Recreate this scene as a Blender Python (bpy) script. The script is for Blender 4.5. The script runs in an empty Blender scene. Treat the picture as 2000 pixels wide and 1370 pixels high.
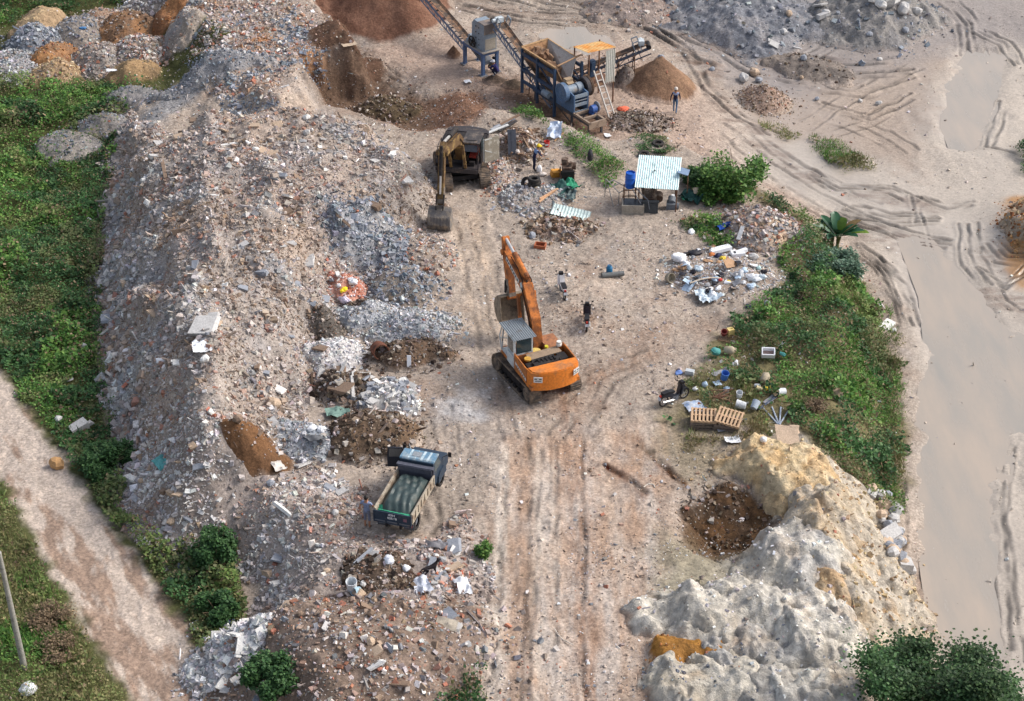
import bpy, math, random
import numpy as np
from mathutils import Matrix, Vector, Euler
SC = bpy.context.scene
R = math.radians
random.seed(7)
RNG = np.random.default_rng(11)

# ---------------------------------------------------------------- camera
CAMZ, PITCH, FPX = 50.0, 33.0, 3600.0
cam = bpy.data.objects.new('camera', bpy.data.cameras.new('camera'))
SC.collection.objects.link(cam)
cam.location = (0, 0, CAMZ)
cam.rotation_euler = (R(90 - PITCH), 0, 0)
cam.data.sensor_width = 36
cam.data.lens = 36 * FPX / 2000
cam.data.clip_end = 5000
SC.camera = cam
# ---------------------------------------------------------------- sky, sun, exposure
SUN_EL, SUN_AZ = 41, 76           # azimuth clockwise from +Y
w = bpy.data.worlds.new('World'); SC.world = w; w.use_nodes = True
nt = w.node_tree; nt.nodes.clear()
sky = nt.nodes.new('ShaderNodeTexSky'); sky.sky_type = 'NISHITA'; sky.sun_disc = False
sky.sun_elevation = R(SUN_EL); sky.sun_rotation = R(SUN_AZ)
sky.dust_density = 4.0; sky.air_density = 1.0; sky.ozone_density = 1.0
bg = nt.nodes.new('ShaderNodeBackground'); bg.inputs[1].default_value = 0.15
wo = nt.nodes.new('ShaderNodeOutputWorld')
hs = nt.nodes.new('ShaderNodeHueSaturation'); hs.inputs['Saturation'].default_value = .62   # hazy, whitish sky
nt.links.new(sky.outputs[0], hs.inputs['Color']); nt.links.new(hs.outputs[0], bg.inputs[0]); nt.links.new(bg.outputs[0], wo.inputs[0])
sl = bpy.data.lights.new('sun', 'SUN'); sl.energy = 1.7; sl.angle = R(16); sl.color = (1, .955, .90)
sun = bpy.data.objects.new('sun', sl); SC.collection.objects.link(sun)
sd_ = Vector((math.sin(R(SUN_AZ)) * math.cos(R(SUN_EL)), math.cos(R(SUN_AZ)) * math.cos(R(SUN_EL)), math.sin(R(SUN_EL))))
sun.rotation_euler = sd_.to_track_quat('Z', 'Y').to_euler()
SC.view_settings.view_transform = 'Standard'; SC.view_settings.look = 'None'
SC.view_settings.exposure = 0.44; SC.view_settings.gamma = 1

# ---------------------------------------------------------------- measuring: photo pixel -> world
CP, SP = math.cos(R(PITCH)), math.sin(R(PITCH))
def ray(u, v):
    x, y = (u - 1000) / FPX, -(v - 685) / FPX
    return np.array([x, CP + y * SP, -SP + y * CP])
def gp(u, v, z=0.0):
    d = ray(u, v); t = (z - CAMZ) / d[2]
    return (d[0] * t, d[1] * t)
def proj(p):
    x, y, z = p[0], p[1], p[2] - CAMZ
    f = y * CP - z * SP; uu = y * SP + z * CP
    return (1000 + FPX * x / f, 685 - FPX * uu / f)
def pl(pts, z=0.0):
    return np.array([gp(u, v, z) for u, v in pts])

# ---------------------------------------------------------------- noise and distances
def _h(ix, iy, s):
    h = (ix * 374761393 + iy * 668265263 + s * 1442695041) & 0xffffffff
    h = ((h ^ (h >> 13)) * 1274126177) & 0xffffffff
    h = ((h ^ (h >> 15)) * 2246822519) & 0xffffffff
    return ((h ^ (h >> 16)) & 0xffff) / 65535.0
def vn(x, y, s=0):
    fx, fy = np.floor(x), np.floor(y)
    ix, iy = fx.astype(np.int64), fy.astype(np.int64)
    a, b = x - fx, y - fy
    a = a * a * (3 - 2 * a); b = b * b * (3 - 2 * b)
    return (_h(ix, iy, s) * (1 - a) + _h(ix + 1, iy, s) * a) * (1 - b) + (_h(ix, iy + 1, s) * (1 - a) + _h(ix + 1, iy + 1, s) * a) * b
def fbm(x, y, o=4, s=0, g=.5):
    t = np.zeros_like(x); a = 1.0; n = 0
    for i in range(o):
        t += a * vn(x, y, s + i * 17); n += a; a *= g
        x, y = x * 1.97 + y * .35 + 3.1, y * 1.97 - x * .35 + 1.7
    return t / n - .5
def rid(x, y, o=4, s=0):
    t = np.zeros_like(x); a = 1.0; n = 0; w = np.ones_like(x)
    for i in range(o):
        r = 1 - np.abs(2 * vn(x, y, s + i * 13) - 1); r = r * r * w; t += a * r; n += a; w = np.clip(r * 1.6, 0, 1); a *= .55
        x, y = x * 2.03 + y * .4 + 5.1, y * 2.03 - x * .4 + 2.7
    return t / n
def ss(a, b, x):
    t = np.clip((x - a) / (b - a), 0, 1); return t * t * (3 - 2 * t)
def psd(x, y, P):
    """signed distance to polygon, positive inside"""
    P = np.asarray(P); best = np.full(x.shape, 1e9); ins = np.zeros(x.shape, bool); n = len(P)
    for i in range(n):
        ax, ay = P[i]; bx, by = P[(i + 1) % n]
        dx, dy = bx - ax, by - ay; L = dx * dx + dy * dy + 1e-9
        t = np.clip(((x - ax) * dx + (y - ay) * dy) / L, 0, 1)
        best = np.minimum(best, (x - ax - t * dx) ** 2 + (y - ay - t * dy) ** 2)
        c = (ay > y) != (by > y)
        with np.errstate(divide='ignore', invalid='ignore'):
            ins ^= c & (x < (bx - ax) * (y - ay) / (by - ay + 1e-12) + ax)
    return np.where(ins, 1, -1) * np.sqrt(best)
def lsd(x, y, P):
    """distance to open polyline"""
    best = np.full(x.shape, 1e9)
    for (ax, ay), (bx, by) in zip(P[:-1], P[1:]):
        dx, dy = bx - ax, by - ay; L = dx * dx + dy * dy + 1e-9
        t = np.clip(((x - ax) * dx + (y - ay) * dy) / L, 0, 1)
        best = np.minimum(best, (x - ax - t * dx) ** 2 + (y - ay - t * dy) ** 2)
    return np.sqrt(best)
def boxed(fn, x, y, P, pad, dflt):
    P = np.asarray(P); out = np.full(x.shape, float(dflt))
    m = (x > P[:, 0].min() - pad) & (x < P[:, 0].max() + pad) & (y > P[:, 1].min() - pad) & (y < P[:, 1].max() + pad)
    if m.any(): out[m] = fn(x[m], y[m], P)
    return out

# ---------------------------------------------------------------- materials
def S(r, g=None, b=None):
    """sRGB 0-255 -> linear"""
    if g is None: r, g, b = r
    f = lambda c: ((c / 255 + .055) / 1.055) ** 2.4 if c > 10 else c / 255 / 12.92
    return (f(r), f(g), f(b))
MATS = {}
def mat(name, col, rough=.7, metal=0.0, dirt=None, amt=.45, scale=3.0, bump=.0, spec=.3, var=.18):
    """painted / plain surface with procedural wear: dirt = second colour in irregular stains"""
    if name in MATS: return MATS[name]
    m = bpy.data.materials.new(name); m.use_nodes = True; t = m.node_tree; N = t.nodes; L = t.links
    b = N['Principled BSDF']; b.inputs['Roughness'].default_value = rough; b.inputs['Metallic'].default_value = metal
    b.inputs['Specular IOR Level'].default_value = spec
    tc = N.new('ShaderNodeTexCoord'); n1 = N.new('ShaderNodeTexNoise'); n1.inputs['Scale'].default_value = scale; n1.inputs['Detail'].default_value = 8; n1.inputs['Roughness'].default_value = .65
    L.new(tc.outputs['Object'], n1.inputs['Vector'])
    n2 = N.new('ShaderNodeTexNoise'); n2.inputs['Scale'].default_value = scale * 6; n2.inputs['Detail'].default_value = 4
    L.new(tc.outputs['Object'], n2.inputs['Vector'])
    mr = N.new('ShaderNodeMapRange'); mr.inputs[1].default_value = .3; mr.inputs[2].default_value = .7; mr.inputs[3].default_value = 1 - var; mr.inputs[4].default_value = 1 + var
    L.new(n2.outputs[0], mr.inputs[0])
    mx = N.new('ShaderNodeMix'); mx.data_type = 'RGBA'; mx.inputs['A'].default_value = (*col, 1); mx.inputs['B'].default_value = (*(dirt or tuple(c * .75 for c in col)), 1)
    cr = N.new('ShaderNodeMapRange'); cr.inputs[1].default_value = .72 - amt * .5; cr.inputs[2].default_value = .85 - amt * .5
    cr.inputs[3].default_value = 0; cr.inputs[4].default_value = .9
    L.new(n1.outputs[0], cr.inputs[0]); L.new(cr.outputs[0], mx.inputs['Factor'])
    vm = N.new('ShaderNodeVectorMath'); vm.operation = 'SCALE'
    L.new(mx.outputs['Result'], vm.inputs[0]); L.new(mr.outputs[0], vm.inputs['Scale']); L.new(vm.outputs[0], b.inputs['Base Color'])
    if bump:
        bp = N.new('ShaderNodeBump'); bp.inputs['Strength'].default_value = bump; bp.inputs['Distance'].default_value = .02
        L.new(n2.outputs[0], bp.inputs['Height']); L.new(bp.outputs[0], b.inputs['Normal'])
    MATS[name] = m; return m
def amat(name, rough=.95, fine=(7, 30), var=.3, bump=.6, bdist=.06, trans=0, spec=.15, wet=False):
    """earth / stone / leaf: colour from the mesh's own colour attribute, fine grain from noise"""
    if name in MATS: return MATS[name]
    m = bpy.data.materials.new(name); m.use_nodes = True; t = m.node_tree; N = t.nodes; L = t.links
    b = N['Principled BSDF']; b.inputs['Roughness'].default_value = rough; b.inputs['Specular IOR Level'].default_value = spec
    at = N.new('ShaderNodeAttribute'); at.attribute_name = 'Col'
    out = at.outputs['Color']
    if fine:
        ge = N.new('ShaderNodeNewGeometry')
        n1 = N.new('ShaderNodeTexNoise'); n1.inputs['Scale'].default_value = fine[0]; n1.inputs['Detail'].default_value = 6; n1.inputs['Roughness'].default_value = .7
        n2 = N.new('ShaderNodeTexVoronoi'); n2.inputs['Scale'].default_value = fine[1] * .35
        L.new(ge.outputs['Position'], n1.inputs['Vector']); L.new(ge.outputs['Position'], n2.inputs['Vector'])
        sep = N.new('ShaderNodeSeparateColor'); L.new(n2.outputs['Color'], sep.inputs[0])
        mr = N.new('ShaderNodeMapRange'); mr.inputs[1].default_value = .3; mr.inputs[2].default_value = .7; mr.inputs[3].default_value = 1 - var; mr.inputs[4].default_value = 1 + var
        L.new(n1.outputs[0], mr.inputs[0])
        m2 = N.new('ShaderNodeMapRange'); m2.inputs[3].default_value = 1 - var * .6; m2.inputs[4].default_value = 1 + var * .6
        L.new(sep.outputs[0], m2.inputs[0])
        mu = N.new('ShaderNodeMath'); mu.operation = 'MULTIPLY'; L.new(mr.outputs[0], mu.inputs[0]); L.new(m2.outputs[0], mu.inputs[1])
        vm = N.new('ShaderNodeVectorMath'); vm.operation = 'SCALE'; L.new(out, vm.inputs[0]); L.new(mu.outputs[0], vm.inputs['Scale'])
        out = vm.outputs[0]
        if bump:
            bp = N.new('ShaderNodeBump'); bp.inputs['Strength'].default_value = bump; bp.inputs['Distance'].default_value = bdist
            ad = N.new('ShaderNodeMath'); ad.operation = 'ADD'; L.new(n1.outputs[0], ad.inputs[0]); L.new(sep.outputs[1], ad.inputs[1])
            L.new(ad.outputs[0], bp.inputs['Height']); L.new(bp.outputs[0], b.inputs['Normal'])
    L.new(out, b.inputs['Base Color'])
    if wet:
        wa = N.new('ShaderNodeAttribute'); wa.attribute_name = 'Wet'
        mw = N.new('ShaderNodeMapRange'); mw.inputs[3].default_value = rough; mw.inputs[4].default_value = .28
        L.new(wa.outputs['Fac'], mw.inputs[0]); L.new(mw.outputs[0], b.inputs['Roughness'])
        ms = N.new('ShaderNodeMapRange'); ms.inputs[3].default_value = spec; ms.inputs[4].default_value = .5
        L.new(wa.outputs['Fac'], ms.inputs[0]); L.new(ms.outputs[0], b.inputs['Specular IOR Level'])
        mb = N.new('ShaderNodeMapRange'); mb.inputs[3].default_value = bump; mb.inputs[4].default_value = bump * .12
        L.new(wa.outputs['Fac'], mb.inputs[0]); L.new(mb.outputs[0], bp.inputs['Strength'])
        mf = N.new('ShaderNodeMix'); mf.inputs['B'].default_value = 1; L.new(mu.outputs[0], mf.inputs['A'])
        mg = N.new('ShaderNodeMath'); mg.operation = 'MULTIPLY'; mg.inputs[1].default_value = .75; L.new(wa.outputs['Fac'], mg.inputs[0]); L.new(mg.outputs[0], mf.inputs['Factor']); L.new(mf.outputs['Result'], vm.inputs['Scale'])
    if trans:
        tr = N.new('ShaderNodeBsdfTranslucent'); L.new(out, tr.inputs[0]); ms = N.new('ShaderNodeMixShader'); ms.inputs[0].default_value = trans
        L.new(b.outputs[0], ms.inputs[1]); L.new(tr.outputs[0], ms.inputs[2]); L.new(ms.outputs[0], N['Material Output'].inputs[0])
    MATS[name] = m; return m

# ---------------------------------------------------------------- object helpers
COL = SC.collection
def tag(o, label=None, cat=None, group=None, kind=None):
    if label: o['label'] = label
    if cat: o['category'] = cat
    if group: o['group'] = group
    if kind: o['kind'] = kind
    return o
def thing(name, label, cat, loc=(0, 0, 0), rz=0, group=None):
    o = bpy.data.objects.new(name, None); COL.objects.link(o); o.empty_display_size = .2
    o.location = loc; o.rotation_euler = (0, 0, rz)
    return tag(o, label, cat, group)
def nmesh(name, V, F, m, col=None, wet=None, smooth=False, parent=None):
    """mesh from numpy arrays: V (n,3), F (m,3|4)"""
    me = bpy.data.meshes.new(name); n, k = len(F), F.shape[1]
    me.vertices.add(len(V)); me.vertices.foreach_set('co', np.ascontiguousarray(V, np.float32).ravel())
    me.loops.add(n * k); me.loops.foreach_set('vertex_index', np.ascontiguousarray(F, np.int32).ravel())
    me.polygons.add(n); me.polygons.foreach_set('loop_start', np.arange(0, n * k, k, dtype=np.int32))
    me.polygons.foreach_set('use_smooth', np.full(n, smooth, bool))
    me.update(calc_edges=True)
    if col is not None:
        a = me.color_attributes.new('Col', 'FLOAT_COLOR', 'POINT')
        a.data.foreach_set('color', np.concatenate([np.clip(col, 0, 1), np.ones((len(V), 1))], 1).astype(np.float32).ravel())
    if wet is not None:
        a = me.attributes.new('Wet', 'FLOAT', 'POINT'); a.data.foreach_set('value', np.asarray(wet, np.float32))
    me.materials.append(m)
    o = bpy.data.objects.new(name, me); COL.objects.link(o)
    if parent: o.parent = parent
    return o
class MB:
    """collects shapes, links them as ONE mesh object"""
    def __init__(s): s.V = []; s.F = []; s.M = []; s.m = 0; s.X = Matrix.Identity(4)
    def add(s, vs, fs):
        b = len(s.V); s.V += [s.X @ Vector(v) for v in vs]
        s.F += [[b + i for i in f] for f in fs]; s.M += [s.m] * len(fs); return s
    def box(s, c, d, rot=None, taper=1.0):
        x, y, z = d[0] / 2, d[1] / 2, d[2] / 2
        vs = [Vector((i * x * (taper if k > 0 else 1), j * y * (taper if k > 0 else 1), k * z)) for k in (-1, 1) for j in (-1, 1) for i in (-1, 1)]
        if rot is not None:
            q = rot if isinstance(rot, Matrix) else Euler(rot).to_matrix(); vs = [q @ v for v in vs]
        return s.add([v + Vector(c) for v in vs], [(0, 2, 3, 1), (4, 5, 7, 6), (0, 1, 5, 4), (2, 6, 7, 3), (0, 4, 6, 2), (1, 3, 7, 5)])
    def bar(s, p, q, w=.06, h=None, up=(0, 0, 1)):
        p, q = Vector(p), Vector(q); d = (q - p); L = d.length
        if L < 1e-6: return s
        d /= L; u = Vector(up)
        if abs(d.dot(u)) > .98: u = Vector((0, 1, 0)) if abs(d.y) < .9 else Vector((1, 0, 0))
        x = d.cross(u).normalized(); z = x.cross(d); M = Matrix((x, d, z)).transposed()
        return s.box((p + q) / 2, (w, L, h or w), M)
    def cyl(s, p, q, r, r2=None, n=12, cap=True):
        p, q = Vector(p), Vector(q); d = (q - p).normalized(); r2 = r if r2 is None else r2
        u = Vector((0, 0, 1)) if abs(d.z) < .9 else Vector((1, 0, 0)); x = d.cross(u).normalized(); y = d.cross(x)
        vs = []
        for c, rr in ((p, r), (q, r2)):
            for i in range(n):
                a = 2 * math.pi * i / n; vs.append(c + (x * math.cos(a) + y * math.sin(a)) * rr)
        fs = [(i, (i + 1) % n, n + (i + 1) % n, n + i) for i in range(n)]
        if cap: fs += [tuple(range(n))[::-1], tuple(range(n, 2 * n))]
        return s.add(vs, fs)
    def tube(s, pts, r, n=6, r2=None):
        for i, (a, b) in enumerate(zip(pts[:-1], pts[1:])):
            k0 = r if r2 is None else r + (r2 - r) * i / (len(pts) - 1); k1 = r if r2 is None else r + (r2 - r) * (i + 1) / (len(pts) - 1)
            s.cyl(a, b, k0, k1, n)
        return s
    def prism(s, pts, a, b, ax='x'):
        """extrude a 2-D outline along an axis: ax x -> outline is (y,z); y -> (x,z); z -> (x,y)"""
        f = {'x': lambda p, t: (t, p[0], p[1]), 'y': lambda p, t: (p[0], t, p[1]), 'z': lambda p, t: (p[0], p[1], t)}[ax]
        n = len(pts); vs = [f(p, a) for p in pts] + [f(p, b) for p in pts]
        return s.add(vs, [(i, (i + 1) % n, n + (i + 1) % n, n + i) for i in range(n)] + [tuple(range(n))[::-1], tuple(range(n, 2 * n))])
    def plate(s, P, t=.02):
        P = [Vector(p) for p in P]; nrm = (P[1] - P[0]).cross(P[-1] - P[0]).normalized() * t; n = len(P)
        return s.add(P + [p - nrm for p in P], [tuple(range(n)), tuple(range(n, 2 * n))[::-1]] + [(i, n + i, n + (i + 1) % n, (i + 1) % n) for i in range(n)])
    def sph(s, c, r, n=10, m=6):
        r = (r, r, r) if not hasattr(r, '__len__') else r; vs = [(c[0], c[1], c[2] - r[2])]
        for j in range(1, m):
            a = -math.pi / 2 + math.pi * j / m
            for i in range(n):
                b = 2 * math.pi * i / n; vs.append((c[0] + r[0] * math.cos(a) * math.cos(b), c[1] + r[1] * math.cos(a) * math.sin(b), c[2] + r[2] * math.sin(a)))
        vs.append((c[0], c[1], c[2] + r[2])); T = len(vs) - 1; fs = []
        for i in range(n):
            k = (i + 1) % n; fs.append((0, 1 + k, 1 + i)); fs.append((T, T - n + i, T - n + k))
            for j in range(m - 2): fs.append((1 + j * n + i, 1 + j * n + k, 1 + (j + 1) * n + k, 1 + (j + 1) * n + i))
        return s.add(vs, fs)
    def lathe(s, prof, c=(0, 0, 0), n=16, M=None):
        vs = []; M = M or Matrix.Identity(3)
        for r, z in prof:
            for i in range(n):
                a = 2 * math.pi * i / n; vs.append(Vector(c) + M @ Vector((r * math.cos(a), r * math.sin(a), z)))
        fs = [(j * n + i, j * n + (i + 1) % n, (j + 1) * n + (i + 1) % n, (j + 1) * n + i) for j in range(len(prof) - 1) for i in range(n)]
        return s.add(vs, fs)
    def torus(s, c, R_, r, M=None, n=20, k=8):
        pr = [(R_ + r * math.cos(2 * math.pi * i / k), r * math.sin(2 * math.pi * i / k)) for i in range(k + 1)]
        return s.lathe(pr, c, n, M)
    def corr(s, L, W, pitch=.12, amp=.02, t=.006, sag=0):
        """corrugated sheet: ridges along y, centred on origin, z up"""
        nx = max(8, int(W / pitch * 6)); ny = 4; vs = []
        for lay in (0, 1):
            for j in range(ny + 1):
                for i in range(nx + 1):
                    x = -W / 2 + W * i / nx; y = -L / 2 + L * j / ny
                    vs.append((x, y, amp * math.sin(2 * math.pi * x / pitch) - lay * t - sag * (1 - (2 * y / L) ** 2)))
        n = nx + 1; o = n * (ny + 1); fs = []
        for j in range(ny):
            for i in range(nx):
                a = j * n + i; fs += [(a, a + 1, a + n + 1, a + n), (o + a, o + a + n, o + a + n + 1, o + a + 1)]
        return s.add(vs, fs)
    def build(s, name, mats, parent=None, smooth=False, loc=None, rot=None):
        me = bpy.data.meshes.new(name); me.from_pydata([tuple(v) for v in s.V], [], s.F)
        for m in (mats if isinstance(mats, (list, tuple)) else [mats]): me.materials.append(m)
        me.polygons.foreach_set('material_index', s.M)
        if smooth: me.polygons.foreach_set('use_smooth', [True] * len(s.F))
        me.update(); o = bpy.data.objects.new(name, me); COL.objects.link(o)
        if smooth and hasattr(me, 'set_sharp_from_angle'): me.set_sharp_from_angle(angle=R(38))
        if parent: o.parent = parent
        if loc is not None: o.location = loc
        if rot is not None: o.rotation_euler = rot
        return o
def copy_tree(o, parent=None):
    c = o.copy(); COL.objects.link(c)
    if parent: c.parent = parent
    for ch in list(o.children): copy_tree(ch, c)
    return c
def lettering(name, text, size, m, parent, loc, rot, sx=1.0, bold=0.0, align='CENTER'):
    cu = bpy.data.curves.new(name, 'FONT'); cu.body = text; cu.size = size; cu.align_x = align; cu.align_y = 'CENTER'
    cu.extrude = .003; cu.offset = bold; cu.materials.append(m)
    o = bpy.data.objects.new(name, cu); COL.objects.link(o); o.parent = parent; o.location = loc; o.rotation_euler = rot; o.scale = (sx, 1, 1)
    return o
# ================================================================ TERRAIN
LOWL, LOWR = -2.2, -2.2
P_LEFT = pl([(470, 1450), (440, 1375), (400, 1295), (475, 1215), (488, 1150), (420, 1092), (330, 1085), (246, 1010), (215, 800), (195, 600), (205, 400), (225, 300), (262, 235),
             (330, 218), (420, 190), (480, 160), (380, 100), (300, 40), (250, -20), (200, -300), (-1500, -300), (-1500, 1450)], LOWL)
P_LOW = pl([(1830, 1600), (1795, 1300), (1782, 1100), (1772, 900), (1760, 720), (1735, 600), (1690, 510), (1620, 425), (1480, 352), (1385, 330), (1330, 300), (1250, 290), (1190, 300),
            (1130, 278), (1060, 252), (1000, 240), (900, 262), (830, 285), (760, 265), (660, 235), (560, 215), (480, 100), (400, -300), (4000, -300), (4000, 1600)], -1.6)
P_PIT = pl([(545, 200), (590, 110), (690, 120), (730, 150), (800, 185), (850, 225), (860, 275), (790, 275), (700, 255)], -2)
P_PLAT = pl([(590, -200), (600, 0), (640, 38), (685, 86), (580, 98), (577, 150), (545, 188), (500, 172), (455, 130), (425, 62), (395, -10), (370, -200)], 1.5)
def pz(pts): return np.array([gp(*p) for p in pts])
P_M1 = pz([(258, 232, -2.2), (225, 300, -2.2), (205, 400, -2.2), (193, 600, -2.2), (213, 800, -2.2), (245, 990, -2.2), (330, 1060, -2.2), (430, 1030, -1), (500, 960, 0),
           (565, 890, 0), (600, 820, 0), (635, 740, 0), (640, 650, 0), (690, 560, 0), (770, 500, 0), (850, 450, 0), (858, 380, 0), (850, 335, 0), (790, 300, 0), (700, 272, 0), (620, 256, 0), (540, 250, 0), (420, 262, 0), (320, 285, -1)])
P_CLAYPIT = pl([(1335, 985), (1390, 955), (1480, 950), (1520, 985), (1490, 1040), (1400, 1070), (1340, 1040)], .4)
P_BANK = pl([(900, 150), (960, 190), (1010, 245), (930, 258), (880, 225), (850, 170)], -.3)

# wheel and track ruts: (photo polyline, level, half width, depth, repeats across, spacing)
RUTS = []
def rut(pts, z, wd, dp, n=1, gap=.5, dark=.55):
    P = pl(pts, z); d = P[-1] - P[0]; nrm = np.array([-d[1], d[0]]) / np.hypot(*d)
    for k in range(n):
        RUTS.append((P + nrm * (gap * (k - (n - 1) / 2) * random.uniform(.85, 1.15)), wd * random.uniform(.7, 1.0), dp * .7, dark * .72 if dark < 1 else dark))
Zm = -2.2
rut([(1640, 415), (1700, 440), (1790, 470), (1850, 480)], Zm, .12, .10, 5, .34)
rut([(1665, 480), (1720, 530), (1760, 600)], Zm, .10, .08, 4, .3)
rut([(1660, 415), (1740, 432), (1830, 430)], Zm, .14, .10, 5, .4)
rut([(1785, 385), (1800, 470), (1830, 560)], Zm, .10, .08, 2, .5, .7)
rut([(2010, 535), (1960, 560), (1915, 535)], Zm, .10, .10, 4, .35, .5)
rut([(1985, 610), (1955, 590), (1930, 545), (1905, 500), (1900, 440)], Zm, .10, .06, 2, .6, .5)
rut([(1760, 1250), (1768, 1050), (1760, 900), (1757, 760), (1750, 640)], Zm, .09, .06, 1, .3, .5)
rut([(1955, 870), (1960, 1000), (1968, 1150), (1975, 1270)], Zm, .12, .05, 1, .9, .5)
rut([(2000, 880), (1985, 1000), (2000, 1150), (2020, 1300)], Zm, .11, .04, 2, .8, .55)
rut([(1975, 900), (2000, 960), (2030, 1010)], Zm, .10, .04, 3, .6, .55)

rut([(1830, 970), (1835, 1060), (1845, 1110)], Zm, .09, .06, 1, .3, .6)
rut([(1905, 1025), (1925, 1080), (1945, 1160), (1960, 1300)], Zm, .10, .05, 1, .3, .65)
rut([(1820, 1190), (1818, 1240)], Zm, .08, .05, 1, .3, .6)
for q in ([(900, 30), (1010, 60), (1130, 75)], [(930, 5), (1060, 40), (1200, 55), (1330, 100)], [(1000, 0), (1120, 30), (1260, 75), (1400, 130)], [(1100, 10), (1240, 50), (1380, 95), (1480, 140), (1600, 150)],
          [(1260, 75), (1340, 110), (1375, 170), (1440, 220), (1510, 250)], [(1500, 105), (1640, 118), (1740, 115)], [(1540, 130), (1660, 140), (1780, 135)], [(1590, 160), (1690, 172), (1790, 150)], [(1610, 190), (1700, 215), (1780, 180)]):
    rut(q, -1.6, .16, .14, 2, .8, .6)
rut([(1570, 240), (1650, 190), (1740, 150), (1790, 130)], -1.9, .12, .08, 2, 1.3, .75)
rut([(1600, 260), (1690, 235), (1770, 190)], -1.9, .10, .06, 2, 1.0, .75)
rut([(1430, 240), (1520, 300), (1610, 350), (1700, 395)], -1.7, .14, .07, 3, .8, .82)
rut([(1400, 270), (1480, 330), (1560, 375), (1640, 420)], -1.6, .12, .06, 2, .8, .82)
rut([(1590, 330), (1640, 360), (1740, 365), (1790, 390)], -2.0, .12, .09, 4, .35, .6)
rut([(1880, 60), (1960, 90), (1990, 130)], -2, .12, .1, 3, .6, .6)
rut([(1700, 0), (1710, 60), (1720, 110)], -2, .12, .1, 3, .6, .65)
rut([(1960, 200), (1930, 290), (1990, 300)], -2, .12, .08, 2, .6, .65)
rut([(905, 380), (945, 500), (975, 600)], 0, .22, .05, 2, 2.2, 1.22)         # pale track of the rear excavator
rut([(1180, 905), (1260, 965)], 0, .20, .08, 1, .5, .5)
rut([(1240, 860), (1330, 945)], 0, .20, .08, 1, .5, .5)
rut([(990, 1420), (1005, 1100), (1020, 880)], 0, .13, .05, 2, 1.5, .9)
rut([(1080, 1420), (1085, 1100), (1085, 860)], 0, .13, .05, 3, 1.2, .9)
rut([(1010, 860), (960, 640), (915, 430)], 0, .12, .04, 3, .8, .9)
rut([(1100, 860), (1180, 740), (1290, 690)], 0, .12, .04, 3, .7, .88)
rut([(830, 940), (850, 1010), (830, 1040)], 0, .14, .06, 2, .5, .8)
rut([(860, 790), (870, 880), (820, 900)], 0, .12, .04, 2, 1.2, .9)
rut([(650, 965), (740, 975)], 0, .14, .06, 2, .6, .8)
rut([(915, 1210), (955, 1270)], 0, .12, .08, 2, .4, .7)
rut([(715, 130), (745, 125), (790, 150)], -1, .12, .06, 4, .6, .85)
rut([(1560, 100), (1650, 60), (1720, 30)], -1.6, .14, .12, 4, .9, .6)
rut([(1850, 20), (1890, 60), (1900, 110)], -2, .12, .1, 4, .5, .6)
rut([(1700, 510), (1750, 560), (1775, 640)], Zm, .11, .08, 4, .35, .5)
rut([(1800, 390), (1850, 410), (1900, 400)], Zm, .14, .08, 3, .4, .5)
rut([(1880, 440), (1885, 520), (1920, 560)], Zm, .11, .08, 2, .6, .55)
rut([(1930, 480), (1960, 510), (2010, 520)], Zm, .12, .08, 4, .5, .5)
rut([(1640, 230), (1720, 260), (1770, 300)], -2, .1, .06, 3, 1.0, .65)
BOUND = {}
PUD = [(pl(p, z), z + .02, sd_) for p, z, sd_ in [
    ([(1895, 105), (1965, 110), (1965, 140), (1945, 200), (1925, 255), (1895, 290), (1860, 280), (1850, 240), (1862, 180)], -2.0, 501),
    ([(1745, 455), (1820, 480), (1875, 540), (1950, 620), (2040, 690), (2040, 780), (1975, 860), (1945, 960), (1950, 1100), (1962, 1230), (1970, 1330), (1870, 1340), (1820, 1220), (1800, 1050), (1808, 850), (1815, 700), (1800, 600), (1770, 520)], -2.2, 503),
    ([(1065, 66), (1130, 56), (1180, 72), (1184, 90), (1148, 106), (1090, 94)], -.75, 505)]]
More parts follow.
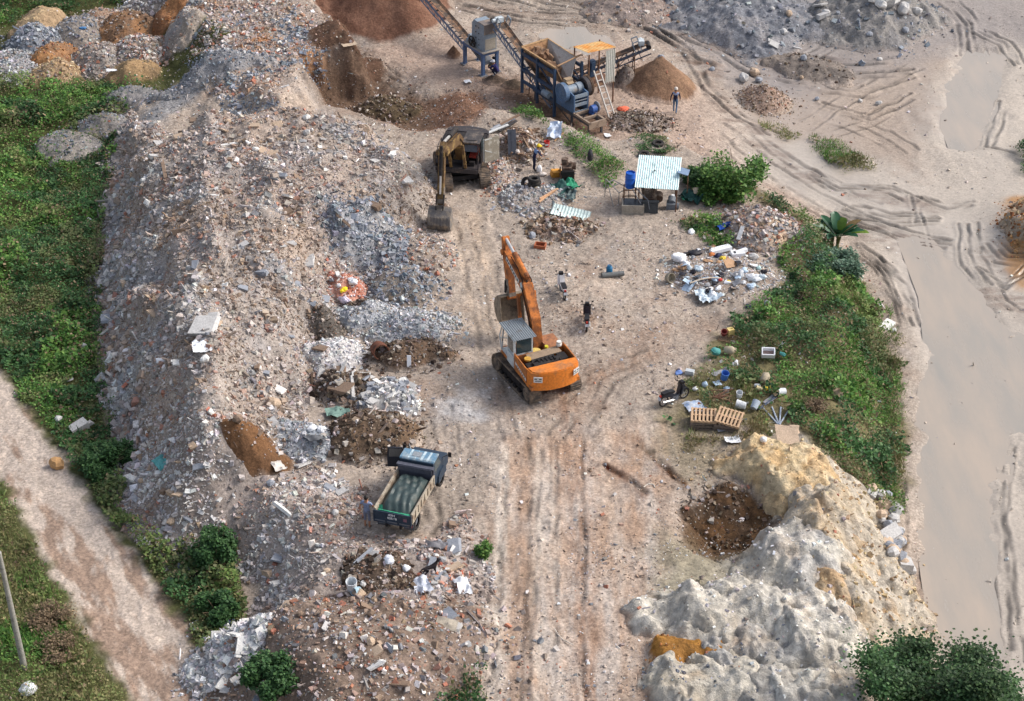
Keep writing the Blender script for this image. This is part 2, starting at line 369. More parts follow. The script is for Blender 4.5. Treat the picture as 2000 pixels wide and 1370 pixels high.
def G0(x, y, detail=True):
    z = np.zeros_like(x)
    sdl = psd(x, y, P_LEFT); sdr = psd(x, y, P_LOW)
    wv = fbm(x / 4, y / 4, 3, 5)
    z = z + (LOWL + 1.0 * ss(98, 108, y)) * ss(-3.6, .4, sdl + wv * 1.6)
    low = -1.0 - 1.2 * ss(7.5, 19, x)
    low = low + 0.8 * ss(110, 122, y) * ss(6, 20, x)
    lw = np.where(x > 12, 3.2, 1.6)
    k = ss(0, 1, (sdr + wv * 1.2 + lw) / (lw + .3))
    z = z * (1 - k) + low * k
    z -= .8 * ss(-2.0, 2.2, boxed(psd, x, y, P_PIT, 6, -9))
    z += .6 * ss(-.9, 2.2, boxed(psd, x, y, P_BANK, 6, -9) + wv)
    sdp = boxed(psd, x, y, P_PLAT, 8, -9) + fbm(x * .9, y * .9, 3, 8) * 1.2
    wl = 1.9 + 2.2 * ss(-16, -19, x)
    k = ss(0, 1, (sdp + wl) / (wl + .2)); z = z * (1 - k) + (1.45 + .5 * wv) * k
    z -= 1.1 * ss(-.9, 1.3, boxed(psd, x, y, P_CLAYPIT, 5, -9))
    # far right ridged bank and the ochre lump on the right edge
    xr, yr = gp(2040, 480, -2.2)
    z += 1.0 * np.exp(-((x - xr) / 2.6) ** 2 - ((y - yr) / 4.5) ** 2)
    mud = ss(.2, 2.5, sdr) * ss(12, 18, x)
    amp = 1 - .75 * mud
    z += amp * (.5 * fbm(x / 3.2, y / 3.2, 4, 21) + .12 * fbm(x * 1.7, y * 1.7, 3, 33))
    z += amp * (.10 * fbm(x * 4, y * 4, 3, 41, .65))
    for P, lv, sdw in PUD:
        s = boxed(psd, x, y, P, 9, -9) + fbm(x * .4, y * .3, 4, sdw) * 2.4 + fbm(x * 1.6, y * 1.2, 3, sdw + 1) * .8
        k = ss(-6, -.5, s) * .92; z = z * (1 - k) + (lv + .11 + .12 * fbm(x * .8, y * .5, 3, sdw + 7)) * k
        k = ss(-1.2, .6, s); z = z * (1 - k) + (lv - .06 + .07 * fbm(x * .9, y * .6, 3, sdw + 3)) * k
    return z
def rutfield(x, y):
    dz = np.zeros_like(x); dk = np.ones_like(x)
    for i, (P, wd, dp, dark) in enumerate(RUTS):
        m = (x > P[:, 0].min() - 1.2) & (x < P[:, 0].max() + 1.2) & (y > P[:, 1].min() - 1.2) & (y < P[:, 1].max() + 1.2)
        if not m.any(): continue
        xx, yy = x[m], y[m]
        d = lsd(xx + .35 * fbm(xx * .8, yy * .8, 2, i), yy + .35 * fbm(xx * .8, yy * .8, 2, i + 50), P)
        g = np.clip(fbm(xx * .7, yy * .7, 3, i + 90) * 3.2 + .62, 0, 1)
        a = np.exp(-(d / wd) ** 2); b = np.exp(-((d - 1.9 * wd) / wd) ** 2)
        lump = 1 + .9 * fbm(xx * 5, yy * 5, 2, i + 9)
        dz[m] += g * dp * (b * .8 * lump - a)
        dk[m] *= 1 - g * (1 - dark) * np.exp(-(d / (1.35 * wd)) ** 2)
    return dz, dk
def bM1(x, y):
    s = boxed(psd, x, y, P_M1, 3, -9) + fbm(x / 2.5, y / 2.5, 4, 61) * 2.2
    xm = np.interp(y, [gp(430, 1000)[1], gp(430, 300)[1]], [gp(430, 1000)[0], gp(430, 300)[0]]); s = s * np.where(s > 0, 1 - .36 * ss(0, 3, xm - x), 1)
    b = 2.9 * ss(-.3, 4.0, s) + .35 * ss(3.6, 6, s)
    on = ss(.05, 1.0, s)
    b += on * (.75 * (rid(x / 3.4 + .25 * y / 5, y / 5.5, 4, 79) - .35) + 1.0 * fbm(x / 4.2, y / 6.5, 3, 71) + .55 * fbm(x * .75, y * .75, 3, 73) + .16 * fbm(x * 2.6, y * 2.6, 3, 75))
    return np.where(s > -.2, np.maximum(b, 0), 0)
# ---------------------------------------------------------------- heaps: (name, label, category, u, v, zbase, rx, ry, rot, h, profile, colour a, colour b, chunks/m2, size, palette)
PAL = {
 'mix': [S(172, 162, 158), S(150, 140, 136), S(196, 186, 180), S(164, 140, 124), S(134, 122, 116), S(214, 206, 202), S(168, 116, 96), S(128, 130, 134), S(150, 130, 112)],
 'grey': [S(168, 170, 174), S(148, 152, 158), S(190, 192, 196), S(132, 134, 138), S(204, 204, 204), S(158, 152, 146)],
 'white': [S(205, 203, 202), S(224, 222, 220), S(182, 182, 184), S(196, 186, 180), S(236, 234, 232), S(160, 160, 164)],
 'pink': [S(206, 150, 130), S(188, 120, 100), S(222, 196, 184), S(196, 170, 156), S(160, 96, 78), S(214, 210, 208)],
 'brown': [S(112, 92, 76), S(134, 112, 94), S(92, 76, 64), S(164, 148, 134), S(146, 122, 100), S(182, 172, 164)],
 'dark': [S(84, 70, 60), S(104, 88, 76), S(66, 56, 50), S(140, 126, 114), S(120, 104, 90), S(176, 166, 158)],
 'orange': [S(176, 122, 76), S(150, 100, 62), S(196, 150, 104), S(128, 88, 60), S(170, 150, 128)],
 'tan': [S(196, 170, 134), S(176, 150, 116), S(210, 190, 156), S(160, 138, 110)],
 'slate': [S(132, 138, 148), S(116, 122, 132), S(154, 158, 166), S(104, 108, 114), S(176, 178, 182)],
}
HEAPS = []
def heap(name, label, u, v, z, rx, ry, h, a, b, dens=40, size=(.05, .22), pal='mix', prof='round', rot=0, cat='heap', group=None, rough=1.0):
    x, y = gp(u, v, z); HEAPS.append(dict(name=name, label=label, cat=cat, x=x, y=y, rx=rx, ry=ry, rot=R(rot), h=h, a=a, b=b, dens=dens, size=size, pal=pal, prof=prof, group=group, rough=rough, seed=len(HEAPS) * 7 + 300))
GR, GB, DK, BR = S(146, 144, 146), S(126, 130, 138), S(82, 68, 58), S(112, 90, 74)
# dumped along the foot of the long mound
heap('rubble_heap', 'blue grey concrete rubble heap below the rear excavator bucket', 735, 490, .3, 2.8, 2.2, 1.1, S(150, 148, 148), GB, 70, (.06, .30), 'slate')
heap('rubble_heap', 'grey brown rubble heap behind the heap with the brick patch', 815, 490, .3, 2.0, 2.2, .7, S(160, 146, 134), S(140, 126, 116), 55, (.05, .2), 'mix')
heap('rubble_heap', 'grey mud streaked rubble heap right of the pink brick heap', 780, 555, .3, 2.2, 2.2, 1.0, S(138, 128, 118), S(118, 110, 104), 60, (.05, .24), 'slate')
heap('brick_heap', 'pink red broken brick heap with a yellow plastic scrap', 682, 565, .4, 1.25, 1.6, .9, S(196, 146, 128), S(176, 118, 100), 80, (.04, .13), 'pink')
heap('twig_heap', 'dark grey twig and stone heap left of the pale stone heap', 638, 640, .4, .95, 1.0, .75, S(96, 90, 84), S(76, 72, 68), 90, (.04, .15), 'dark')
heap('debris_heap', 'small dark debris heap just below the pink brick heap', 705, 606, .3, 1.1, .9, .7, S(88, 78, 70), S(70, 62, 56), 80, (.05, .2), 'dark')
heap('gravel_heap', 'pale grey gravel heap reaching out to the yard track', 800, 640, .2, 2.5, 1.6, .75, S(168, 168, 170), S(150, 154, 160), 90, (.05, .2), 'grey')
heap('gravel_heap', 'light grey gravel heap just below the dark debris heap', 725, 615, .3, 1.7, 1.6, .8, S(172, 172, 174), S(156, 160, 166), 90, (.04, .15), 'grey')
heap('plaster_heap', 'whitish plaster and stone heap left of the dark brown heap', 655, 695, .3, 1.7, 1.7, .95, S(190, 186, 184), S(168, 170, 176), 95, (.04, .16), 'white')
heap('soil_heap', 'dark brown soil heap with a rusty drum fragment', 795, 692, .2, 2.2, 1.5, .85, S(92, 76, 64), S(120, 98, 80), 45, (.05, .2), 'dark')
heap('debris_heap', 'dark heap of broken slabs left of the pale block heap', 672, 752, .3, 1.5, 1.4, .8, S(80, 72, 66), S(104, 96, 90), 60, (.08, .36), 'dark')
heap('block_heap', 'pale grey heap of broken concrete blocks beside the yard', 762, 778, .2, 1.5, 1.6, .7, S(160, 158, 156), S(140, 140, 142), 40, (.06, .2), 'white')
heap('soil_heap', 'dark brown soil and root heap behind the dump truck door', 725, 850, .2, 2.4, 2.0, 1.1, S(88, 74, 62), S(112, 92, 74), 45, (.05, .26), 'dark')
heap('stone_heap', 'blue grey heap of small stones beside the smooth brown heap', 600, 858, .3, 1.5, 1.4, .8, S(166, 168, 172), S(146, 152, 160), 100, (.05, .2), 'grey')
heap('soil_heap', 'smooth chestnut brown soil heap on the rubble slope', 505, 898, .5, 1.8, 1.5, 1.2, S(118, 86, 60), S(98, 72, 52), 5, (.04, .1), 'brown', 'cone', rough=.35)
heap('debris_heap', 'dark brown heap of mixed rubbish below the dump truck', 742, 1128, 0, 2.2, 1.8, .8, S(84, 70, 60), S(112, 96, 82), 70, (.05, .26), 'dark')
heap('rubble_heap', 'broad brown rubble slope at the lower edge of the yard', 700, 1290, 0, 6.2, 4.2, 1.3, S(134, 117, 105), S(116, 100, 88), 30, (.05, .26), 'mix', rot=8)
heap('tile_heap', 'white heap of broken tiles spilling towards the lane', 455, 1268, -1.0, 2.0, 2.2, .9, S(196, 194, 194), S(178, 178, 180), 80, (.08, .3), 'white', rot=20)
heap('rubble_heap', 'low reddish rubble heap where the black dog stands', 850, 1125, 0, 1.7, 2.0, .35, S(172, 146, 132), S(156, 128, 112), 60, (.05, .2), 'pink')
# upper left corner, dumped on the grass
zl = -1.15
heap('earth_mound', 'grey bare earth hump in the weeds left of the long mound', 140, 298, -2.1, 2.2, 2.0, .6, S(150, 142, 133), S(138, 133, 129), 14, (.04, .18), 'slate', rough=1.3)
heap('earth_mound', 'second grey bare earth hump right beside the first in the weeds', 205, 268, -2.1, 1.9, 1.8, .6, S(146, 138, 130), S(130, 126, 124), 30, (.04, .18), 'slate', rough=1.5)
heap('earth_mound', 'small grey earth hump at the upper left corner of the long mound', 270, 215, -1.8, 2.6, 1.8, .8, S(142, 137, 135), S(129, 127, 126), 14, (.04, .15), 'slate', rough=1.3)
heap('earth_mound', 'long grey dust ridge between the plateau and the long mound', 420, 185, -.6, 4.6, 1.8, .9, S(145, 141, 140), S(132, 131, 133), 50, (.04, .2), 'slate', rot=12, rough=1.3)
heap('straw_heap', 'tan straw coloured soil heap at the upper left corner', 90, 58, zl, 2.38, 2.78, 1.57, S(174, 151, 119), S(157, 134, 107), 12, (.04, .12), 'tan', rough=1.1)
heap('rubble_heap', 'blue grey stone heap leftmost of the upper left heaps', 68, 92, zl, 2.24, 2.78, 1.36, S(143, 142, 143), GB, 60, (.06, .3), 'slate')
heap('rubble_heap', 'pale grey spread of stones at the left edge by the grass', 30, 128, zl, 2.51, 2.78, 0.84, S(157, 152, 150), S(143, 140, 140), 60, (.06, .26), 'grey')
heap('rubble_heap', 'grey earthy heap with a blue plastic scrap on top', 160, 70, zl, 2.24, 3.04, 1.36, S(147, 137, 128), S(131, 123, 116), 30, (.05, .2), 'slate')
heap('soil_heap', 'reddish tan stony heap behind the grey earthy heap', 196, 52, zl, 2.12, 2.53, 1.25, S(157, 135, 118), S(145, 120, 101), 40, (.05, .22), 'mix')
heap('soil_heap', 'bright orange clay heap among the upper left rubble', 104, 116, zl, 1.71, 2.02, 1.25, S(166, 123, 84), S(139, 106, 80), 20, (.05, .15), 'orange', rough=1.2)
heap('soil_heap', 'tan gravelly heap in front of the bright orange clay heap', 112, 146, zl, 1.98, 2.15, 0.94, S(161, 140, 116), S(147, 123, 98), 40, (.05, .2), 'tan')
heap('rubble_heap', 'grey heap capped with a pale rail, mid upper left', 196, 122, zl, 2.24, 2.53, 1.25, S(150, 141, 133), S(138, 128, 122), 50, (.05, .22), 'mix')
heap('soil_heap', 'dark brown and orange soil heap behind the grey block', 252, 66, zl, 2.24, 2.78, 1.57, S(124, 99, 80), S(149, 112, 81), 22, (.05, .2), 'brown', rough=1.2)
heap('rubble_heap', 'heap of cobble sized stones above the straw brown heap', 278, 112, zl, 2.24, 2.53, 1.36, S(150, 140, 129), S(135, 127, 119), 75, (.07, .26), 'mix')
heap('soil_heap', 'rust orange clay heap with roots, rightmost of the orange ones', 328, 62, zl, 1.59, 1.89, 1.15, S(161, 116, 81), S(138, 100, 74), 14, (.05, .14), 'orange', rough=1.2)
heap('straw_heap', 'straw brown heap overgrown at its foot beside green weeds', 262, 152, zl, 2.12, 1.64, 1.04, S(157, 130, 97), S(129, 109, 84), 10, (.04, .12), 'tan', rough=1.2)
heap('rubble_heap', 'smooth grey tan heap leaning on the rubble plateau', 362, 104, -1.2, 1.6, 2.2, 1.4, S(159, 147, 135), S(142, 137, 135), 18, (.05, .2), 'mix', rough=1.2)
heap('rubble_heap', 'white speckled rubble heap at the top edge by the trees', 300, 26, -1.5, 2.4, 2.6, 1.4, S(156, 148, 140), S(139, 131, 125), 50, (.06, .34), 'white')
heap('rubble_heap', 'grey cobble heap at the top edge of the plateau', 405, 14, -.8, 2.2, 2.4, 1.3, S(142, 138, 137), S(131, 126, 123), 60, (.07, .3), 'slate')
# fine crushed sand
heap('sand_pile', 'huge chocolate brown sand pile at the top edge', 745, 20, -1.0, 5.4, 6.0, 4.2, S(124, 92, 76), S(108, 78, 64), 0, (.03, .06), 'brown', 'cone', cat='sand pile', rough=.15)
heap('sand_pile', 'cone of brown sand under the right conveyor belt', 1290, 168, -1.1, 2.75, 2.9, 2.3, S(138, 110, 88), S(120, 94, 76), 0, (.03, .06), 'brown', 'cone', cat='sand pile', rough=.12)
heap('sand_pile', 'dark sand pile right below the blue crusher stand', 968, 161, -1.1, .95, .9, .55, S(92, 78, 68), S(80, 68, 60), 0, (.03, .05), 'brown', 'cone', cat='sand pile', rough=.12)
heap('sand_pile', 'dark sand pile between crusher stand and middle conveyor', 1004, 170, -1.1, .95, .9, .5, S(98, 84, 72), S(84, 72, 62), 0, (.03, .05), 'brown', 'cone', cat='sand pile', rough=.12)
heap('sand_pile', 'small brown sand pile left of the blue crusher stand', 886, 108, -1.0, .6, .7, .75, S(112, 86, 70), S(98, 76, 62), 0, (.03, .05), 'brown', 'cone', cat='sand pile', rough=.12)
heap('sand_pile', 'dark brown sand bank leaning on the cut rubble cliff', 680, 158, -1.9, 2.6, 2.4, .8, S(98, 74, 60), S(84, 64, 52), 8, (.04, .12), 'brown', cat='sand pile', rough=.7)
heap('soil_heap', 'mossy dark clod heap in the pit below the long mound', 755, 215, -1.6, 2.2, 1.5, 1.1, S(104, 88, 68), S(86, 74, 58), 40, (.05, .2), 'dark')
# upper right
heap('gravel_cone', 'brown gravel cone topped by pale boulders beside the haul road', 1495, 186, -1.6, 1.9, 2.1, 1.25, S(160, 138, 124), S(146, 124, 110), 70, (.04, .12), 'brown', 'cone', rough=.3)
heap('earth_mound', 'blue grey earth mound with pale boulders at the top edge', 1455, 40, -1.2, 6.5, 5.5, 1.7, S(136, 134, 136), S(118, 120, 126), 8, (.05, .35), 'slate', rough=1.5)
heap('earth_mound', 'grey earth mound carrying the biggest boulders, upper right', 1690, 38, -1.3, 5.0, 5.5, 1.9, S(140, 136, 132), S(122, 120, 120), 8, (.05, .4), 'slate', rough=1.5)
heap('earth_mound', 'low grey brown stony mound behind the muddy pool', 1240, 22, -1.0, 4.0, 3.6, .9, S(146, 132, 124), S(130, 118, 112), 10, (.05, .3), 'mix', rough=1.3)
heap('earth_mound', 'long dark ridge of churned mud below the grey mounds', 1580, 128, -1.6, 3.6, 1.8, .6, S(130, 120, 112), S(112, 104, 98), 6, (.05, .2), 'dark', rot=-28, rough=1.5)
# around the yard
heap('rubble_heap', 'pale rubble heap beside the green bank with a blue tarp scrap', 1480, 448, 0, 2.5, 2.6, 1.1, S(170, 160, 154), S(190, 166, 142), 65, (.06, .26), 'mix')
heap('refuse_heap', 'low heap of household refuse at the yard edge', 1410, 535, 0, 3.0, 2.2, .45, S(140, 124, 112), S(156, 142, 130), 60, (.04, .14), 'white')
heap('scrap_heap', 'heap of boards, bags and scrap beside the rear excavator', 1015, 290, 0, 1.6, 2.2, .9, S(120, 106, 96), S(140, 122, 110), 70, (.05, .25), 'brown')
heap('rubble_heap', 'small pale rubble heap just right of the rear excavator track', 975, 345, 0, 1.1, 2.4, .45, S(176, 160, 148), S(160, 144, 132), 80, (.05, .2), 'mix')
heap('rubble_heap', 'grey dusty rubble mound under the stack of old tyres', 1045, 390, 0, 2.2, 1.9, .55, S(164, 152, 142), S(146, 140, 138), 55, (.05, .2), 'grey')
heap('rubble_heap', 'brown stony mound just below the fallen white roof sheet', 1095, 446, 0, 2.0, 1.3, .5, S(142, 122, 110), S(124, 108, 98), 60, (.06, .3), 'brown')
heap('rubble_heap', 'scatter of dark rubble right of the ladder foot', 1255, 240, -1.0, 2.2, 1.5, .35, S(124, 112, 104), S(146, 132, 122), 60, (.05, .18), 'dark')
heap('twig_heap', 'grey brush heap beneath the right conveyor belt', 1225, 165, -1.0, .9, 1.0, 1.2, S(132, 120, 112), S(112, 102, 96), 50, (.04, .14), 'dark')
heap('clod_heap', 'dark brown clods lying in the hollow beside the clay mounds', 1425, 1012, -.6, 2.0, 1.7, .45, S(70, 55, 43), S(98, 73, 50), 24, (.05, .2), 'dark', rough=1.6)
# clay mounds, lower right
CLW, CLG, CLY, CLO = S(198, 193, 183), S(178, 174, 168), S(196, 174, 140), S(178, 142, 96)
heap('clay_mound', 'long eroded tan clay bank sloping to the wet road', 1660, 1120, -1.0, 3.2, 8.2, 1.3, S(182, 168, 150), S(170, 150, 122), 10, (.04, .18), 'tan', cat='clay mound', rough=.9, rot=6)
heap('clay_mound', 'yellow ochre clay mound beside the green bank', 1530, 915, .2, 3.6, 2.4, 1.3, S(198, 160, 104), S(206, 184, 144), 6, (.04, .16), 'tan', cat='clay mound', rough=1.15, rot=-25)
heap('clay_mound', 'orange brown clay lip between the dark hollow and yellow mound', 1570, 972, .0, 2.4, 1.6, .6, CLO, S(190, 160, 110), 6, (.04, .14), 'tan', cat='clay mound', rough=1.4)
heap('clay_mound', 'white clay mound right of the dark hollow', 1570, 1095, .2, 3.1, 2.8, 1.6, CLW, S(176, 176, 178), 6, (.04, .16), 'white', cat='clay mound', rough=1.15)
heap('clay_mound', 'broad white grey clay mound left of the gully', 1420, 1205, .1, 4.0, 2.5, 1.2, S(212, 206, 196), CLG, 6, (.04, .16), 'white', cat='clay mound', rough=1.15)
heap('clay_mound', 'cream and ochre clay slope falling to the wet road', 1640, 1130, -.6, 3.0, 4.4, 1.2, S(190, 166, 134), S(184, 146, 100), 8, (.04, .18), 'tan', cat='clay mound', rough=1.5)
heap('clay_mound', 'white clay mound behind the big leafy tree', 1600, 1250, 0, 3.0, 2.6, 1.5, S(214, 210, 202), S(176, 174, 172), 6, (.04, .14), 'white', cat='clay mound', rough=1.15)
heap('clay_mound', 'orange clay lump between two grey clay mounds', 1350, 1278, .1, 1.9, 1.3, .75, S(176, 126, 62), S(150, 108, 58), 10, (.03, .1), 'orange', cat='clay mound', rough=.8)
heap('clay_mound', 'blue grey clay lump right of the orange clay lump', 1458, 1270, .2, 2.0, 2.2, 1.1, S(164, 168, 174), S(138, 140, 146), 6, (.04, .12), 'slate', cat='clay mound', rough=1.15)
heap('clay_mound', 'grey clay mound at the bottom edge of the yard', 1375, 1345, .1, 3.0, 2.2, 1.0, S(166, 164, 160), S(190, 184, 172), 6, (.04, .14), 'slate', cat='clay mound', rough=1.15)
heap('clay_mound', 'narrow dark grey clay ridge left of the leafy tree', 1500, 1345, .1, 1.6, 2.2, 1.2, S(140, 138, 138), S(124, 122, 122), 6, (.04, .12), 'slate', cat='clay mound', rough=1.15)
heap('clay_mound', 'ochre earth lump on the right picture edge beside the wet road', 2025, 470, -2.2, 1.9, 3.6, 1.2, S(176, 136, 88), S(140, 112, 82), 25, (.05, .2), 'orange', cat='clay mound', rough=1.0)
heap('clay_mound', 'pale clay mound at the bottom right beside the trunk', 1580, 1372, 0, 2.4, 2.0, 1.3, S(206, 203, 196), S(172, 170, 168), 6, (.04, .12), 'white', cat='clay mound', rough=1.15)
def bump(hp, x, y):
    c, s = math.cos(hp['rot']), math.sin(hp['rot'])
    dx, dy = x - hp['x'], y - hp['y']
    X, Y = (dx * c + dy * s) / hp['rx'], (-dx * s + dy * c) / hp['ry']
    r = np.sqrt(X * X + Y * Y); sd = hp['seed']; k = hp['rough']
    sc = 1.5 / min(hp['rx'], hp['ry'])
    r = r * (1 + .55 * min(k, 1.2) * fbm(dx * sc + 9, dy * sc, 3, sd))
    if hp['prof'] == 'cone':
        b = hp['h'] * (np.sqrt(np.maximum(1 - r, 0) ** 2 + .006) - .0775) * 1.05
        b = np.where(r < 1, b, 0)
    else:
        b = hp['h'] * np.maximum(1 - r * r, 0) ** 1.1
    on = ss(0, .25, np.minimum(b / hp['h'], 1))
    b = b + on * k * (.34 * hp['h'] * fbm(dx * 1.1, dy * 1.1, 3, sd + 3) + .10 * fbm(dx * 3.6, dy * 3.6, 3, sd + 5))
    if hp['cat'] == 'clay mound':       # rain gullies and sharp crests
        b += on * (.62 * (rid(dx * .42 + dy * .1 + 3, dy * .3, 5, 888) - .32) + .26 * (rid(dx * 1.25, dy * .8 + dx * .3, 4, 889) - .35))
        g = np.abs(fbm(dx * .55, dy * .55, 3, sd + 11) + .25 * fbm(dx * 1.7, dy * 1.7, 3, sd + 12)); b -= on * .24 * np.exp(-(g / .05) ** 2); b += on * (.06 * fbm(dx * 6, dy * 6, 3, sd + 13) + .10 * fbm(dx * 2.3, dy * 2.3, 3, sd + 14))
    return np.maximum(b, 0)
def near(hp, x, y):
    q = max(hp['rx'], hp['ry']) * 1.9
    return (np.abs(x - hp['x']) < q) & (np.abs(y - hp['y']) < q)
def H1(x, y): return G0(x, y) + bM1(x, y)
def H(x, y):
    x = np.atleast_1d(np.asarray(x, float)); y = np.atleast_1d(np.asarray(y, float)); z = H1(x, y); b = np.zeros_like(x)
    for hp in HEAPS:
        m = near(hp, x, y)
        if m.any(): b[m] = np.maximum(b[m], bump(hp, x[m], y[m]))
    return z + b
def hit(u, v):
    """where a photo pixel meets the built terrain"""
    d = ray(u, v); t0 = (8 - CAMZ) / d[2]; t1 = (-4.5 - CAMZ) / d[2]
    for _ in range(3):
        t = np.linspace(t0, t1, 90); z = H(d[0] * t, d[1] * t); below = (CAMZ + d[2] * t) < z
        i = int(np.argmax(below)) if below.any() else 89
        t0, t1 = t[max(i - 1, 0)], t[i]
    t = t1; return Vector((d[0] * t, d[1] * t, CAMZ + d[2] * t))
def hz(x, y): return float(H(x, y)[0])

# ---------------------------------------------------------------- ground sheet
def axis(lo, hi, n, far, k):
    a = np.linspace(lo, hi, n); st = (hi - lo) / n; ext = []; d = st
    p = hi
    while p < far: d *= k; p += d; ext.append(p)
    return a, ext
gy_f, gy_far = axis(46, 132, 820, 1500, 1.35)
gy = np.concatenate([[2, 20, 34, 41, 44.5], gy_f, gy_far])
ga_f, ga_far = axis(-1.03, 1.03, 720, 14.0, 1.3)
ga = np.concatenate([-np.array(ga_far)[::-1], ga_f, ga_far])
A, Y = np.meshgrid(ga, gy); X = A * (.235 * np.clip(Y, 30, 400) + 8.4); ny, nx = X.shape
gx_, gy_ = X.ravel(), Y.ravel()
gz = G0(gx_, gy_); dzr, dkr = rutfield(gx_, gy_); gz = gz + dzr
idx = np.arange(nx * ny).reshape(ny, nx)
GF = np.stack([idx[:-1, :-1].ravel(), idx[:-1, 1:].ravel(), idx[1:, 1:].ravel(), idx[1:, :-1].ravel()], 1)
# soil colours by place
P_ROAD = pl([(0, 728), (62, 815), (140, 925), (245, 1060), (335, 1180), (440, 1400), (275, 1400), (190, 1265), (100, 1115), (40, 1005), (0, 940), (-120, 760), (-120, 560)], LOWL)
P_YARDTRK = pl([(985, 860), (1300, 830), (1310, 1000), (1290, 1400), (950, 1400), (975, 1150)], 0)
P_MUDWET = pl([(1750, 440), (1830, 480), (1900, 560), (2000, 640), (2000, 760), (1950, 900), (1960, 1250), (1840, 1260), (1800, 1000), (1830, 800), (1800, 620)], -2.2)
P_RBANK = pl([(1340, 345), (1440, 370), (1560, 430), (1680, 500), (1740, 590), (1765, 700), (1765, 960), (1720, 965), (1620, 930), (1560, 870), (1490, 860), (1370, 860), (1300, 840), (1360, 740), (1430, 650), (1520, 580), (1520, 500), (1560, 470), (1480, 400), (1390, 400)], -.6)
P_PAD = pl([(700, 95), (900, 60), (1000, 150), (1200, 90), (1420, 180), (1560, 240), (1700, 400), (1600, 410), (1400, 320), (1250, 290), (1000, 230), (860, 170)], -1)
P_BROWNSLOPE = pl([(700, 165), (760, 170), (840, 190), (930, 185), (985, 240), (930, 275), (850, 290), (760, 275), (690, 215)], -1.2)
P_PALE = pl([(850, 780), (930, 770), (930, 810), (860, 815)], 0)
P_DARKCLAY = P_CLAYPIT
P_OCHRE = pl([(1965, 390), (2060, 380), (2100, 560), (2000, 560), (1960, 500)], -2)
P_GREYTOP = pl([(1080, -60), (2100, -60), (2100, 60), (1850, 90), (1800, 110), (1560, 150), (1480, 190), (1400, 130), (1250, 60)], -1.2)
P_TIP = pl([(-60, 40), (60, 25), (160, 20), (240, 10), (330, -30), (540, 0), (520, 180), (400, 200), (290, 185), (200, 160), (110, 166), (0, 150), (-60, 150)], -1.15)
BARE = pl([(70, 285), (110, 250), (180, 225), (240, 250), (250, 320), (160, 325), (80, 310)], -2.0)
def zone(col, x, y, P, c, soft=.5, amp=1.2, s=0, pad=4, k=1.0, fr=.9):
    sd = boxed(psd, x, y, P, pad, -99) + amp * fbm(x * fr, y * fr, 5, s, .6)
    m = (ss(-soft, soft, sd) * k)[:, None]; return col * (1 - m) + np.array(c) * m
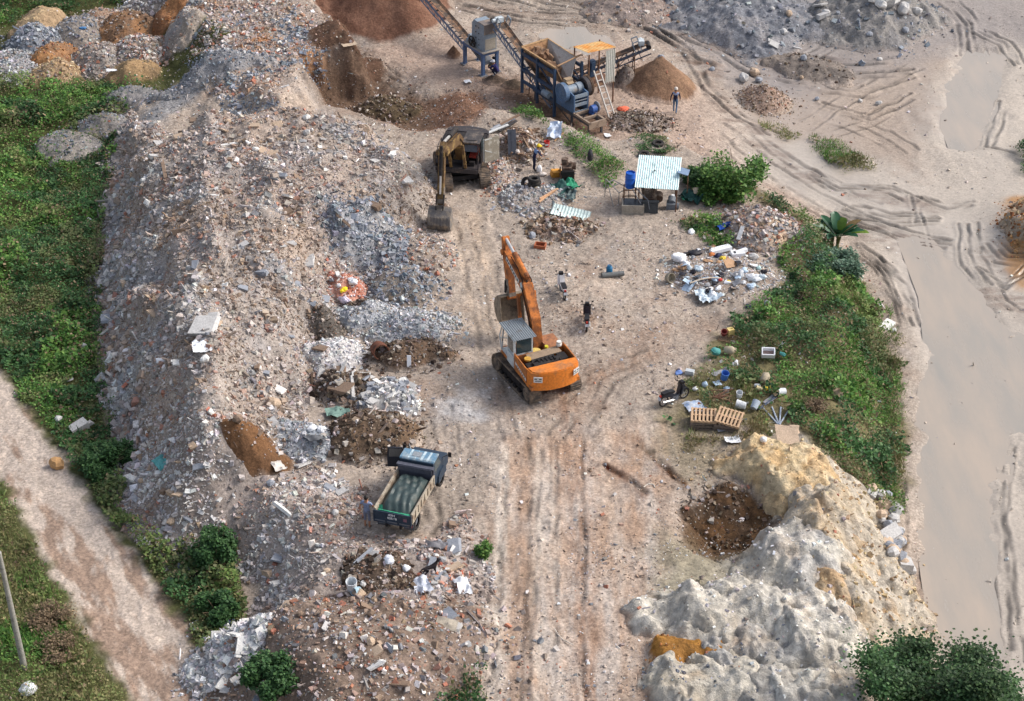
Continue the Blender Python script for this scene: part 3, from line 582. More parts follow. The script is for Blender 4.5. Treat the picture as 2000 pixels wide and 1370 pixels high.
def ground_colour(x, y):
    n = len(x); c = np.tile(np.array(S(163, 150, 138)), (n, 1))
    tint = fbm(x * .25, y * .25, 4, 201)[:, None]
    c = c * (1 + .3 * tint) + np.clip(tint, 0, 1) * np.array([.03, .005, -.01])
    reddish = np.clip(fbm(x * .5, y * .5, 5, 215, .6) * 3 - .15, 0, 1)[:, None]
    c = c * (1 - .65 * reddish) + .65 * reddish * np.array(S(136, 110, 92))
    greyish = np.clip(fbm(x * .6, y * .6, 5, 225, .6) * 3 - .35, 0, 1)[:, None]
    c = c * (1 - .6 * greyish) + .6 * greyish * np.array(S(160, 154, 152))
    c = zone(c, x, y, P_PAD, S(164, 144, 130), 1.5, 2, 231)
    c = zone(c, x, y, pl([(940, 150), (1010, 150), (1040, 180), (1120, 200), (1200, 240), (1190, 280), (1100, 262), (1010, 215)], -1), S(112, 90, 76), .9, 1.8, 232)
    c = zone(c, x, y, P_LOW + np.array([1.2, 0]), S(180, 169, 157), 1.2, 1.5, 235, 60, np.where(x > 10, ss(10, 17, x), 0))
    c = zone(c, x, y, pl([(1380, 120), (1860, 80), (1830, 200), (1790, 330), (1620, 270), (1480, 250)], -1.7), S(168, 152, 138), 1.5, 3, 236)
    c = zone(c, x, y, P_GREYTOP, S(144, 136, 132), 2, 3, 237, k=.85)
    for q in ([(900, 20), (1010, 50), (1130, 65), (1260, 90), (1380, 140)], [(960, -10), (1100, 10), (1250, 40), (1400, 95), (1500, 120), (1640, 130)], [(1380, 130), (1400, 200), (1480, 270), (1580, 340)], [(1640, 425), (1720, 450), (1800, 470)], [(1700, 370), (1800, 385)], [(1940, 490), (2020, 530)], [(1920, 560), (2020, 590)]):
        Q = pl(q, -1.7); d = lsd(x, y, Q) + 1.6 * fbm(x * .6, y * .6, 4, 293); g = np.clip(.5 + 3 * fbm(x * .9, y * 2.2, 5, 294, .65), 0, 1); m = (ss(1.7, .2, d) * g * .75)[:, None]; c = c * (1 - m) + m * np.array(S(124, 106, 94))
    c = zone(c, x, y, P_BROWNSLOPE, S(128, 98, 80), .8, 2, 239)
    c = zone(c, x, y, P_PIT, S(104, 84, 70), 1.2, 2.5, 241)
    c = zone(c, x, y, P_TIP, S(150, 138, 128), .8, 1.5, 242)
    c = zone(c, x, y, P_PLAT, S(166, 150, 138), .8, 1.2, 243)
    c = zone(c, x, y, pl([(500, 60), (640, 90), (600, 110), (480, 90)], 1.5), S(164, 124, 92), .8, 1.5, 244)
    c = zone(c, x, y, pl([(420, 115), (570, 120), (570, 150), (450, 150), (300, 250), (240, 230), (300, 195)], 0), S(140, 138, 138), .6, 1.5, 245)
    # yard track, streaked along the direction of travel
    st = fbm(x * 1.5, y * .16, 5, 251, .62) + .6 * fbm(x * .9, y * .7, 4, 253)
    m = ss(-1, 1, boxed(psd, x, y, P_YARDTRK, 4, -9) + fbm(x * .5, y * .3, 3, 252) * 2)[:, None]
    warm = np.clip(st * 2.6 + .45, 0, 1)[:, None]
    c = c * (1 - m) + m * (warm * np.array(S(168, 142, 122)) + (1 - warm) * np.array(S(180, 168, 158)))
    for pts, wd, cl_, kk in (([(1010, 1420), (1030, 1050), (1028, 860), (985, 760)], .55, S(148, 124, 106), .75), ([(1150, 1420), (1135, 1100), (1118, 830), (1090, 760)], .6, S(144, 114, 94), .85), ([(955, 1420), (975, 1150), (988, 880)], .4, S(206, 196, 184), .8),
                          ([(1085, 1420), (1080, 1100), (1072, 900)], .45, S(192, 180, 168), .7), ([(1230, 1420), (1215, 1100), (1170, 830)], .5, S(178, 158, 140), .6), ([(1045, 1420), (1050, 1100), (1045, 880)], .25, S(198, 186, 172), .6),
                          ([(1180, 905), (1225, 935), (1262, 968)], .26, S(112, 78, 60), 1.3), ([(1238, 858), (1285, 905), (1332, 948)], .26, S(112, 78, 60), 1.3), ([(930, 420), (955, 560), (985, 640)], .5, S(186, 164, 142), .7), ([(1130, 620), (1210, 650), (1300, 640)], .8, S(142, 114, 94), .6), ([(1110, 780), (1200, 720), (1290, 690)], .7, S(146, 116, 94), .6), ([(890, 420), (915, 560), (940, 640)], .5, S(180, 160, 140), .6)):
        Q = pl(pts, 0); d = lsd(x + .5 * fbm(x * .5, y * .3, 3, 291), y, Q); g = np.clip(.55 + 2.4 * fbm(x * 3.2, y * .7, 5, 292 + int(wd * 40), .7), 0, 1); m = (np.exp(-(d / wd) ** 2) * g * kk)[:, None]; c = c * (1 - m) + m * np.array(cl_)
    c = zone(c, x, y, P_PALE, S(172, 170, 170), .9, 2.2, 254)
    # green bank soil
    c = zone(c, x, y, P_RBANK, S(112, 104, 76), .6, 2.0, 256)
    # left low land and lane
    sdl = psd(x, y, P_LEFT); m = ss(-.2, .9, sdl + fbm(x, y, 3, 257) * 1.2)[:, None]
    soil = np.array(S(82, 84, 52)) * (1 + .5 * fbm(x * .8, y * .8, 4, 258)[:, None])
    c = c * (1 - m) + soil * m
    sdr_ = boxed(psd, x, y, P_ROAD, 4, -9); m = ss(-.35, .35, sdr_ + fbm(x * 1.3, y * 1.3, 4, 259) * 1.1)[:, None]
    ca, sa = math.cos(R(-62)), math.sin(R(-62)); al = x * ca + y * sa; ac = -x * sa + y * ca
    wetm = np.clip((fbm(al * .35, ac * 1.5, 5, 260, .62) * 9 + (1.15 * ss(68, 60, y) - .75)), 0, 1)[:, None]
    rc = np.array(S(188, 173, 160)) * (1 + .22 * fbm(al * .5, ac * 2.4, 4, 262)[:, None])
    rc = rc * (1 - wetm) + wetm * np.array(S(156, 134, 118))
    c = c * (1 - m) + rc * m
    
    c = zone(c, x, y, pl([(1560, 880), (1650, 930), (1740, 1060), (1790, 1250), (1660, 1300), (1300, 1400), (1280, 1180), (1420, 1060), (1520, 1040)], -.5), S(192, 182, 166), 1, 2, 264)
    c = zone(c, x, y, P_DARKCLAY, S(88, 68, 50), .5, 1.6, 263)
    c = zone(c, x, y, pl([(1290, 1040), (1420, 1060), (1400, 1160), (1290, 1190)], 0), S(136, 128, 108), 1.2, 2.5, 266, k=.8)
    c = zone(c, x, y, pl([(1290, 800), (1420, 860), (1400, 950), (1290, 900)], 0), S(138, 126, 104), 1.2, 2.5, 267, k=.8)
    c = zone(c, x, y, P_OCHRE, S(172, 130, 84), .8, 2, 265)
    # grassy verge of the lane: left triangle
    return c
gc = ground_colour(gx_, gy_)
mudm = ss(.2, 2.0, psd(gx_, gy_, P_LOW)) * ss(11, 17, gx_)
wetf = np.clip(mudm * (.72 + 1.4 * fbm(gx_ * .3, gy_ * .12, 4, 271)), 0, 1)
gc *= (1 - .10 * wetf)[:, None]
gc *= dkr[:, None]
gc *= (1 + (1 - mudm * .8) * (.40 * fbm(gx_ * 4.5, gy_ * 4.5, 3, 281, .7) + .34 * fbm(gx_ * 1.3, gy_ * 1.3, 4, 283, .6)))[:, None]
EARTH = amat('earth', wet=True); EARTHF = amat('heap_earth', bdist=.08)
ground = nmesh('ground', np.stack([gx_, gy_, gz], 1), GF, EARTH, gc, wetf, True)
tag(ground, kind='structure')

# water lying in the low places
WATER = bpy.data.materials.new('puddle_water'); WATER.use_nodes = True
def _water():
    t = WATER.node_tree; N = t.nodes; L = t.links; b = N['Principled BSDF']
    b.inputs['Base Color'].default_value = (*S(164, 154, 142), 1); b.inputs['Roughness'].default_value = .12; b.inputs['IOR'].default_value = 1.33
    n = N.new('ShaderNodeTexNoise'); n.inputs['Scale'].default_value = 1.0; n.inputs['Detail'].default_value = 7; n.inputs['Roughness'].default_value = .62; g = N.new('ShaderNodeNewGeometry'); mp = N.new('ShaderNodeMapping'); mp.inputs['Scale'].default_value = (.55, .12, 1)
    L.new(g.outputs['Position'], mp.inputs['Vector']); L.new(mp.outputs[0], n.inputs['Vector'])
    rr = N.new('ShaderNodeMapRange'); rr.inputs[1].default_value = .4; rr.inputs[2].default_value = .6; rr.inputs[3].default_value = .05; rr.inputs[4].default_value = .34; L.new(n.outputs[0], rr.inputs[0]); L.new(rr.outputs[0], b.inputs['Roughness'])
    r = N.new('ShaderNodeValToRGB'); r.color_ramp.elements[0].position = .35; r.color_ramp.elements[1].position = .68
    r.color_ramp.elements[0].color = (*S(172, 159, 146), 1); r.color_ramp.elements[1].color = (*S(152, 147, 140), 1)
    L.new(n.outputs[0], r.inputs[0]); L.new(r.outputs[0], b.inputs['Base Color'])
_water()
for P, lv, sdw in PUD:
    c_ = P.mean(0); d_ = P - c_; Q = c_ + d_ * (1 + 1.0 / np.hypot(d_[:, 0], d_[:, 1]))[:, None]
    o = MB().add([(q[0], q[1], lv) for q in Q], [tuple(range(len(Q)))[::-1]]).build('water', WATER); o['kind'] = 'structure'
# ================================================================ MOUNDS, FRAGMENTS
CUBE = np.array([(i, j, k) for k in (-1, 1) for j in (-1, 1) for i in (-1, 1)], float) * .5
CF = np.array([(0, 2, 3, 1), (4, 5, 7, 6), (0, 1, 5, 4), (2, 6, 7, 3), (0, 4, 6, 2), (1, 3, 7, 5)])
def rotm(yaw, tx, ty):
    n = len(yaw); c, s = np.cos(yaw), np.sin(yaw); Z = np.zeros(n); O = np.ones(n)
    Rz = np.stack([c, -s, Z, s, c, Z, Z, Z, O], 1).reshape(n, 3, 3)
    c, s = np.cos(tx), np.sin(tx); Rx = np.stack([O, Z, Z, Z, c, -s, Z, s, c], 1).reshape(n, 3, 3)
    c, s = np.cos(ty), np.sin(ty); Ry = np.stack([c, Z, s, Z, O, Z, -s, Z, c], 1).reshape(n, 3, 3)
    return Rz @ Rx @ Ry
def rocks(name, P, size, cols, parent=None, tilt=.6, flat=.45, m=None, kind='stuff', stick=.05):
    n = len(P)
    if n == 0: return None
    d = np.stack([np.ones(n), RNG.uniform(.5, 1, n), RNG.uniform(flat * .4, flat * 1.8, n)], 1) * size[:, None]
    st = RNG.random(n) < stick; d[st] *= np.array([3.2, .32, .5])
    V = CUBE[None] * (1 + 0) + RNG.uniform(-.17, .17, (n, 8, 3))
    V = V * d[:, None, :]
    M = rotm(RNG.uniform(0, 6.28, n), RNG.normal(0, tilt, n), RNG.normal(0, tilt, n))
    V = np.einsum('nij,nkj->nki', M, V) + P[:, None, :]
    F = (CF[None] + (np.arange(n) * 8)[:, None, None]).reshape(-1, 4)
    o = nmesh(name, V.reshape(-1, 3), F, m or STONE, np.repeat(cols, 8, 0), parent=parent)
    if kind: o['kind'] = kind
    return o
CLAYM = amat('clay', fine=(2.6, 16), var=.3, bump=1.0, bdist=.22)
STONE = amat('stone', rough=.95, fine=(9, 40), var=.22, bump=.35, bdist=.03)
def sizes(n, lo, hi, p=2.1):
    return np.minimum(lo * (1 - RNG.random(n)) ** (-1 / p), hi)
def pick(pal, n, jit=.12):
    a = np.array(PAL[pal]); c = a[RNG.integers(0, len(a), n)]
    return np.clip(c * (1 + RNG.normal(0, jit, (n, 1))) * (1 + RNG.normal(0, .03, (n, 3))), .01, .95)
def patch(name, x0, x1, y0, y1, st, fb, fbase, fcol, parent=None):
    gx, gyy = np.meshgrid(np.arange(x0, x1, st), np.arange(y0, y1, st)); x, y = gx.ravel(), gyy.ravel()
    b = fb(x, y); r, c = gx.shape; id_ = np.arange(r * c).reshape(r, c)
    F = np.stack([id_[:-1, :-1].ravel(), id_[:-1, 1:].ravel(), id_[1:, 1:].ravel(), id_[1:, :-1].ravel()], 1)
    F = F[(b[F] > .004).any(1)]; u, inv = np.unique(F, return_inverse=True)
    x, y, b = x[u], y[u], b[u]; z = fbase(x, y) + np.where(b > .004, b, -.12)
    return nmesh(name, np.stack([x, y, z], 1), inv.reshape(F.shape), CLAYM if name == 'clay_mound' else EARTHF, fcol(x, y, b), smooth=True, parent=parent)
def scatter(n, x0, x1, y0, y1): return RNG.uniform(x0, x1, n), RNG.uniform(y0, y1, n)
def heapmask(x, y, skip=()):
    b = np.zeros_like(x)
    for hp in HEAPS:
        if hp['label'] in skip: continue
        m = near(hp, x, y)
        if m.any(): b[m] = np.maximum(b[m], bump(hp, x[m], y[m]))
    return b < .12
def heapmask2(x, y): return heapmask(x, y, ('low reddish rubble heap where the black dog stands'))
# the long mound
def m1col(x, y, b):
    c = np.tile(np.array(S(158, 148, 140)), (len(x), 1))
    k = np.clip(fbm(x * .35, y * .25, 4, 301) * 3.2 + .2, 0, 1)[:, None]; c = c * (1 - k * .6) + k * .6 * np.array(S(172, 152, 136))
    k = np.clip(fbm(x * .4, y * .3, 4, 311) * 4 - .3, 0, 1)[:, None]; c = c * (1 - k * .6) + k * .6 * np.array(S(138, 118, 102))
    k = np.clip(fbm(x * .4, y * .4, 4, 321) * 4 - .2, 0, 1)[:, None]; c = c * (1 - k * .6) + k * .6 * np.array(S(148, 148, 152))
    return c * (1 + .5 * fbm(x * 3, y * 3, 3, 331)[:, None])
x0, y0 = P_M1.min(0) - 1; x1, y1 = P_M1.max(0) + 1
def Hb(x, y): return H(x, y)
mound = patch('rubble_mound', x0, x1, y0, y1, .12, bM1, G0, m1col)
tag(mound, 'long high mound of broken brick and concrete rubble along the left of the yard', 'rubble mound')
nf = int((x1 - x0) * (y1 - y0) * 150); fx, fy = scatter(nf, x0, x1, y0, y1); fb = bM1(fx, fy); ok = (fb > .03) & (heapmask(fx, fy) | (RNG.random(nf) < .04)); fx, fy = fx[ok], fy[ok]
sdl = psd(fx, fy, P_LEFT)
s = sizes(len(fx), .042, .26, 2.05); s *= np.where(fbm(fx * .5, fy * .5, 3, 341) > .05, 1.25, .95)
cc = pick('mix', len(fx)); g = (fbm(fx * .4, fy * .4, 3, 343) > .08); cc[g] = pick('grey', int(g.sum()))
g = fbm(fx * .45, fy * .45, 3, 345) > .16; cc[g] = pick('brown', int(g.sum())) * 1.15
g = RNG.random(len(fx)) < .07 + .10 * ss(-4, -1, sdl); cc[g] = pick('white', int(g.sum())) * 1.1
g = RNG.random(len(fx)) < .018; cc[g] = pick('pink', int(g.sum()))
lw_ = ss(76, 68, fy) * ss(-5.5, -1.5, sdl); g = RNG.random(len(fx)) < .6 * lw_; cc[g] = pick('white', int(g.sum())) * .97
base_ = m1col(fx, fy, None); kd_ = RNG.uniform(.1, .75, (len(fx), 1)) * (1 - .7 * lw_)[:, None]; cc = cc * (1 - kd_) + base_ * RNG.uniform(.8, 1.3, (len(fx), 1)) * kd_
dust = fbm(fx * .55, fy * .4, 4, 347, .6) + .04 - .4 * ss(-4, -2, sdl); keep = (RNG.random(len(fx)) > np.clip(dust * 3, 0, .6)) | (s > .2); s = np.where(dust > .12, s * .75, s) * (1 + .5 * ss(-2.0, -.2, sdl)); fx, fy, s, cc = fx[keep], fy[keep], s[keep], cc[keep]
rocks('rubble_fragments', np.stack([fx, fy, H(fx, fy) + s * .05], 1), s, cc, mound, stick=.09)
# embankment and lower rubble that spreads over the yard level, left and below the truck
P_SPREAD = pz([(230, 900, -2.2), (252, 1040, -2.2), (330, 1105, -2.2), (420, 1090, -1.5), (500, 1110, -1), (500, 1180, -1), (470, 1230, -1.8), (400, 1300, -2.2), (440, 1380, -2), (560, 1420, 0), (760, 1420, 0), (940, 1290, 0), (950, 1180, 0), (955, 1040, 0), (900, 1000, 0), (850, 1040, 0),
               (830, 1060, 0), (700, 1040, 0), (720, 960, 0), (600, 900, 0), (560, 880, 0), (480, 900, 0), (400, 900, 0)])
x0, y0 = P_SPREAD.min(0) - 1; x1, y1 = P_SPREAD.max(0) + 1
def bS(x, y):
    s = psd(x, y, P_SPREAD) + fbm(x * .8, y * .8, 4, 351) * 1.6
    return np.where(s > 0, .05 + .25 * ss(0, 2, s) * (.9 + 1.5 * fbm(x * .7, y * .7, 4, 353)) + .05 * fbm(x * 3, y * 3, 2, 355), 0).clip(0)
BASE0 = H1
spread = patch('rubble_spread', x0, x1, y0, y1, .12, bS, H1, lambda x, y, b: np.array(S(156, 144, 136)) * (1 + .8 * fbm(x * .5, y * .5, 4, 357)[:, None]) * (1 + .5 * fbm(x * 3, y * 3, 3, 359)[:, None]))
tag(spread, 'flat spread of pale rubble sloping from the dump truck down to the lane', 'rubble')
_H = H
def H(x, y):
    x = np.atleast_1d(np.asarray(x, float)); y = np.atleast_1d(np.asarray(y, float))
    return np.maximum(_H(x, y), H1(x, y) + boxed(lambda a, b, P: bS(a, b), x, y, P_SPREAD, 1, 0))
nf = int((x1 - x0) * (y1 - y0) * 120); fx, fy = scatter(nf, x0, x1, y0, y1); ok = (bS(fx, fy) > .02) & (heapmask2(fx, fy) | (RNG.random(nf) < .06)); fx, fy = fx[ok], fy[ok]
s = sizes(len(fx), .05, .26, 2.0); cc = pick('mix', len(fx)); g = fbm(fx * .35, fy * .35, 3, 361) > -.02; cc[g] = pick('white', int(g.sum())) * .95
g = RNG.random(len(fx)) < .03; cc[g] = pick('pink', int(g.sum()))
kd_ = RNG.uniform(.05, .5, (len(fx), 1)); cc = cc * (1 - kd_) + np.array(S(160, 148, 140)) * RNG.uniform(.8, 1.25, (len(fx), 1)) * kd_
dn = fbm(fx * .5, fy * .5, 4, 363, .6); lowp = 1 - ss(58.5, 61.5, fy); kk = (lowp * ss(-.1, .1, dn))[:, None] * .8; cc = cc * (1 - kk) + np.array(S(142, 122, 108)) * RNG.uniform(.7, 1.3, (len(fx), 1)) * kk
keep = RNG.random(len(fx)) > np.clip(dn * 3 + .1, 0, .7); fx, fy, s, cc = fx[keep], fy[keep], s[keep], cc[keep]
rocks('rubble_fragments', np.stack([fx, fy, H(fx, fy) + s * .05], 1), s, cc, spread, stick=.08)
# every heap
HOBJ = []
for i, hp in enumerate(HEAPS):
    q = max(hp['rx'], hp['ry']) * 1.35
    st = .10 if hp['rx'] > 3 else .08
    a, b_ = np.array(hp['a']), np.array(hp['b'])
    def colf(x, y, b, hp=hp, a=a, b_=b_):
        k = np.clip(fbm(x * 1.1, y * 1.1, 4, hp['seed'] + 21) * 4 + .5, 0, 1)[:, None]
        c = a * (1 - k) + b_ * k
        if hp['cat'] == 'clay mound' and 'orange clay lump' not in hp['label'][:20]:      # bands of clay run through all the mounds alike
            f1 = np.clip(fbm(x * .30, y * .22, 4, 771, .6) * 3.2 + .5, 0, 1)[:, None]; f2 = np.clip(fbm(x * .55, y * .4, 5, 773, .6) * 4.5 + .1, 0, 1)[:, None]; f3 = np.clip(fbm(x * 1.3, y * .9, 5, 775, .65) * 6 - .5, 0, 1)[:, None]
            fld = np.array(CLW) * (1 - f1) + np.array(S(196, 186, 168)) * f1; fld = fld * (1 - .8 * f2) + .8 * f2 * np.array(CLY); fld = fld * (1 - .65 * f3) + .65 * f3 * np.array(S(140, 136, 132))
            f4 = np.clip(fbm(x * .7, y * .7, 5, 779, .6) * 6 - .9, 0, 1)[:, None]; fld = fld * (1 - .7 * f4) + .7 * f4 * np.array(S(188, 146, 92)); kf = .3 if 'yellow ochre' in hp['label'] or 'orange brown' in hp['label'] or 'cream and' in hp['label'] else .5; c = c * (1 - kf) + fld * kf
        return c * (1 + (.45 if hp['rough'] > .5 else .25) * fbm(x * 3.3, y * 3.3, 3, hp['seed'] + 23)[:, None])
    base = (lambda x, y: H1(x, y)); colf0 = colf
    def colf(x, y, b, hp=hp, f0=colf0):
        k = ss(.0, .32, b / min(hp['h'], .9) + .5 * fbm(x * 1.6, y * 1.6, 3, hp['seed'] + 31))[:, None]
        g = np.where((bM1(x, y) > .05)[:, None], m1col(x, y, b), ground_colour(x, y)); return g * (1 - k) + f0(x, y, b) * k
    o = patch(hp['name'], hp['x'] - q, hp['x'] + q, hp['y'] - q, hp['y'] + q, st, lambda x, y, hp=hp: bump(hp, x, y), base, colf)
    tag(o, hp['label'], hp['cat'], hp['group']); HOBJ.append(o)
    if hp['dens'] > 0:
        nf = int(4 * q * q * hp['dens'] * 1.25); fx, fy = scatter(nf, hp['x'] - q, hp['x'] + q, hp['y'] - q, hp['y'] + q)
        b = bump(hp, fx, fy); rr_ = np.hypot((fx - hp['x']) / hp['rx'], (fy - hp['y']) / hp['ry']); ok = (b > .02) | (RNG.random(nf) < .45 * np.exp(-((rr_ - .9) / .28) ** 2)); fx, fy, b = fx[ok], fy[ok], b[ok]
        zz = H1(fx, fy) + b; top = zz > H(fx, fy) - .03; fx, fy, zz = fx[top], fy[top], zz[top]
        s = sizes(len(fx), hp['size'][0], hp['size'][1], 1.9)
        cc = pick(hp['pal'], len(fx)); g = RNG.random(len(fx)) < .10; cc[g] = pick('mix', int(g.sum()))
        rocks('loose_stones', np.stack([fx, fy, zz + s * .08], 1), s, cc, o, stick=.12 if hp['name'] in ('twig_heap', 'debris_heap', 'soil_heap') else .05)
# pebbles and crumbs of rubble strewn over the bare ground
NG = 260000; fy = 45 + 80 * RNG.random(NG); a = RNG.uniform(-1, 1, NG) * (.235 * fy + 8.5) / fy; fx = a * fy
sdl = psd(fx, fy, P_LEFT); sdr = psd(fx, fy, P_LOW)
p = np.where(sdl > 0, .02, np.where((sdr > 0) & (fx > 12), .14, np.where(sdr > 0, .5, .85))) * np.clip(.6 + 2.6 * fbm(fx * .4, fy * .4, 4, 371), .05, 1)
p *= np.where((fx > 11) & (fy < 75) & (sdr < 0), .5, 1)
trk = lsd(fx, fy, pl([(1010, 1400), (1050, 1000), (1000, 850), (940, 560), (905, 380)], 0)) < 1.6; p[trk] *= .35
ok = (RNG.random(len(fx)) < p) & (bM1(fx, fy) < .02)
plat = psd(fx, fy, P_PLAT) > -.2; ok |= plat & (RNG.random(len(fx)) < .9); ok |= ((psd(fx, fy, P_TIP) > 0) | (psd(fx, fy, P_BROWNSLOPE) > -1) | (psd(fx, fy, P_PIT) > -1)) & (RNG.random(len(fx)) < .95)
ok &= heapmask(fx, fy) | (RNG.random(len(fx)) < .02)
fx, fy = fx[ok], fy[ok]; s = sizes(len(fx), .026, .17, 2.1); s[psd(fx, fy, P_PLAT) > -.2] *= 1.5; cc = pick('mix', len(fx)); q = RNG.random(len(fx)) < .72; cc[q] = ground_colour(fx[q], fy[q]) * RNG.uniform(.75, 1.25, (int(q.sum()), 1))
g = RNG.random(len(fx)) < .14; cc[g] = pick('white', int(g.sum()))
peb = rocks('gravel', np.stack([fx, fy, H(fx, fy) + s * .06], 1), s, cc, None, stick=.08)

Q_ = P_PLAT - P_PLAT.mean(0); P_PLW = P_PLAT.mean(0) + Q_ * 1.12 + np.array([-1.0, -1.6])
x0, y0 = P_PLW.min(0); x1, y1 = P_PLW.max(0); y1 = min(y1, 130)
nf = int((x1 - x0) * (y1 - y0) * 75); fx, fy = scatter(nf, x0, x1, y0, y1); sd = psd(fx, fy, P_PLW) + fbm(fx * .5, fy * .5, 3, 381) * 3
ok = (sd > 0) & (bM1(fx, fy) < .05) & heapmask(fx, fy) & (G0(fx, fy) > -.9); fx, fy = fx[ok], fy[ok]
s = sizes(len(fx), .05, .3, 2.0); cc = pick('mix', len(fx)); g = fbm(fx * .4, fy * .4, 3, 383) > .03; cc[g] = pick('slate', int(g.sum())) * 1.1; g = fbm(fx * .3, fy * .8, 3, 385) > .17; cc[g] = .5 * pick('orange', int(g.sum())) + .5 * cc[g]
tag(rocks('plateau_rubble', np.stack([fx, fy, H(fx, fy) + s * .05], 1), s, cc), kind='stuff')
# ---------------------------------------------------------------- the largest lumps, each one a thing
def chunk_mesh(kind, seed):
    rs = np.random.default_rng(seed)
    dims = {'slab': (1.2, .8, .16), 'block': (.95, .55, .45), 'lump': (.9, .75, .6), 'post': (1.9, .24, .2)}[kind]
    bm = MB(); V = CUBE + rs.uniform(-.14, .14, (8, 3)) * (1 if kind != 'post' else .4)
    if kind == 'lump':          # rounded boulder: cut corners
        bm.sph((0, 0, 0), (.5, .5, .5), 7, 5); vs = [Vector(v) * (1 + rs.uniform(-.16, .16)) for v in bm.V]; bm.V = [Vector((v.x * dims[0], v.y * dims[1], v.z * dims[2])) for v in vs]
    else:
        bm.add([tuple(v * np.array(dims)) for v in V], [tuple(f) for f in CF])
        # a chipped corner
        bm.add([tuple((v * .45 + np.array([.42, -.3, .1])) * np.array(dims)) for v in CUBE + rs.uniform(-.2, .2, (8, 3))], [tuple(f) for f in CF])
    return bm
CHC = {'pale grey': S(186, 184, 182), 'white': S(222, 220, 216), 'blue grey': S(146, 150, 158), 'tan': S(186, 164, 142), 'brown': S(134, 114, 98)}
CHM = {}
for kind in ('slab', 'block', 'lump', 'post'):
    for ci, (cn, cv) in enumerate(CHC.items()):
        for k in range(2):
            CHM[kind, cn, k] = (kind, cn, k)
def chunk_obj(kind, cn, k):
    v = CHM[kind, cn, k]
    if isinstance(v, tuple):
        v = chunk_mesh(kind, hash((len(kind), len(cn), k)) % 9999 + ord(kind[0]) * 7 + ord(cn[0]) + k * 31).build('x', mat('concrete ' + cn, CHC[cn], .95, bump=.5, scale=2.5, amt=.35, var=.2))
        CHM[kind, cn, k] = v.data; bpy.data.objects.remove(v)
    return CHM[kind, cn, k]
NAMES = {'slab': 'concrete_slab', 'block': 'concrete_block', 'lump': 'boulder', 'post': 'concrete_post'}
ADJ = {'slab': 'flat {} concrete slab', 'block': 'square {} concrete block', 'lump': 'rounded {} boulder', 'post': 'long {} concrete post piece'}
def lump(x, y, size, kind, cn, label, group=None, k=None, tilt=.3, sink=.12, yaw=None):
    me = chunk_obj(kind, cn, k if k is not None else random.randrange(2))
    o = bpy.data.objects.new(NAMES[kind], me); COL.objects.link(o); o.scale = (size,) * 3
    o.location = (x, y, hz(x, y) + size * (.10 if kind != 'lump' else .22)); o.rotation_euler = (random.gauss(0, tilt), random.gauss(0, tilt), random.uniform(0, 6.3) if yaw is None else yaw)
    return tag(o, label, NAMES[kind].split('_')[-1], group, 'thing')
def strew(n, ok, bbox, where, sz, kinds=('slab', 'block', 'lump', 'post'), cols=None, wt=(5, 4, 3, 1)):
    c = 0; t = 0
    while c < n and t < n * 60:
        t += 1; x, y = random.uniform(*bbox[0]), random.uniform(*bbox[1])
        if not ok(x, y): continue
        kind = random.choices(kinds, wt[:len(kinds)])[0]; cn = random.choice(cols or list(CHC)); c += 1
        ad = ADJ[kind].format(cn)
        lump(x, y, random.uniform(*sz) * (1 if random.random() < .8 else 1.35), kind, cn, ad + ' lying ' + where, ad + 's ' + where)
def inM1(x, y): return bM1(np.array([x]), np.array([y]))[0] > .15
def lower(x, y): return psd(np.array([x]), np.array([y]), P_SPREAD)[0] > .3
mx0, my0 = P_M1.min(0); mx1, my1 = P_M1.max(0)
strew(105, inM1, ((mx0, mx1), (my0, my1)), 'on the long rubble mound', (.34, .6))
sx0, sy0 = P_SPREAD.min(0); sx1, sy1 = P_SPREAD.max(0)
strew(60, lower, ((sx0, sx1), (sy0, sy1)), 'on the rubble spread below the dump truck', (.3, .55))
hx, hy = gp(762, 778, .2)
strew(34, lambda x, y: ((x - hx) / 1.6) ** 2 + ((y - hy) / 1.6) ** 2 < 1, ((hx - 1.6, hx + 1.6), (hy - 1.6, hy + 1.6)), 'in the pale block heap beside the yard', (.28, .46), ('block', 'slab'), ['pale grey', 'white', 'blue grey'], (6, 2))
hx2, hy2 = gp(455, 1268, -1)
strew(26, lambda x, y: ((x - hx2) / 1.9) ** 2 + ((y - hy2) / 2) ** 2 < 1, ((hx2 - 2, hx2 + 2), (hy2 - 2, hy2 + 2)), 'in the white tile heap near the lane', (.3, .5), ('slab',), ['white', 'pale grey'], (6,))
hx3, hy3 = gp(672, 752, .3)
strew(12, lambda x, y: ((x - hx3) / 1.5) ** 2 + ((y - hy3) / 1.4) ** 2 < 1, ((hx3 - 1.6, hx3 + 1.6), (hy3 - 1.6, hy3 + 1.6)), 'in the dark heap of broken slabs', (.4, .65), ('slab', 'post'), ['pale grey', 'brown'], (3, 2))
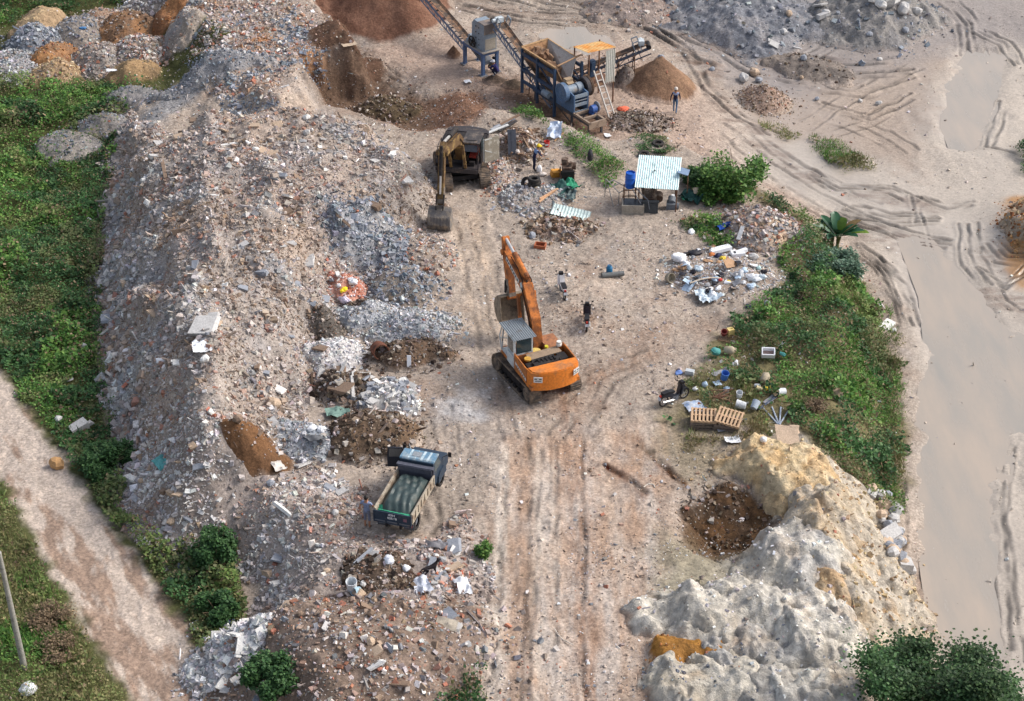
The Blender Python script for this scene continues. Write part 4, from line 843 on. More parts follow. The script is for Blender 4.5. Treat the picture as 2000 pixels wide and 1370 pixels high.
# riprap stones at the foot of the clay mounds, by the wet road
P_RIP = pl([(1690, 975), (1745, 965), (1755, 1010), (1770, 1080), (1775, 1120), (1735, 1120), (1715, 1040)], -1.8)
rx0, ry0 = P_RIP.min(0); rx1, ry1 = P_RIP.max(0)
strew(46, lambda x, y: psd(np.array([x]), np.array([y]), P_RIP)[0] > 0, ((rx0, rx1), (ry0, ry1)), 'in the stone row beside the wet road', (.5, .85), ('lump', 'block'), ['blue grey', 'pale grey', 'tan'], (5, 2))
ox0, oy0 = gp(1100, 80, -.5); ox1, oy1 = gp(1850, -10, 0)
def up(x, y):
    u, v = proj((x, y, 0)); return v < 160 - (u - 1150) * .02 and 1120 < u < 1850 and random.random() < .7
strew(22, up, ((3, 28), (103, 124)), 'on the grey earth mounds at the top edge', (.35, .7), ('lump', 'block'), ['pale grey', 'blue grey', 'tan'], (6, 1))
# lumps that stand alone
def lone(u, v, size, kind, cn, label, **k):
    p = hit(u, v); return lump(p.x, p.y, size, kind, cn, label, **k)
ob = lone(112, 912, .95, 'lump', 'tan', 'orange tan boulder lying alone on the dirt lane', k=0, tilt=.1)
q_ = chunk_mesh('lump', 77).build('x', mat('orange rock', S(192, 150, 104), .95, bump=.6)); ob.data = q_.data; bpy.data.objects.remove(q_)
lone(157, 836, .95, 'block', 'pale grey', 'large pale block half sunk in the green weeds left of the mound', k=0, tilt=.15)
lone(115, 822, .5, 'lump', 'white', 'small whitish stone in the weeds left of the large pale block', k=0)
lone(165, 680, .5, 'lump', 'pale grey', 'pale stone among the weeds beside the middle of the long mound', k=1)
lone(136, 742, .42, 'slab', 'pale grey', 'pair of flat grey stones in the weeds above the pale block', k=1)
lone(197, 516, .62, 'lump', 'blue grey', 'grey stone at the left foot of the long mound by the weeds', k=1)
lone(1735, 8, 1.9, 'lump', 'pale grey', 'huge pale angular boulder, biggest of all, at the top edge', k=0, tilt=.15)
lone(1764, 24, 1.25, 'lump', 'pale grey', 'wedge shaped pale boulder beside the biggest boulder', k=1, tilt=.5)
lone(1720, 14, 1.1, 'lump', 'white', 'rounded white boulder left of the wedge shaped boulder', k=1)
lone(1790, 28, 1.0, 'lump', 'pale grey', 'pale boulder right of the wedge shaped boulder', k=0)
lone(1705, 3, .9, 'lump', 'white', 'whitish boulder at the very top edge left of the big ones', k=1)
lone(1600, 12, .8, 'slab', 'pale grey', 'elongated pale boulder alone on the blue grey mound', k=1)
lone(1452, 158, 1.0, 'lump', 'pale grey', 'pale boulder on the left shoulder of the gravel cone', k=0)
lone(1473, 146, .9, 'lump', 'tan', 'tan boulder on the very top of the gravel cone', k=1)
lone(1530, 66, .7, 'lump', 'pale grey', 'grey boulder on the slope above the haul road ruts', k=0)
lone(1512, 88, .6, 'slab', 'pale grey', 'flat grey boulder just below the grey boulder on the slope', k=0)
lone(1540, 858, 1.15, 'slab', 'tan', 'broad tan concrete slab lying at the top of the clay mound', k=0, tilt=.08)
lone(1497, 598, .55, 'lump', 'blue grey', 'small grey stone in the grass below the refuse heap', k=0)
lone(1710, 604, .7, 'lump', 'white', 'white boulder in the green bank by the wet road', k=1)
lone(1733, 638, .7, 'slab', 'white', 'pale flat boulder below the white boulder in the green bank', k=1)
lone(1745, 648, .4, 'lump', 'white', 'small pale stone beside the flat boulder in the green bank', k=0)
lone(1472, 506, .62, 'lump', 'pale grey', 'round grey boulder right of the refuse heap', k=0)
lone(1040, 464, .55, 'lump', 'blue grey', 'round blue grey stone on the track above the orange boom', k=1)
lone(1632, 780, .8, 'slab', 'tan', 'flat tan slab leaning in the undergrowth of the green bank', k=1)
lone(535, 795, .95, 'lump', 'tan', 'big tan boulder at the right foot of the long mound', k=1)
lone(400, 640, 1.3, 'slab', 'pale grey', 'large tilted concrete slab sticking out of the long mound', k=1, tilt=.35)
# ================================================================ VEGETATION
LEAF = amat('leaf', rough=.55, fine=None, trans=.22, spec=.25)
GREENS = {'deep': [S(52, 78, 46), S(62, 88, 52), S(44, 68, 42), S(74, 98, 58)], 'lush': [S(94, 130, 62), S(78, 116, 56), S(112, 142, 72), S(66, 102, 50)], 'dark': [S(62, 94, 56), S(70, 104, 60), S(52, 82, 50), S(80, 112, 66)],
          'dry': [S(130, 128, 86), S(114, 122, 76), S(146, 136, 98), S(98, 114, 66)], 'blue': [S(104, 130, 110), S(120, 142, 122), S(88, 116, 94)], 'brown': [S(136, 116, 92), S(116, 100, 80), S(152, 132, 106)]}
def gpick(pal, n, j=.16):
    a = np.array(GREENS[pal]); c = a[RNG.integers(0, len(a), n)]; return np.clip(c * (1 + RNG.normal(0, j, (n, 1))), .005, .6)
def leafmesh(name, P, size, cols, parent=None, up=.55, blade=0.0, kind='stuff', droop=None):
    """rhombic leaves (or narrow blades) at P with random lean"""
    n = len(P)
    if n == 0: return None
    yaw = RNG.uniform(0, 6.283, n); pit = RNG.normal(.35, up, n); bl = RNG.random(n) < blade
    pit = np.where(bl, RNG.normal(1.15, .25, n), pit)
    L = size * np.where(bl, 2.6, 1); W = size * np.where(bl, .10, .46)
    d = np.stack([np.cos(yaw) * np.cos(pit), np.sin(yaw) * np.cos(pit), np.sin(pit)], 1)
    if droop is not None: d = droop
    sdv = np.stack([-np.sin(yaw), np.cos(yaw), RNG.normal(0, .35, n)], 1)
    V = np.stack([P, P + d * (L * .5)[:, None] + sdv * W[:, None], P + d * L[:, None], P + d * (L * .5)[:, None] - sdv * W[:, None]], 1)
    V[:, 2, 2] -= L * .12
    F = np.arange(n * 4).reshape(n, 4)
    o = nmesh(name, V.reshape(-1, 3), F, LEAF, np.repeat(cols, 4, 0), parent=parent)
    if kind: o['kind'] = kind
    return o
CLEAR = [(*gp(u, v, 0), r) for u, v, r in ((1316, 792, 1.3), (1340, 812, .9), (1372, 832, 1.0), (1421, 834, 1.0), (1490, 758, .5), (1474, 760, .3), (1533, 774, .4), (1460, 806, .5), (1443, 784, .3), (1413, 750, .35), (1403, 698, .4), (1417, 696, .4), (1420, 668, .6), (1499, 715, .5), (1522, 820, .55), (1525, 800, .4), (1502, 788, .45), (1409, 782, .5), (1347, 735, .4), (1509, 833, .3), (1068, 286, .4), (1083, 275, .6), (1153, 316, .5), (1257, 309, .5), (1285, 287, .5), (1592, 805, .6), (1632, 785, .5), (1056, 292, .5))]
def cover(name, label, dens, mask, ext, lumps, sz, mixf, blade=.06, seed=0):
    """ground cover: leaves from soil level up to a lumpy canopy"""
    x0, x1, y0, y1 = ext; n = int((x1 - x0) * (y1 - y0) * dens); x, y = scatter(n, x0, x1, y0, y1)
    # only what the fan of view can meet
    ok = np.abs(x) < .235 * y + 9; x, y = x[ok], y[ok]
    p = mask(x, y); ok = RNG.random(len(x)) < p; x, y = x[ok], y[ok]
    for cx, cy, cr in CLEAR: kp = (x - cx) ** 2 + (y - cy) ** 2 > cr * cr; x, y = x[kp], y[kp]
    hv = lumps(x, y); gap = fbm(x * .9, y * .9, 4, seed + 71, .6) < -.17; kp = ~gap | (RNG.random(len(x)) < .25); x, y, hv = x[kp], y[kp], hv[kp]; t = RNG.random(len(x)) ** .55; z = H(x, y) + hv * t
    s = RNG.uniform(sz[0], sz[1], len(x)) * np.where(fbm(x * .5, y * .5, 3, seed + 75) > .06, 1.35, .9); cc = mixf(x, y, hv); sp_ = fbm(x * .6, y * .6, 3, seed + 77)[:, None]; cc = cc * 1.12 * (1 + 1.0 * sp_); dr_ = RNG.random(len(x)) < .07 + .10 * (fbm(x * .45, y * .45, 3, seed + 79) > .1); cc[dr_] = gpick('brown', int(dr_.sum())) * 1.1
    return tag(leafmesh(name, np.stack([x, y, z], 1), s, cc, blade=blade), label, 'undergrowth', kind='stuff')
def lum(a, b, sc, sd_):
    return lambda x, y: a + b * np.clip(fbm(x / sc, y / sc, 4, sd_, .55) * 2.4 + .35, 0, 1.3) * (.7 + .8 * vn(x * 1.4, y * 1.4, sd_ + 1))
def mixer(sd_, base='lush', alt='dark', dry='dry', kd=.1):
    def f(x, y, hv):
        c = gpick(base, len(x)); g = fbm(x * .35, y * .35, 4, sd_) > .0; c[g] = gpick(alt, int(g.sum()))
        g = fbm(x * .4, y * .4, 4, sd_ + 5) > kd; c[g] = .5 * c[g] + .5 * gpick(dry, int(g.sum())); return c
    return f
def m_left(x, y):
    sl = psd(x, y, P_LEFT) + fbm(x, y, 3, 401) * 1.2; sr = psd(x, y, P_ROAD) + fbm(x * 1.1, y * 1.1, 3, 402)
    side = (x > np.interp(y, *np.array(sorted([(b, a) for a, b in pl([(0, 830), (140, 1015), (230, 1150), (330, 1290), (380, 1400)], LOWL)])).T))
    d = ss(-.15, .25, sl) * ss(.1, .5, -sr) * np.where(side | (y > 73), 1, 0)
    d = d * ss(-.3, .6, -boxed(psd, x, y, P_TIP, 3, -9) + fbm(x, y, 3, 404) * 1.6) * np.where((y > 98) & (G0(x, y) > -.8), 0, 1)
    return d * np.where(bM1(x, y) > .3, .12, 1) * np.where(heapmask(x, y), 1, .12)
cover('undergrowth', 'dense creeping green undergrowth along the left foot of the long mound', 230, m_left, (-36, -11, 56, 122), lum(.10, .95, 2.4, 411), (.08, .19), mixer(413, 'dark', 'lush', 'dry', .06))
def m_ll(x, y):
    sr = psd(x, y, P_ROAD) + fbm(x * 1.1, y * 1.1, 3, 405) * .8
    return ss(.05, .6, -sr) * np.where(x < np.interp(y, *np.array(sorted([(b, a) for a, b in pl([(0, 830), (140, 1015), (230, 1150), (330, 1290), (380, 1400)], LOWL)])).T), 1, 0)
cover('rough_grass', 'rough green and dry grass on the near side of the dirt lane', 300, m_ll, (-24, -9, 50, 73), lum(.06, .5, 1.8, 421), (.06, .15), mixer(423, 'lush', 'dry', 'dry', -.02), blade=.45)
cover('lane_verge', 'thin grass strip between dirt lane and rubble embankment', 130, lambda x, y: ss(0, .3, psd(x, y, pl([(245, 1050), (330, 1095), (470, 1110), (480, 1200), (400, 1290), (330, 1170)], LOWL)) + fbm(x, y, 3, 406)) * (bS(x, y) < .1), (-17, -8, 52, 66), lum(.05, .3, 1.5, 425), (.06, .14), mixer(427, 'dry', 'dark', 'dry', 0), blade=.4)
SPARSE = pl([(1290, 700), (1440, 640), (1500, 700), (1560, 760), (1540, 870), (1300, 880)], 0)
def m_right(x, y):
    s = psd(x, y, P_RBANK) + fbm(x * .8, y * .8, 4, 407) * 2.0
    sp = ss(-1.0, 1.5, boxed(psd, x, y, SPARSE, 4, -9))
    return ss(-.1, .5, s) * (1 - sp * np.clip(.62 - fbm(x * .7, y * .7, 4, 409) * 3.2, 0, .97)) * heapmask(x, y)
cover('undergrowth', 'thick green creeper bank between the yard and the wet road', 260, m_right, (6, 26, 62, 104), lum(.08, .85, 2.0, 431), (.08, .18), mixer(433, 'lush', 'dark', 'dry', .02), blade=.1)
def pm(pts, z, sd_, lo=-.2): 
    P = pl(pts, z); return (lambda x, y: ss(lo, .4, psd(x, y, P) + fbm(x, y, 3, sd_) * 1.3)), (P[:, 0].min() - 1, P[:, 0].max() + 1, P[:, 1].min() - 1.5, P[:, 1].max() + 1.5)
for i, (label, pts, z, a, b, pal, bl) in enumerate([
    ('green weed strip on the bank just below the blue jaw crusher', [(1000, 222), (1040, 218), (1085, 262), (1150, 280), (1200, 320), (1235, 345), (1190, 375), (1150, 345), (1100, 300), (1060, 262), (1010, 240)], -.3, .1, .7, ('lush', 'lush', 'dry', .2), .15),
    ('green weed patch with two old tyres behind the tin roof shed', [(1245, 275), (1285, 262), (1315, 290), (1300, 320), (1240, 315)], -.5, .1, .5, ('lush', 'dark', 'dry', .1), .1),
    ('long grass strip along the haul road, upper right', [(1585, 262), (1640, 268), (1700, 300), (1728, 328), (1660, 326), (1590, 292)], -1.8, .1, .4, ('lush', 'dry', 'dry', .0), .5),
    ('short grass tuft strip beside the brown gravel cone', [(1480, 226), (1530, 236), (1570, 252), (1540, 262), (1490, 244)], -1.6, .06, .3, ('dry', 'lush', 'dry', .0), .5),
    ('green weed patch left of the pale rubble heap', [(1310, 438), (1370, 430), (1400, 440), (1435, 490), (1395, 490), (1350, 462)], 0, .1, .5, ('lush', 'dark', 'dry', .2), .1),
    ('thin grass at the bottom edge beside the yard track', [(870, 1380), (900, 1320), (950, 1270), (960, 1330), (930, 1390)], 0, .05, .25, ('dry', 'dark', 'dry', .0), .4),
    ('dark green foliage at the right picture edge', [(1985, 300), (2040, 260), (2060, 360), (1995, 345)], -2.2, .3, 1.2, ('dark', 'dark', 'blue', .2), .05),
    ('dark green thicket across the upper left corner', [(-40, -60), (240, -60), (260, 10), (140, 32), (60, 30), (0, 70), (-60, 60)], -1.2, .5, 2.2, ('dark', 'lush', 'dry', .2), .05),
    ('patchy dry grass around the pallets and scattered jugs', [(1300, 790), (1340, 740), (1460, 720), (1520, 820), (1480, 870), (1340, 880)], 0, .03, .15, ('dry', 'dry', 'brown', .0), .6),
    ('dry grass fringe at the foot of the green bank', [(1735, 600), (1760, 660), (1766, 830), (1765, 960), (1735, 960), (1738, 800)], -1.9, .1, .5, ('dry', 'lush', 'dry', .0), .7)]):
    m_, e_ = pm(pts, z, 441 + i); cover('weed_patch', label, 320 if b < 1.5 else 200, m_, e_, lum(a, b, 1.2, 451 + i), (.07, .15), mixer(461 + i, *pal), blade=bl)
TWIG = mat('twig bark', S(112, 94, 76), .95, bump=.3)
def shrub(name, label, u, v, r, h, pal, n, sz=(.08, .18), stems=7, z=None, spread=.9):
    p = hit(u, v); t = thing(name, label, 'shrub', p)
    m = MB()
    for i in range(stems):
        a = random.uniform(0, 6.28); k = random.uniform(.3, .9); q = Vector((math.cos(a) * r * k, math.sin(a) * r * k, h * random.uniform(.5, .9)))
        m.tube([(0, 0, -.1), q * .5 + Vector((0, 0, h * .1)), q], .03, 5, .01)
    m.build('stem', TWIG, t)
    u_ = RNG.normal(0, 1, (n, 3)); u_ /= np.linalg.norm(u_, axis=1)[:, None]
    cl = RNG.normal(0, 1, (14, 3)); cl /= np.linalg.norm(cl, axis=1)[:, None]; cl *= np.array([r, r, h * .45]) * spread; cl[:, 2] = np.abs(cl[:, 2]) * .8 + h * .38
    cl = cl[RNG.integers(0, 14, n)]; P = cl * RNG.uniform(.75, 1, (n, 1)) + u_ * np.array([r, r, h]) * (.34 * RNG.random((n, 1)) ** .4); P[:, 2] = np.maximum(P[:, 2], .03)
    o = leafmesh('foliage', P, RNG.uniform(*sz, n), gpick(pal, n), parent=t, kind=None); return t
shrub('shrub', 'dark green shrub on the embankment left of the lower rubble', 425, 1110, 1.0, 2.2, 'dark', 7000, stems=6)
shrub('shrub', 'green shrub hanging down the embankment below the dark shrub', 425, 1205, .9, 1.2, 'dark', 3500)
shrub('shrub', 'rounded green shrub at the bottom edge among white tiles', 530, 1345, 1.1, 1.5, 'dark', 6000)
shrub('shrub', 'small bright green shrub at the edge of the yard track', 946, 1086, .38, .75, 'lush', 1500, (.06, .12))
shrub('shrub', 'dark bush at the left foot of the mound above the lane', 215, 915, 1.3, 1.3, 'dark', 6000)
shrub('shrub', 'grey green bush in the bank right of the refuse heap', 1635, 535, 1.5, 1.2, 'blue', 6000)
shrub('shrub', 'dark leafy bush beside the feathery tree near the shed', 1372, 360, 1.1, 1.0, 'dark', 4500)
shrub('shrub', 'bright green bush just right of the shed roof', 1400, 385, 1.3, .8, 'lush', 5000)
for u, v, l in ((100, 1215, 'dry brown brush in the grass right of the utility pole'), (115, 1275, 'low pale brown brush below the taller dry brush')):
    shrub('dry_bush', l, u, v, 1.0, .7, 'brown', 1500, (.04, .12), 40)
shrub('dry_bush', 'heap of dry brown twigs in the green bank right of the pipes', 1592, 800, .7, .5, 'brown', 700, (.04, .10), 60)
# trees
BARK = mat('bark', S(92, 78, 64), .95, bump=.6, scale=5)
def tree(label, u, v, h, r, n, pal, sz, levels=5, seed=1, trunk_r=.16, lean=(0, 0), flat=.5, base=None):
    random.seed(seed); p = base or hit(u, v); t = thing('leafy_tree', label, 'tree', p)
    m = MB(); top = Vector((lean[0], lean[1], h * .62)); m.tube([(0, 0, -.2), top * .4 + Vector((.1, 0, 0)), top, top * 1.25], trunk_r, 8, trunk_r * .35)
    m.build('trunk', BARK, t); m = MB(); tips = []
    for i in range(26):
        k = random.uniform(.35, 1.15); s = top * min(k, 1.2); a = random.uniform(0, 6.28); L = r * random.uniform(.45, 1.0) * (1.15 - .35 * k)
        q = s + Vector((math.cos(a) * L, math.sin(a) * L, h * random.uniform(.02, .25))); mid = (s + q) / 2 + Vector((0, 0, .15))
        m.tube([s, mid, q], trunk_r * .35, 5, trunk_r * .08); tips += [q, (mid + q) / 2, mid]
        for j in range(3):
            b = a + random.uniform(-.9, .9); q2 = q + Vector((math.cos(b), math.sin(b), random.uniform(-.1, .5))) * r * .22
            m.tube([(mid + q) / 2, q2], trunk_r * .12, 4, trunk_r * .05); tips.append(q2)
    m.build('branch', BARK, t)
    T = np.array([tuple(q) for q in tips]); c = T[RNG.integers(0, len(T), n)]
    P = c + RNG.normal(0, 1, (n, 3)) * np.array([.105, .105, .14 * flat]) * r * (.5 + 1.0 * RNG.random((n, 1)))
    cc = gpick(pal, n); hi = vn(c[:, 0] * 1.3, c[:, 1] * 1.3 + c[:, 2], seed) > .6; cc[hi] = gpick('dark', int(hi.sum())) * 1.05
    leafmesh('crown', P, RNG.uniform(*sz, n), cc, parent=t, kind=None, up=.45); return t
bt = Vector((*gp(1800, 1525, -2.2), -2.2)); bt.z = hz(bt.x, bt.y)
tree('big dark leafy tree in the bottom right corner beside the wet road', 0, 0, 5.9, 3.0, 46000, 'deep', (.08, .17), seed=5, base=bt, trunk_r=.15)
def pinnate(label, u, v, h, r, seed):
    """small tree with long drooping feathery leaves"""
    random.seed(seed); t = thing('feathery_tree', label, 'tree', hit(u, v)); m = MB(); fr = []
    m.tube([(0, 0, -.2), (.05, 0, h * .5), (0, 0, h * .8)], .07, 7, .04); m.build('trunk', BARK, t); m = MB(); P = []; D = []
    for i in range(24):
        a = i * 2.4 + random.uniform(-.3, .3); s = Vector((0, 0, h * random.uniform(.35, .85))); L = r * random.uniform(.6, 1.05); up_ = random.uniform(.1, .55)
        pts = [s + Vector((math.cos(a) * L * k, math.sin(a) * L * k, h * (up_ * k - .26 * k * k))) for k in (0, .25, .5, .75, 1)]
        m.tube(pts, .018, 4, .006)
        for j in range(1, 36):
            k = j / 36 * 3.99; i0 = int(k); q = pts[i0].lerp(pts[i0 + 1], k - i0)
            for sg in (-1, 1):
                P.append(q); D.append((math.cos(a + sg * 1.1), math.sin(a + sg * 1.1), random.uniform(-.5, .1)))
    m.build('branch', BARK, t)
    P = np.array([tuple(q) for q in P]); D = np.array(D); n = len(P)
    leafmesh('crown', P, RNG.uniform(.12, .26, n), gpick('lush', n) * 1.1, parent=t, kind=None, droop=D)
shrub('airy_bush', 'airy rounded bush with drooping leaves beside the tin shed', 1436, 372, 1.9, 2.3, 'lush', 3000, (.11, .24), 18, spread=1.0)
def banana(label, u, v):
    random.seed(12); t = thing('banana_plant', label, 'plant', hit(u, v)); m = MB()
    for i in range(4): m.tube([(random.uniform(-.3, .3), random.uniform(-.3, .3), -.1), (random.uniform(-.35, .35), random.uniform(-.35, .35), 1.0)], .10, 8, .07)
    m.build('stem', mat('banana stem', S(96, 100, 60), .8), t)
    gm = [mat('banana leaf', S(46, 92, 60), .45, spec=.5, var=.1, amt=.2), mat('banana leaf yellow', S(110, 136, 50), .5, var=.1), mat('banana leaf dry', S(120, 100, 66), .8)]
    for i in range(22):
        a = i * 2.39996 + random.uniform(-.2, .2); L = random.uniform(1.2, 1.75); el = random.uniform(.45, 1.4); Wd = random.uniform(.24, .36); m = MB()
        vs = []; N_ = 12; s0 = Vector((math.cos(a) * .12, math.sin(a) * .12, .9)); d = Vector((math.cos(a), math.sin(a), 0)); sdv = Vector((-math.sin(a), math.cos(a), 0))
        for j in range(N_ + 1):
            k = j / N_; p = s0 + d * (L * (k * math.cos(el) + .12 * k * k)) + Vector((0, 0, L * (k * math.sin(el) - .26 * k * k)))
            ww = Wd * (max(0.02, math.sin(math.pi * min(1, (k - .12) / .88)) ** .6) if k > .14 else .03) * (1 if random.random() < .8 else .7)
            vs += [p + sdv * ww + Vector((0, 0, ww * .45)), p, p - sdv * ww + Vector((0, 0, ww * .45))]
        fs = []
        for j in range(N_): b = j * 3; fs += [(b, b + 3, b + 4, b + 1), (b + 1, b + 4, b + 5, b + 2)]
        m.add(vs, fs); m.build('leaf', gm[0] if i % 8 else gm[1 + (i // 8) % 2], t, smooth=True)
banana('banana plant with broad dark leaves at the haul road bend', 1632, 490)
# ================================================================ MACHINES
random.seed(21)
RUST, DUST, DARKG = S(122, 72, 40), S(150, 130, 110), S(44, 42, 42)
M_TRACK = mat('track steel', S(92, 84, 78), .85, 0, S(140, 122, 104), .55, 3, .3)
M_BLACK = mat('black grease', S(38, 35, 36), .7, 0, S(78, 66, 56), .35)
M_GLASS = mat('tinted glass', S(56, 72, 78), .12, 0, S(96, 106, 106), .2, spec=.6)
M_CHROME = mat('chrome rod', S(214, 212, 210), .3, .6, var=.05)
M_HOSE = mat('hose', S(60, 44, 36), .7)
M_WHITE = mat('white paint', S(208, 210, 208), .5, 0, S(150, 130, 112), .35)
M_TEXTD = mat('dark lettering', S(46, 44, 50), .6)
M_TEXTW = mat('white lettering', S(216, 218, 220), .6)
M_SEAT = mat('red seat', S(170, 62, 52), .8, 0, S(110, 60, 50), .4)
M_SHEET = mat('grey corrugated sheet', S(146, 152, 156), .5, .3, S(120, 112, 104), .3)
def track_unit(root, sx, L=3.9, w=.6, Rr=.42):
    h = L / 2 - Rr; m = MB(); pts = []
    for i in range(13): a = -math.pi / 2 + math.pi * i / 12; pts.append((h + Rr * math.cos(a), .46 + Rr * math.sin(a)))
    for i in range(13): a = math.pi / 2 + math.pi * i / 12; pts.append((-h + Rr * math.cos(a), .46 + Rr * math.sin(a)))
    n = len(pts); vs = []; fs = []
    ins = [(p[0] * .985, .46 + (p[1] - .46) * .86) for p in pts]
    for x in (-w / 2, w / 2):
        vs += [(sx + x, a, b) for a, b in pts] + [(sx + x, a, b) for a, b in ins]
    for i in range(n):
        j = (i + 1) % n
        fs += [(i, j, 2 * n + j, 2 * n + i), (n + i, 3 * n + i, 3 * n + j, n + j), (i, n + i, n + j, j), (2 * n + i, 2 * n + j, 3 * n + j, 3 * n + i)]
    m.add(vs, fs)
    per = []
    for i in range(n):
        a, b = Vector(pts[i]), Vector(pts[(i + 1) % n]); k = max(1, round((b - a).length / .19))
        for j in range(k): per.append((a.lerp(b, (j + .5) / k), (b - a).normalized()))
    for p, d in per:
        m.box((sx, p.x + d.y * .03, p.y - d.x * .03), (w + .02, .15, .035), Matrix.Rotation(math.atan2(d.y, d.x), 3, 'X'))
        m.box((sx, p.x + d.y * .06, p.y - d.x * .06), (w, .03, .05), Matrix.Rotation(math.atan2(d.y, d.x), 3, 'X'))
    t = m.build('crawler_track', M_TRACK, root)
    f = MB(); f.box((sx, 0, .46), (w * .55, 2 * h, .42)); f.box((sx, 0, .62), (w * .8, 1.6, .16)); f.build('track_frame', M_BLACK, t)
    for y in (h, -h):
        f = MB(); f.cyl((sx - w * .47, y, .46), (sx + w * .47, y, .46), .33, n=16); f.cyl((sx - w * .52, y, .46), (sx + w * .52, y, .46), .13, n=10); f.build('track_wheel', M_TRACK, t)
    f = MB()
    for k in range(6):
        y = -h + .4 + k * (2 * h - .8) / 5; f.cyl((sx - w * .42, y, .19), (sx + w * .42, y, .19), .13, n=10)
    f.build('road_rollers', M_BLACK, t)
def side_strip(pts, wd):
    """outline of a thick polyline in the (y,z) plane; wd per point"""
    P = [Vector(p) for p in pts]; up, dn = [], []
    for i, p in enumerate(P):
        d = (P[min(i + 1, len(P) - 1)] - P[max(i - 1, 0)]).normalized(); n = Vector((-d.y, d.x)); up.append(p + n * wd[i] / 2); dn.append(p - n * wd[i] / 2)
    return [tuple(v) for v in up] + [tuple(v) for v in dn[::-1]]
def excavator(label, u, v, rz, dz, col, P, cabm, bootm, boomm, first):
    root = thing('excavator', label, 'excavator', hit(u, v), rz); rr = (0, 0, dz)
    for sx in (-1.1, 1.1): track_unit(root, sx)
    m = MB(); m.box((0, 0, .62), (1.7, 1.5, .34)); m.box((0, .95, .5), (1.7, .4, .22), (.2, 0, 0)); m.box((0, -.95, .5), (1.7, .4, .22), (-.2, 0, 0)); m.cyl((0, 0, .78), (0, 0, 1.06), .58, n=20)
    m.build('undercarriage', M_BLACK, root)
    B = lambda m, n, mm, par=root, s=False: m.build(n, mm, par, s, rot=rr if par is root else None)
    m = MB(); m.box((0, -.45, 1.15), (2.5, 3.7, .2)); m.box((-.05, 1.45, 1.17), (2.3, .12, .26)); deck = B(m, 'upper_deck', col)
    # counterweight with a curved rear
    arc = [(1.3 * math.sin(a), -1.95 - .62 * math.cos(a * .95)) for a in np.linspace(-1.2, 1.2, 15)]
    m = MB(); m.prism([(-1.28, -1.75)] + arc + [(1.28, -1.75)], 1.06, 2.02, 'z'); m.prism([(-1.2, -1.8)] + [(x * .95, y + .03) for x, y in arc] + [(1.2, -1.8)], 2.02, 2.06, 'z')
    cw = B(m, 'counterweight', bootm)
    # engine bay walls, engine, tanks
    m = MB(); m.box((-1.27, -1.05, 1.62), (.05, 1.5, .78)); m.box((1.27, -1.05, 1.62), (.05, 1.5, .78)); m.box((0, -.36, 1.55), (2.5, .06, .62)); B(m, 'engine_housing', col)
    if first:
        m = MB(); m.cyl((-.75, -1.35, 1.72), (.75, -1.15, 1.72), .20, n=12); m.cyl((-.7, -1.0, 1.75), (.5, -.85, 1.75), .13, n=10); m.box((-.85, -1.3, 1.62), (.4, .5, .4)); m.box((.85, -1.15, 1.62), (.42, .55, .5)); m.cyl((.2, -1.5, 1.75), (.9, -1.45, 1.75), .1, n=8)
        for k in range(5): m.box((-.4 + k * .2, -1.2, 1.9), (.08, .3, .1))
        m.box((0, -1.05, 1.3), (2.4, 1.4, .1)); B(m, 'engine', M_BLACK)
        m = MB(); m.box((.1, -.65, 1.88), (1.7, .5, .04), (.05, 0, .08)); B(m, 'bonnet_panel', mat('dusty panel', DUST, .9))
        m = MB(); m.cyl((-.85, -.9, 1.9), (-.85, -.9, 1.98), .17, n=14); B(m, 'air_filter', mat('ochre cap', S(206, 160, 72), .6))
        m = MB(); m.lathe([(.0, 1.6), (.3, 1.62), (.3, 1.72), (.0, 1.74)], (-.1, -.1, 0), 16); B(m, 'drum_lid', mat('pale yellow lid', S(216, 190, 110), .6))
        m = MB(); m.cyl((.42, -.25, 1.85), (.42, -.25, 1.98), .09, n=10); B(m, 'filler_cap', mat('yellow cap', S(226, 214, 60), .5))
        m = MB(); m.cyl((1.0, -.42, 1.95), (1.0, -.42, 2.2), .12, n=12); m.cyl((1.0, -.42, 2.02), (1.0, -.42, 2.06), .135, n=12); B(m, 'exhaust_cap', mat('white pot', S(226, 222, 216), .5))
    else:
        m = MB(); m.box((0, -1.0, 1.9), (2.4, 1.35, .3)); m.box((.3, -1.0, 2.08), (.8, .8, .1)); m.cyl((.7, -.8, 2.0), (.7, -.8, 2.5), .07, n=8); B(m, 'engine_bonnet', M_BLACK)
    m = MB(); m.box((.86, .25, 1.55), (.8, 1.2, .62)); m.box((.86, 1.05, 1.4), (.8, .4, .35), (-.4, 0, 0)); B(m, 'fuel_tank', mat('rusty tank', S(164, 112, 78), .8, 0, S(120, 84, 66), .5) if first else M_BLACK)
    m = MB()
    for a, b in (((.5, .85, 1.86), (.5, .85, 2.3)), ((1.22, .85, 1.86), (1.22, .85, 2.3)), ((.5, .85, 2.3), (1.22, .85, 2.3)), ((1.22, .85, 2.3), (1.22, -.3, 2.3)), ((1.22, -.3, 1.86), (1.22, -.3, 2.3))): m.cyl(a, b, .022, n=6)
    if not first: B(m, 'handrail', M_BLACK)
    # cab
    x0, x1, y0, y1, z0, z1 = -1.27, -.32, -.3, 1.4, 1.25, 2.78
    m = MB()
    for x in (x0 + .03, x1 - .03):
        m.bar((x, y0 + .03, z0), (x, y0 + .03, z1), .07); m.bar((x, y1 - .05, z0), (x, y1 - .30, z1), .06)
        m.bar((x, y0, z1 - .03), (x, y1 - .28, z1 - .03), .06)
    for y, z in ((y0 + .03, z1 - .03), (y1 - .3, z1 - .03), (y0 + .03, z0 + .62), (y1 - .05, z0 + .03)): m.bar((x0, y, z), (x1, y, z), .06)
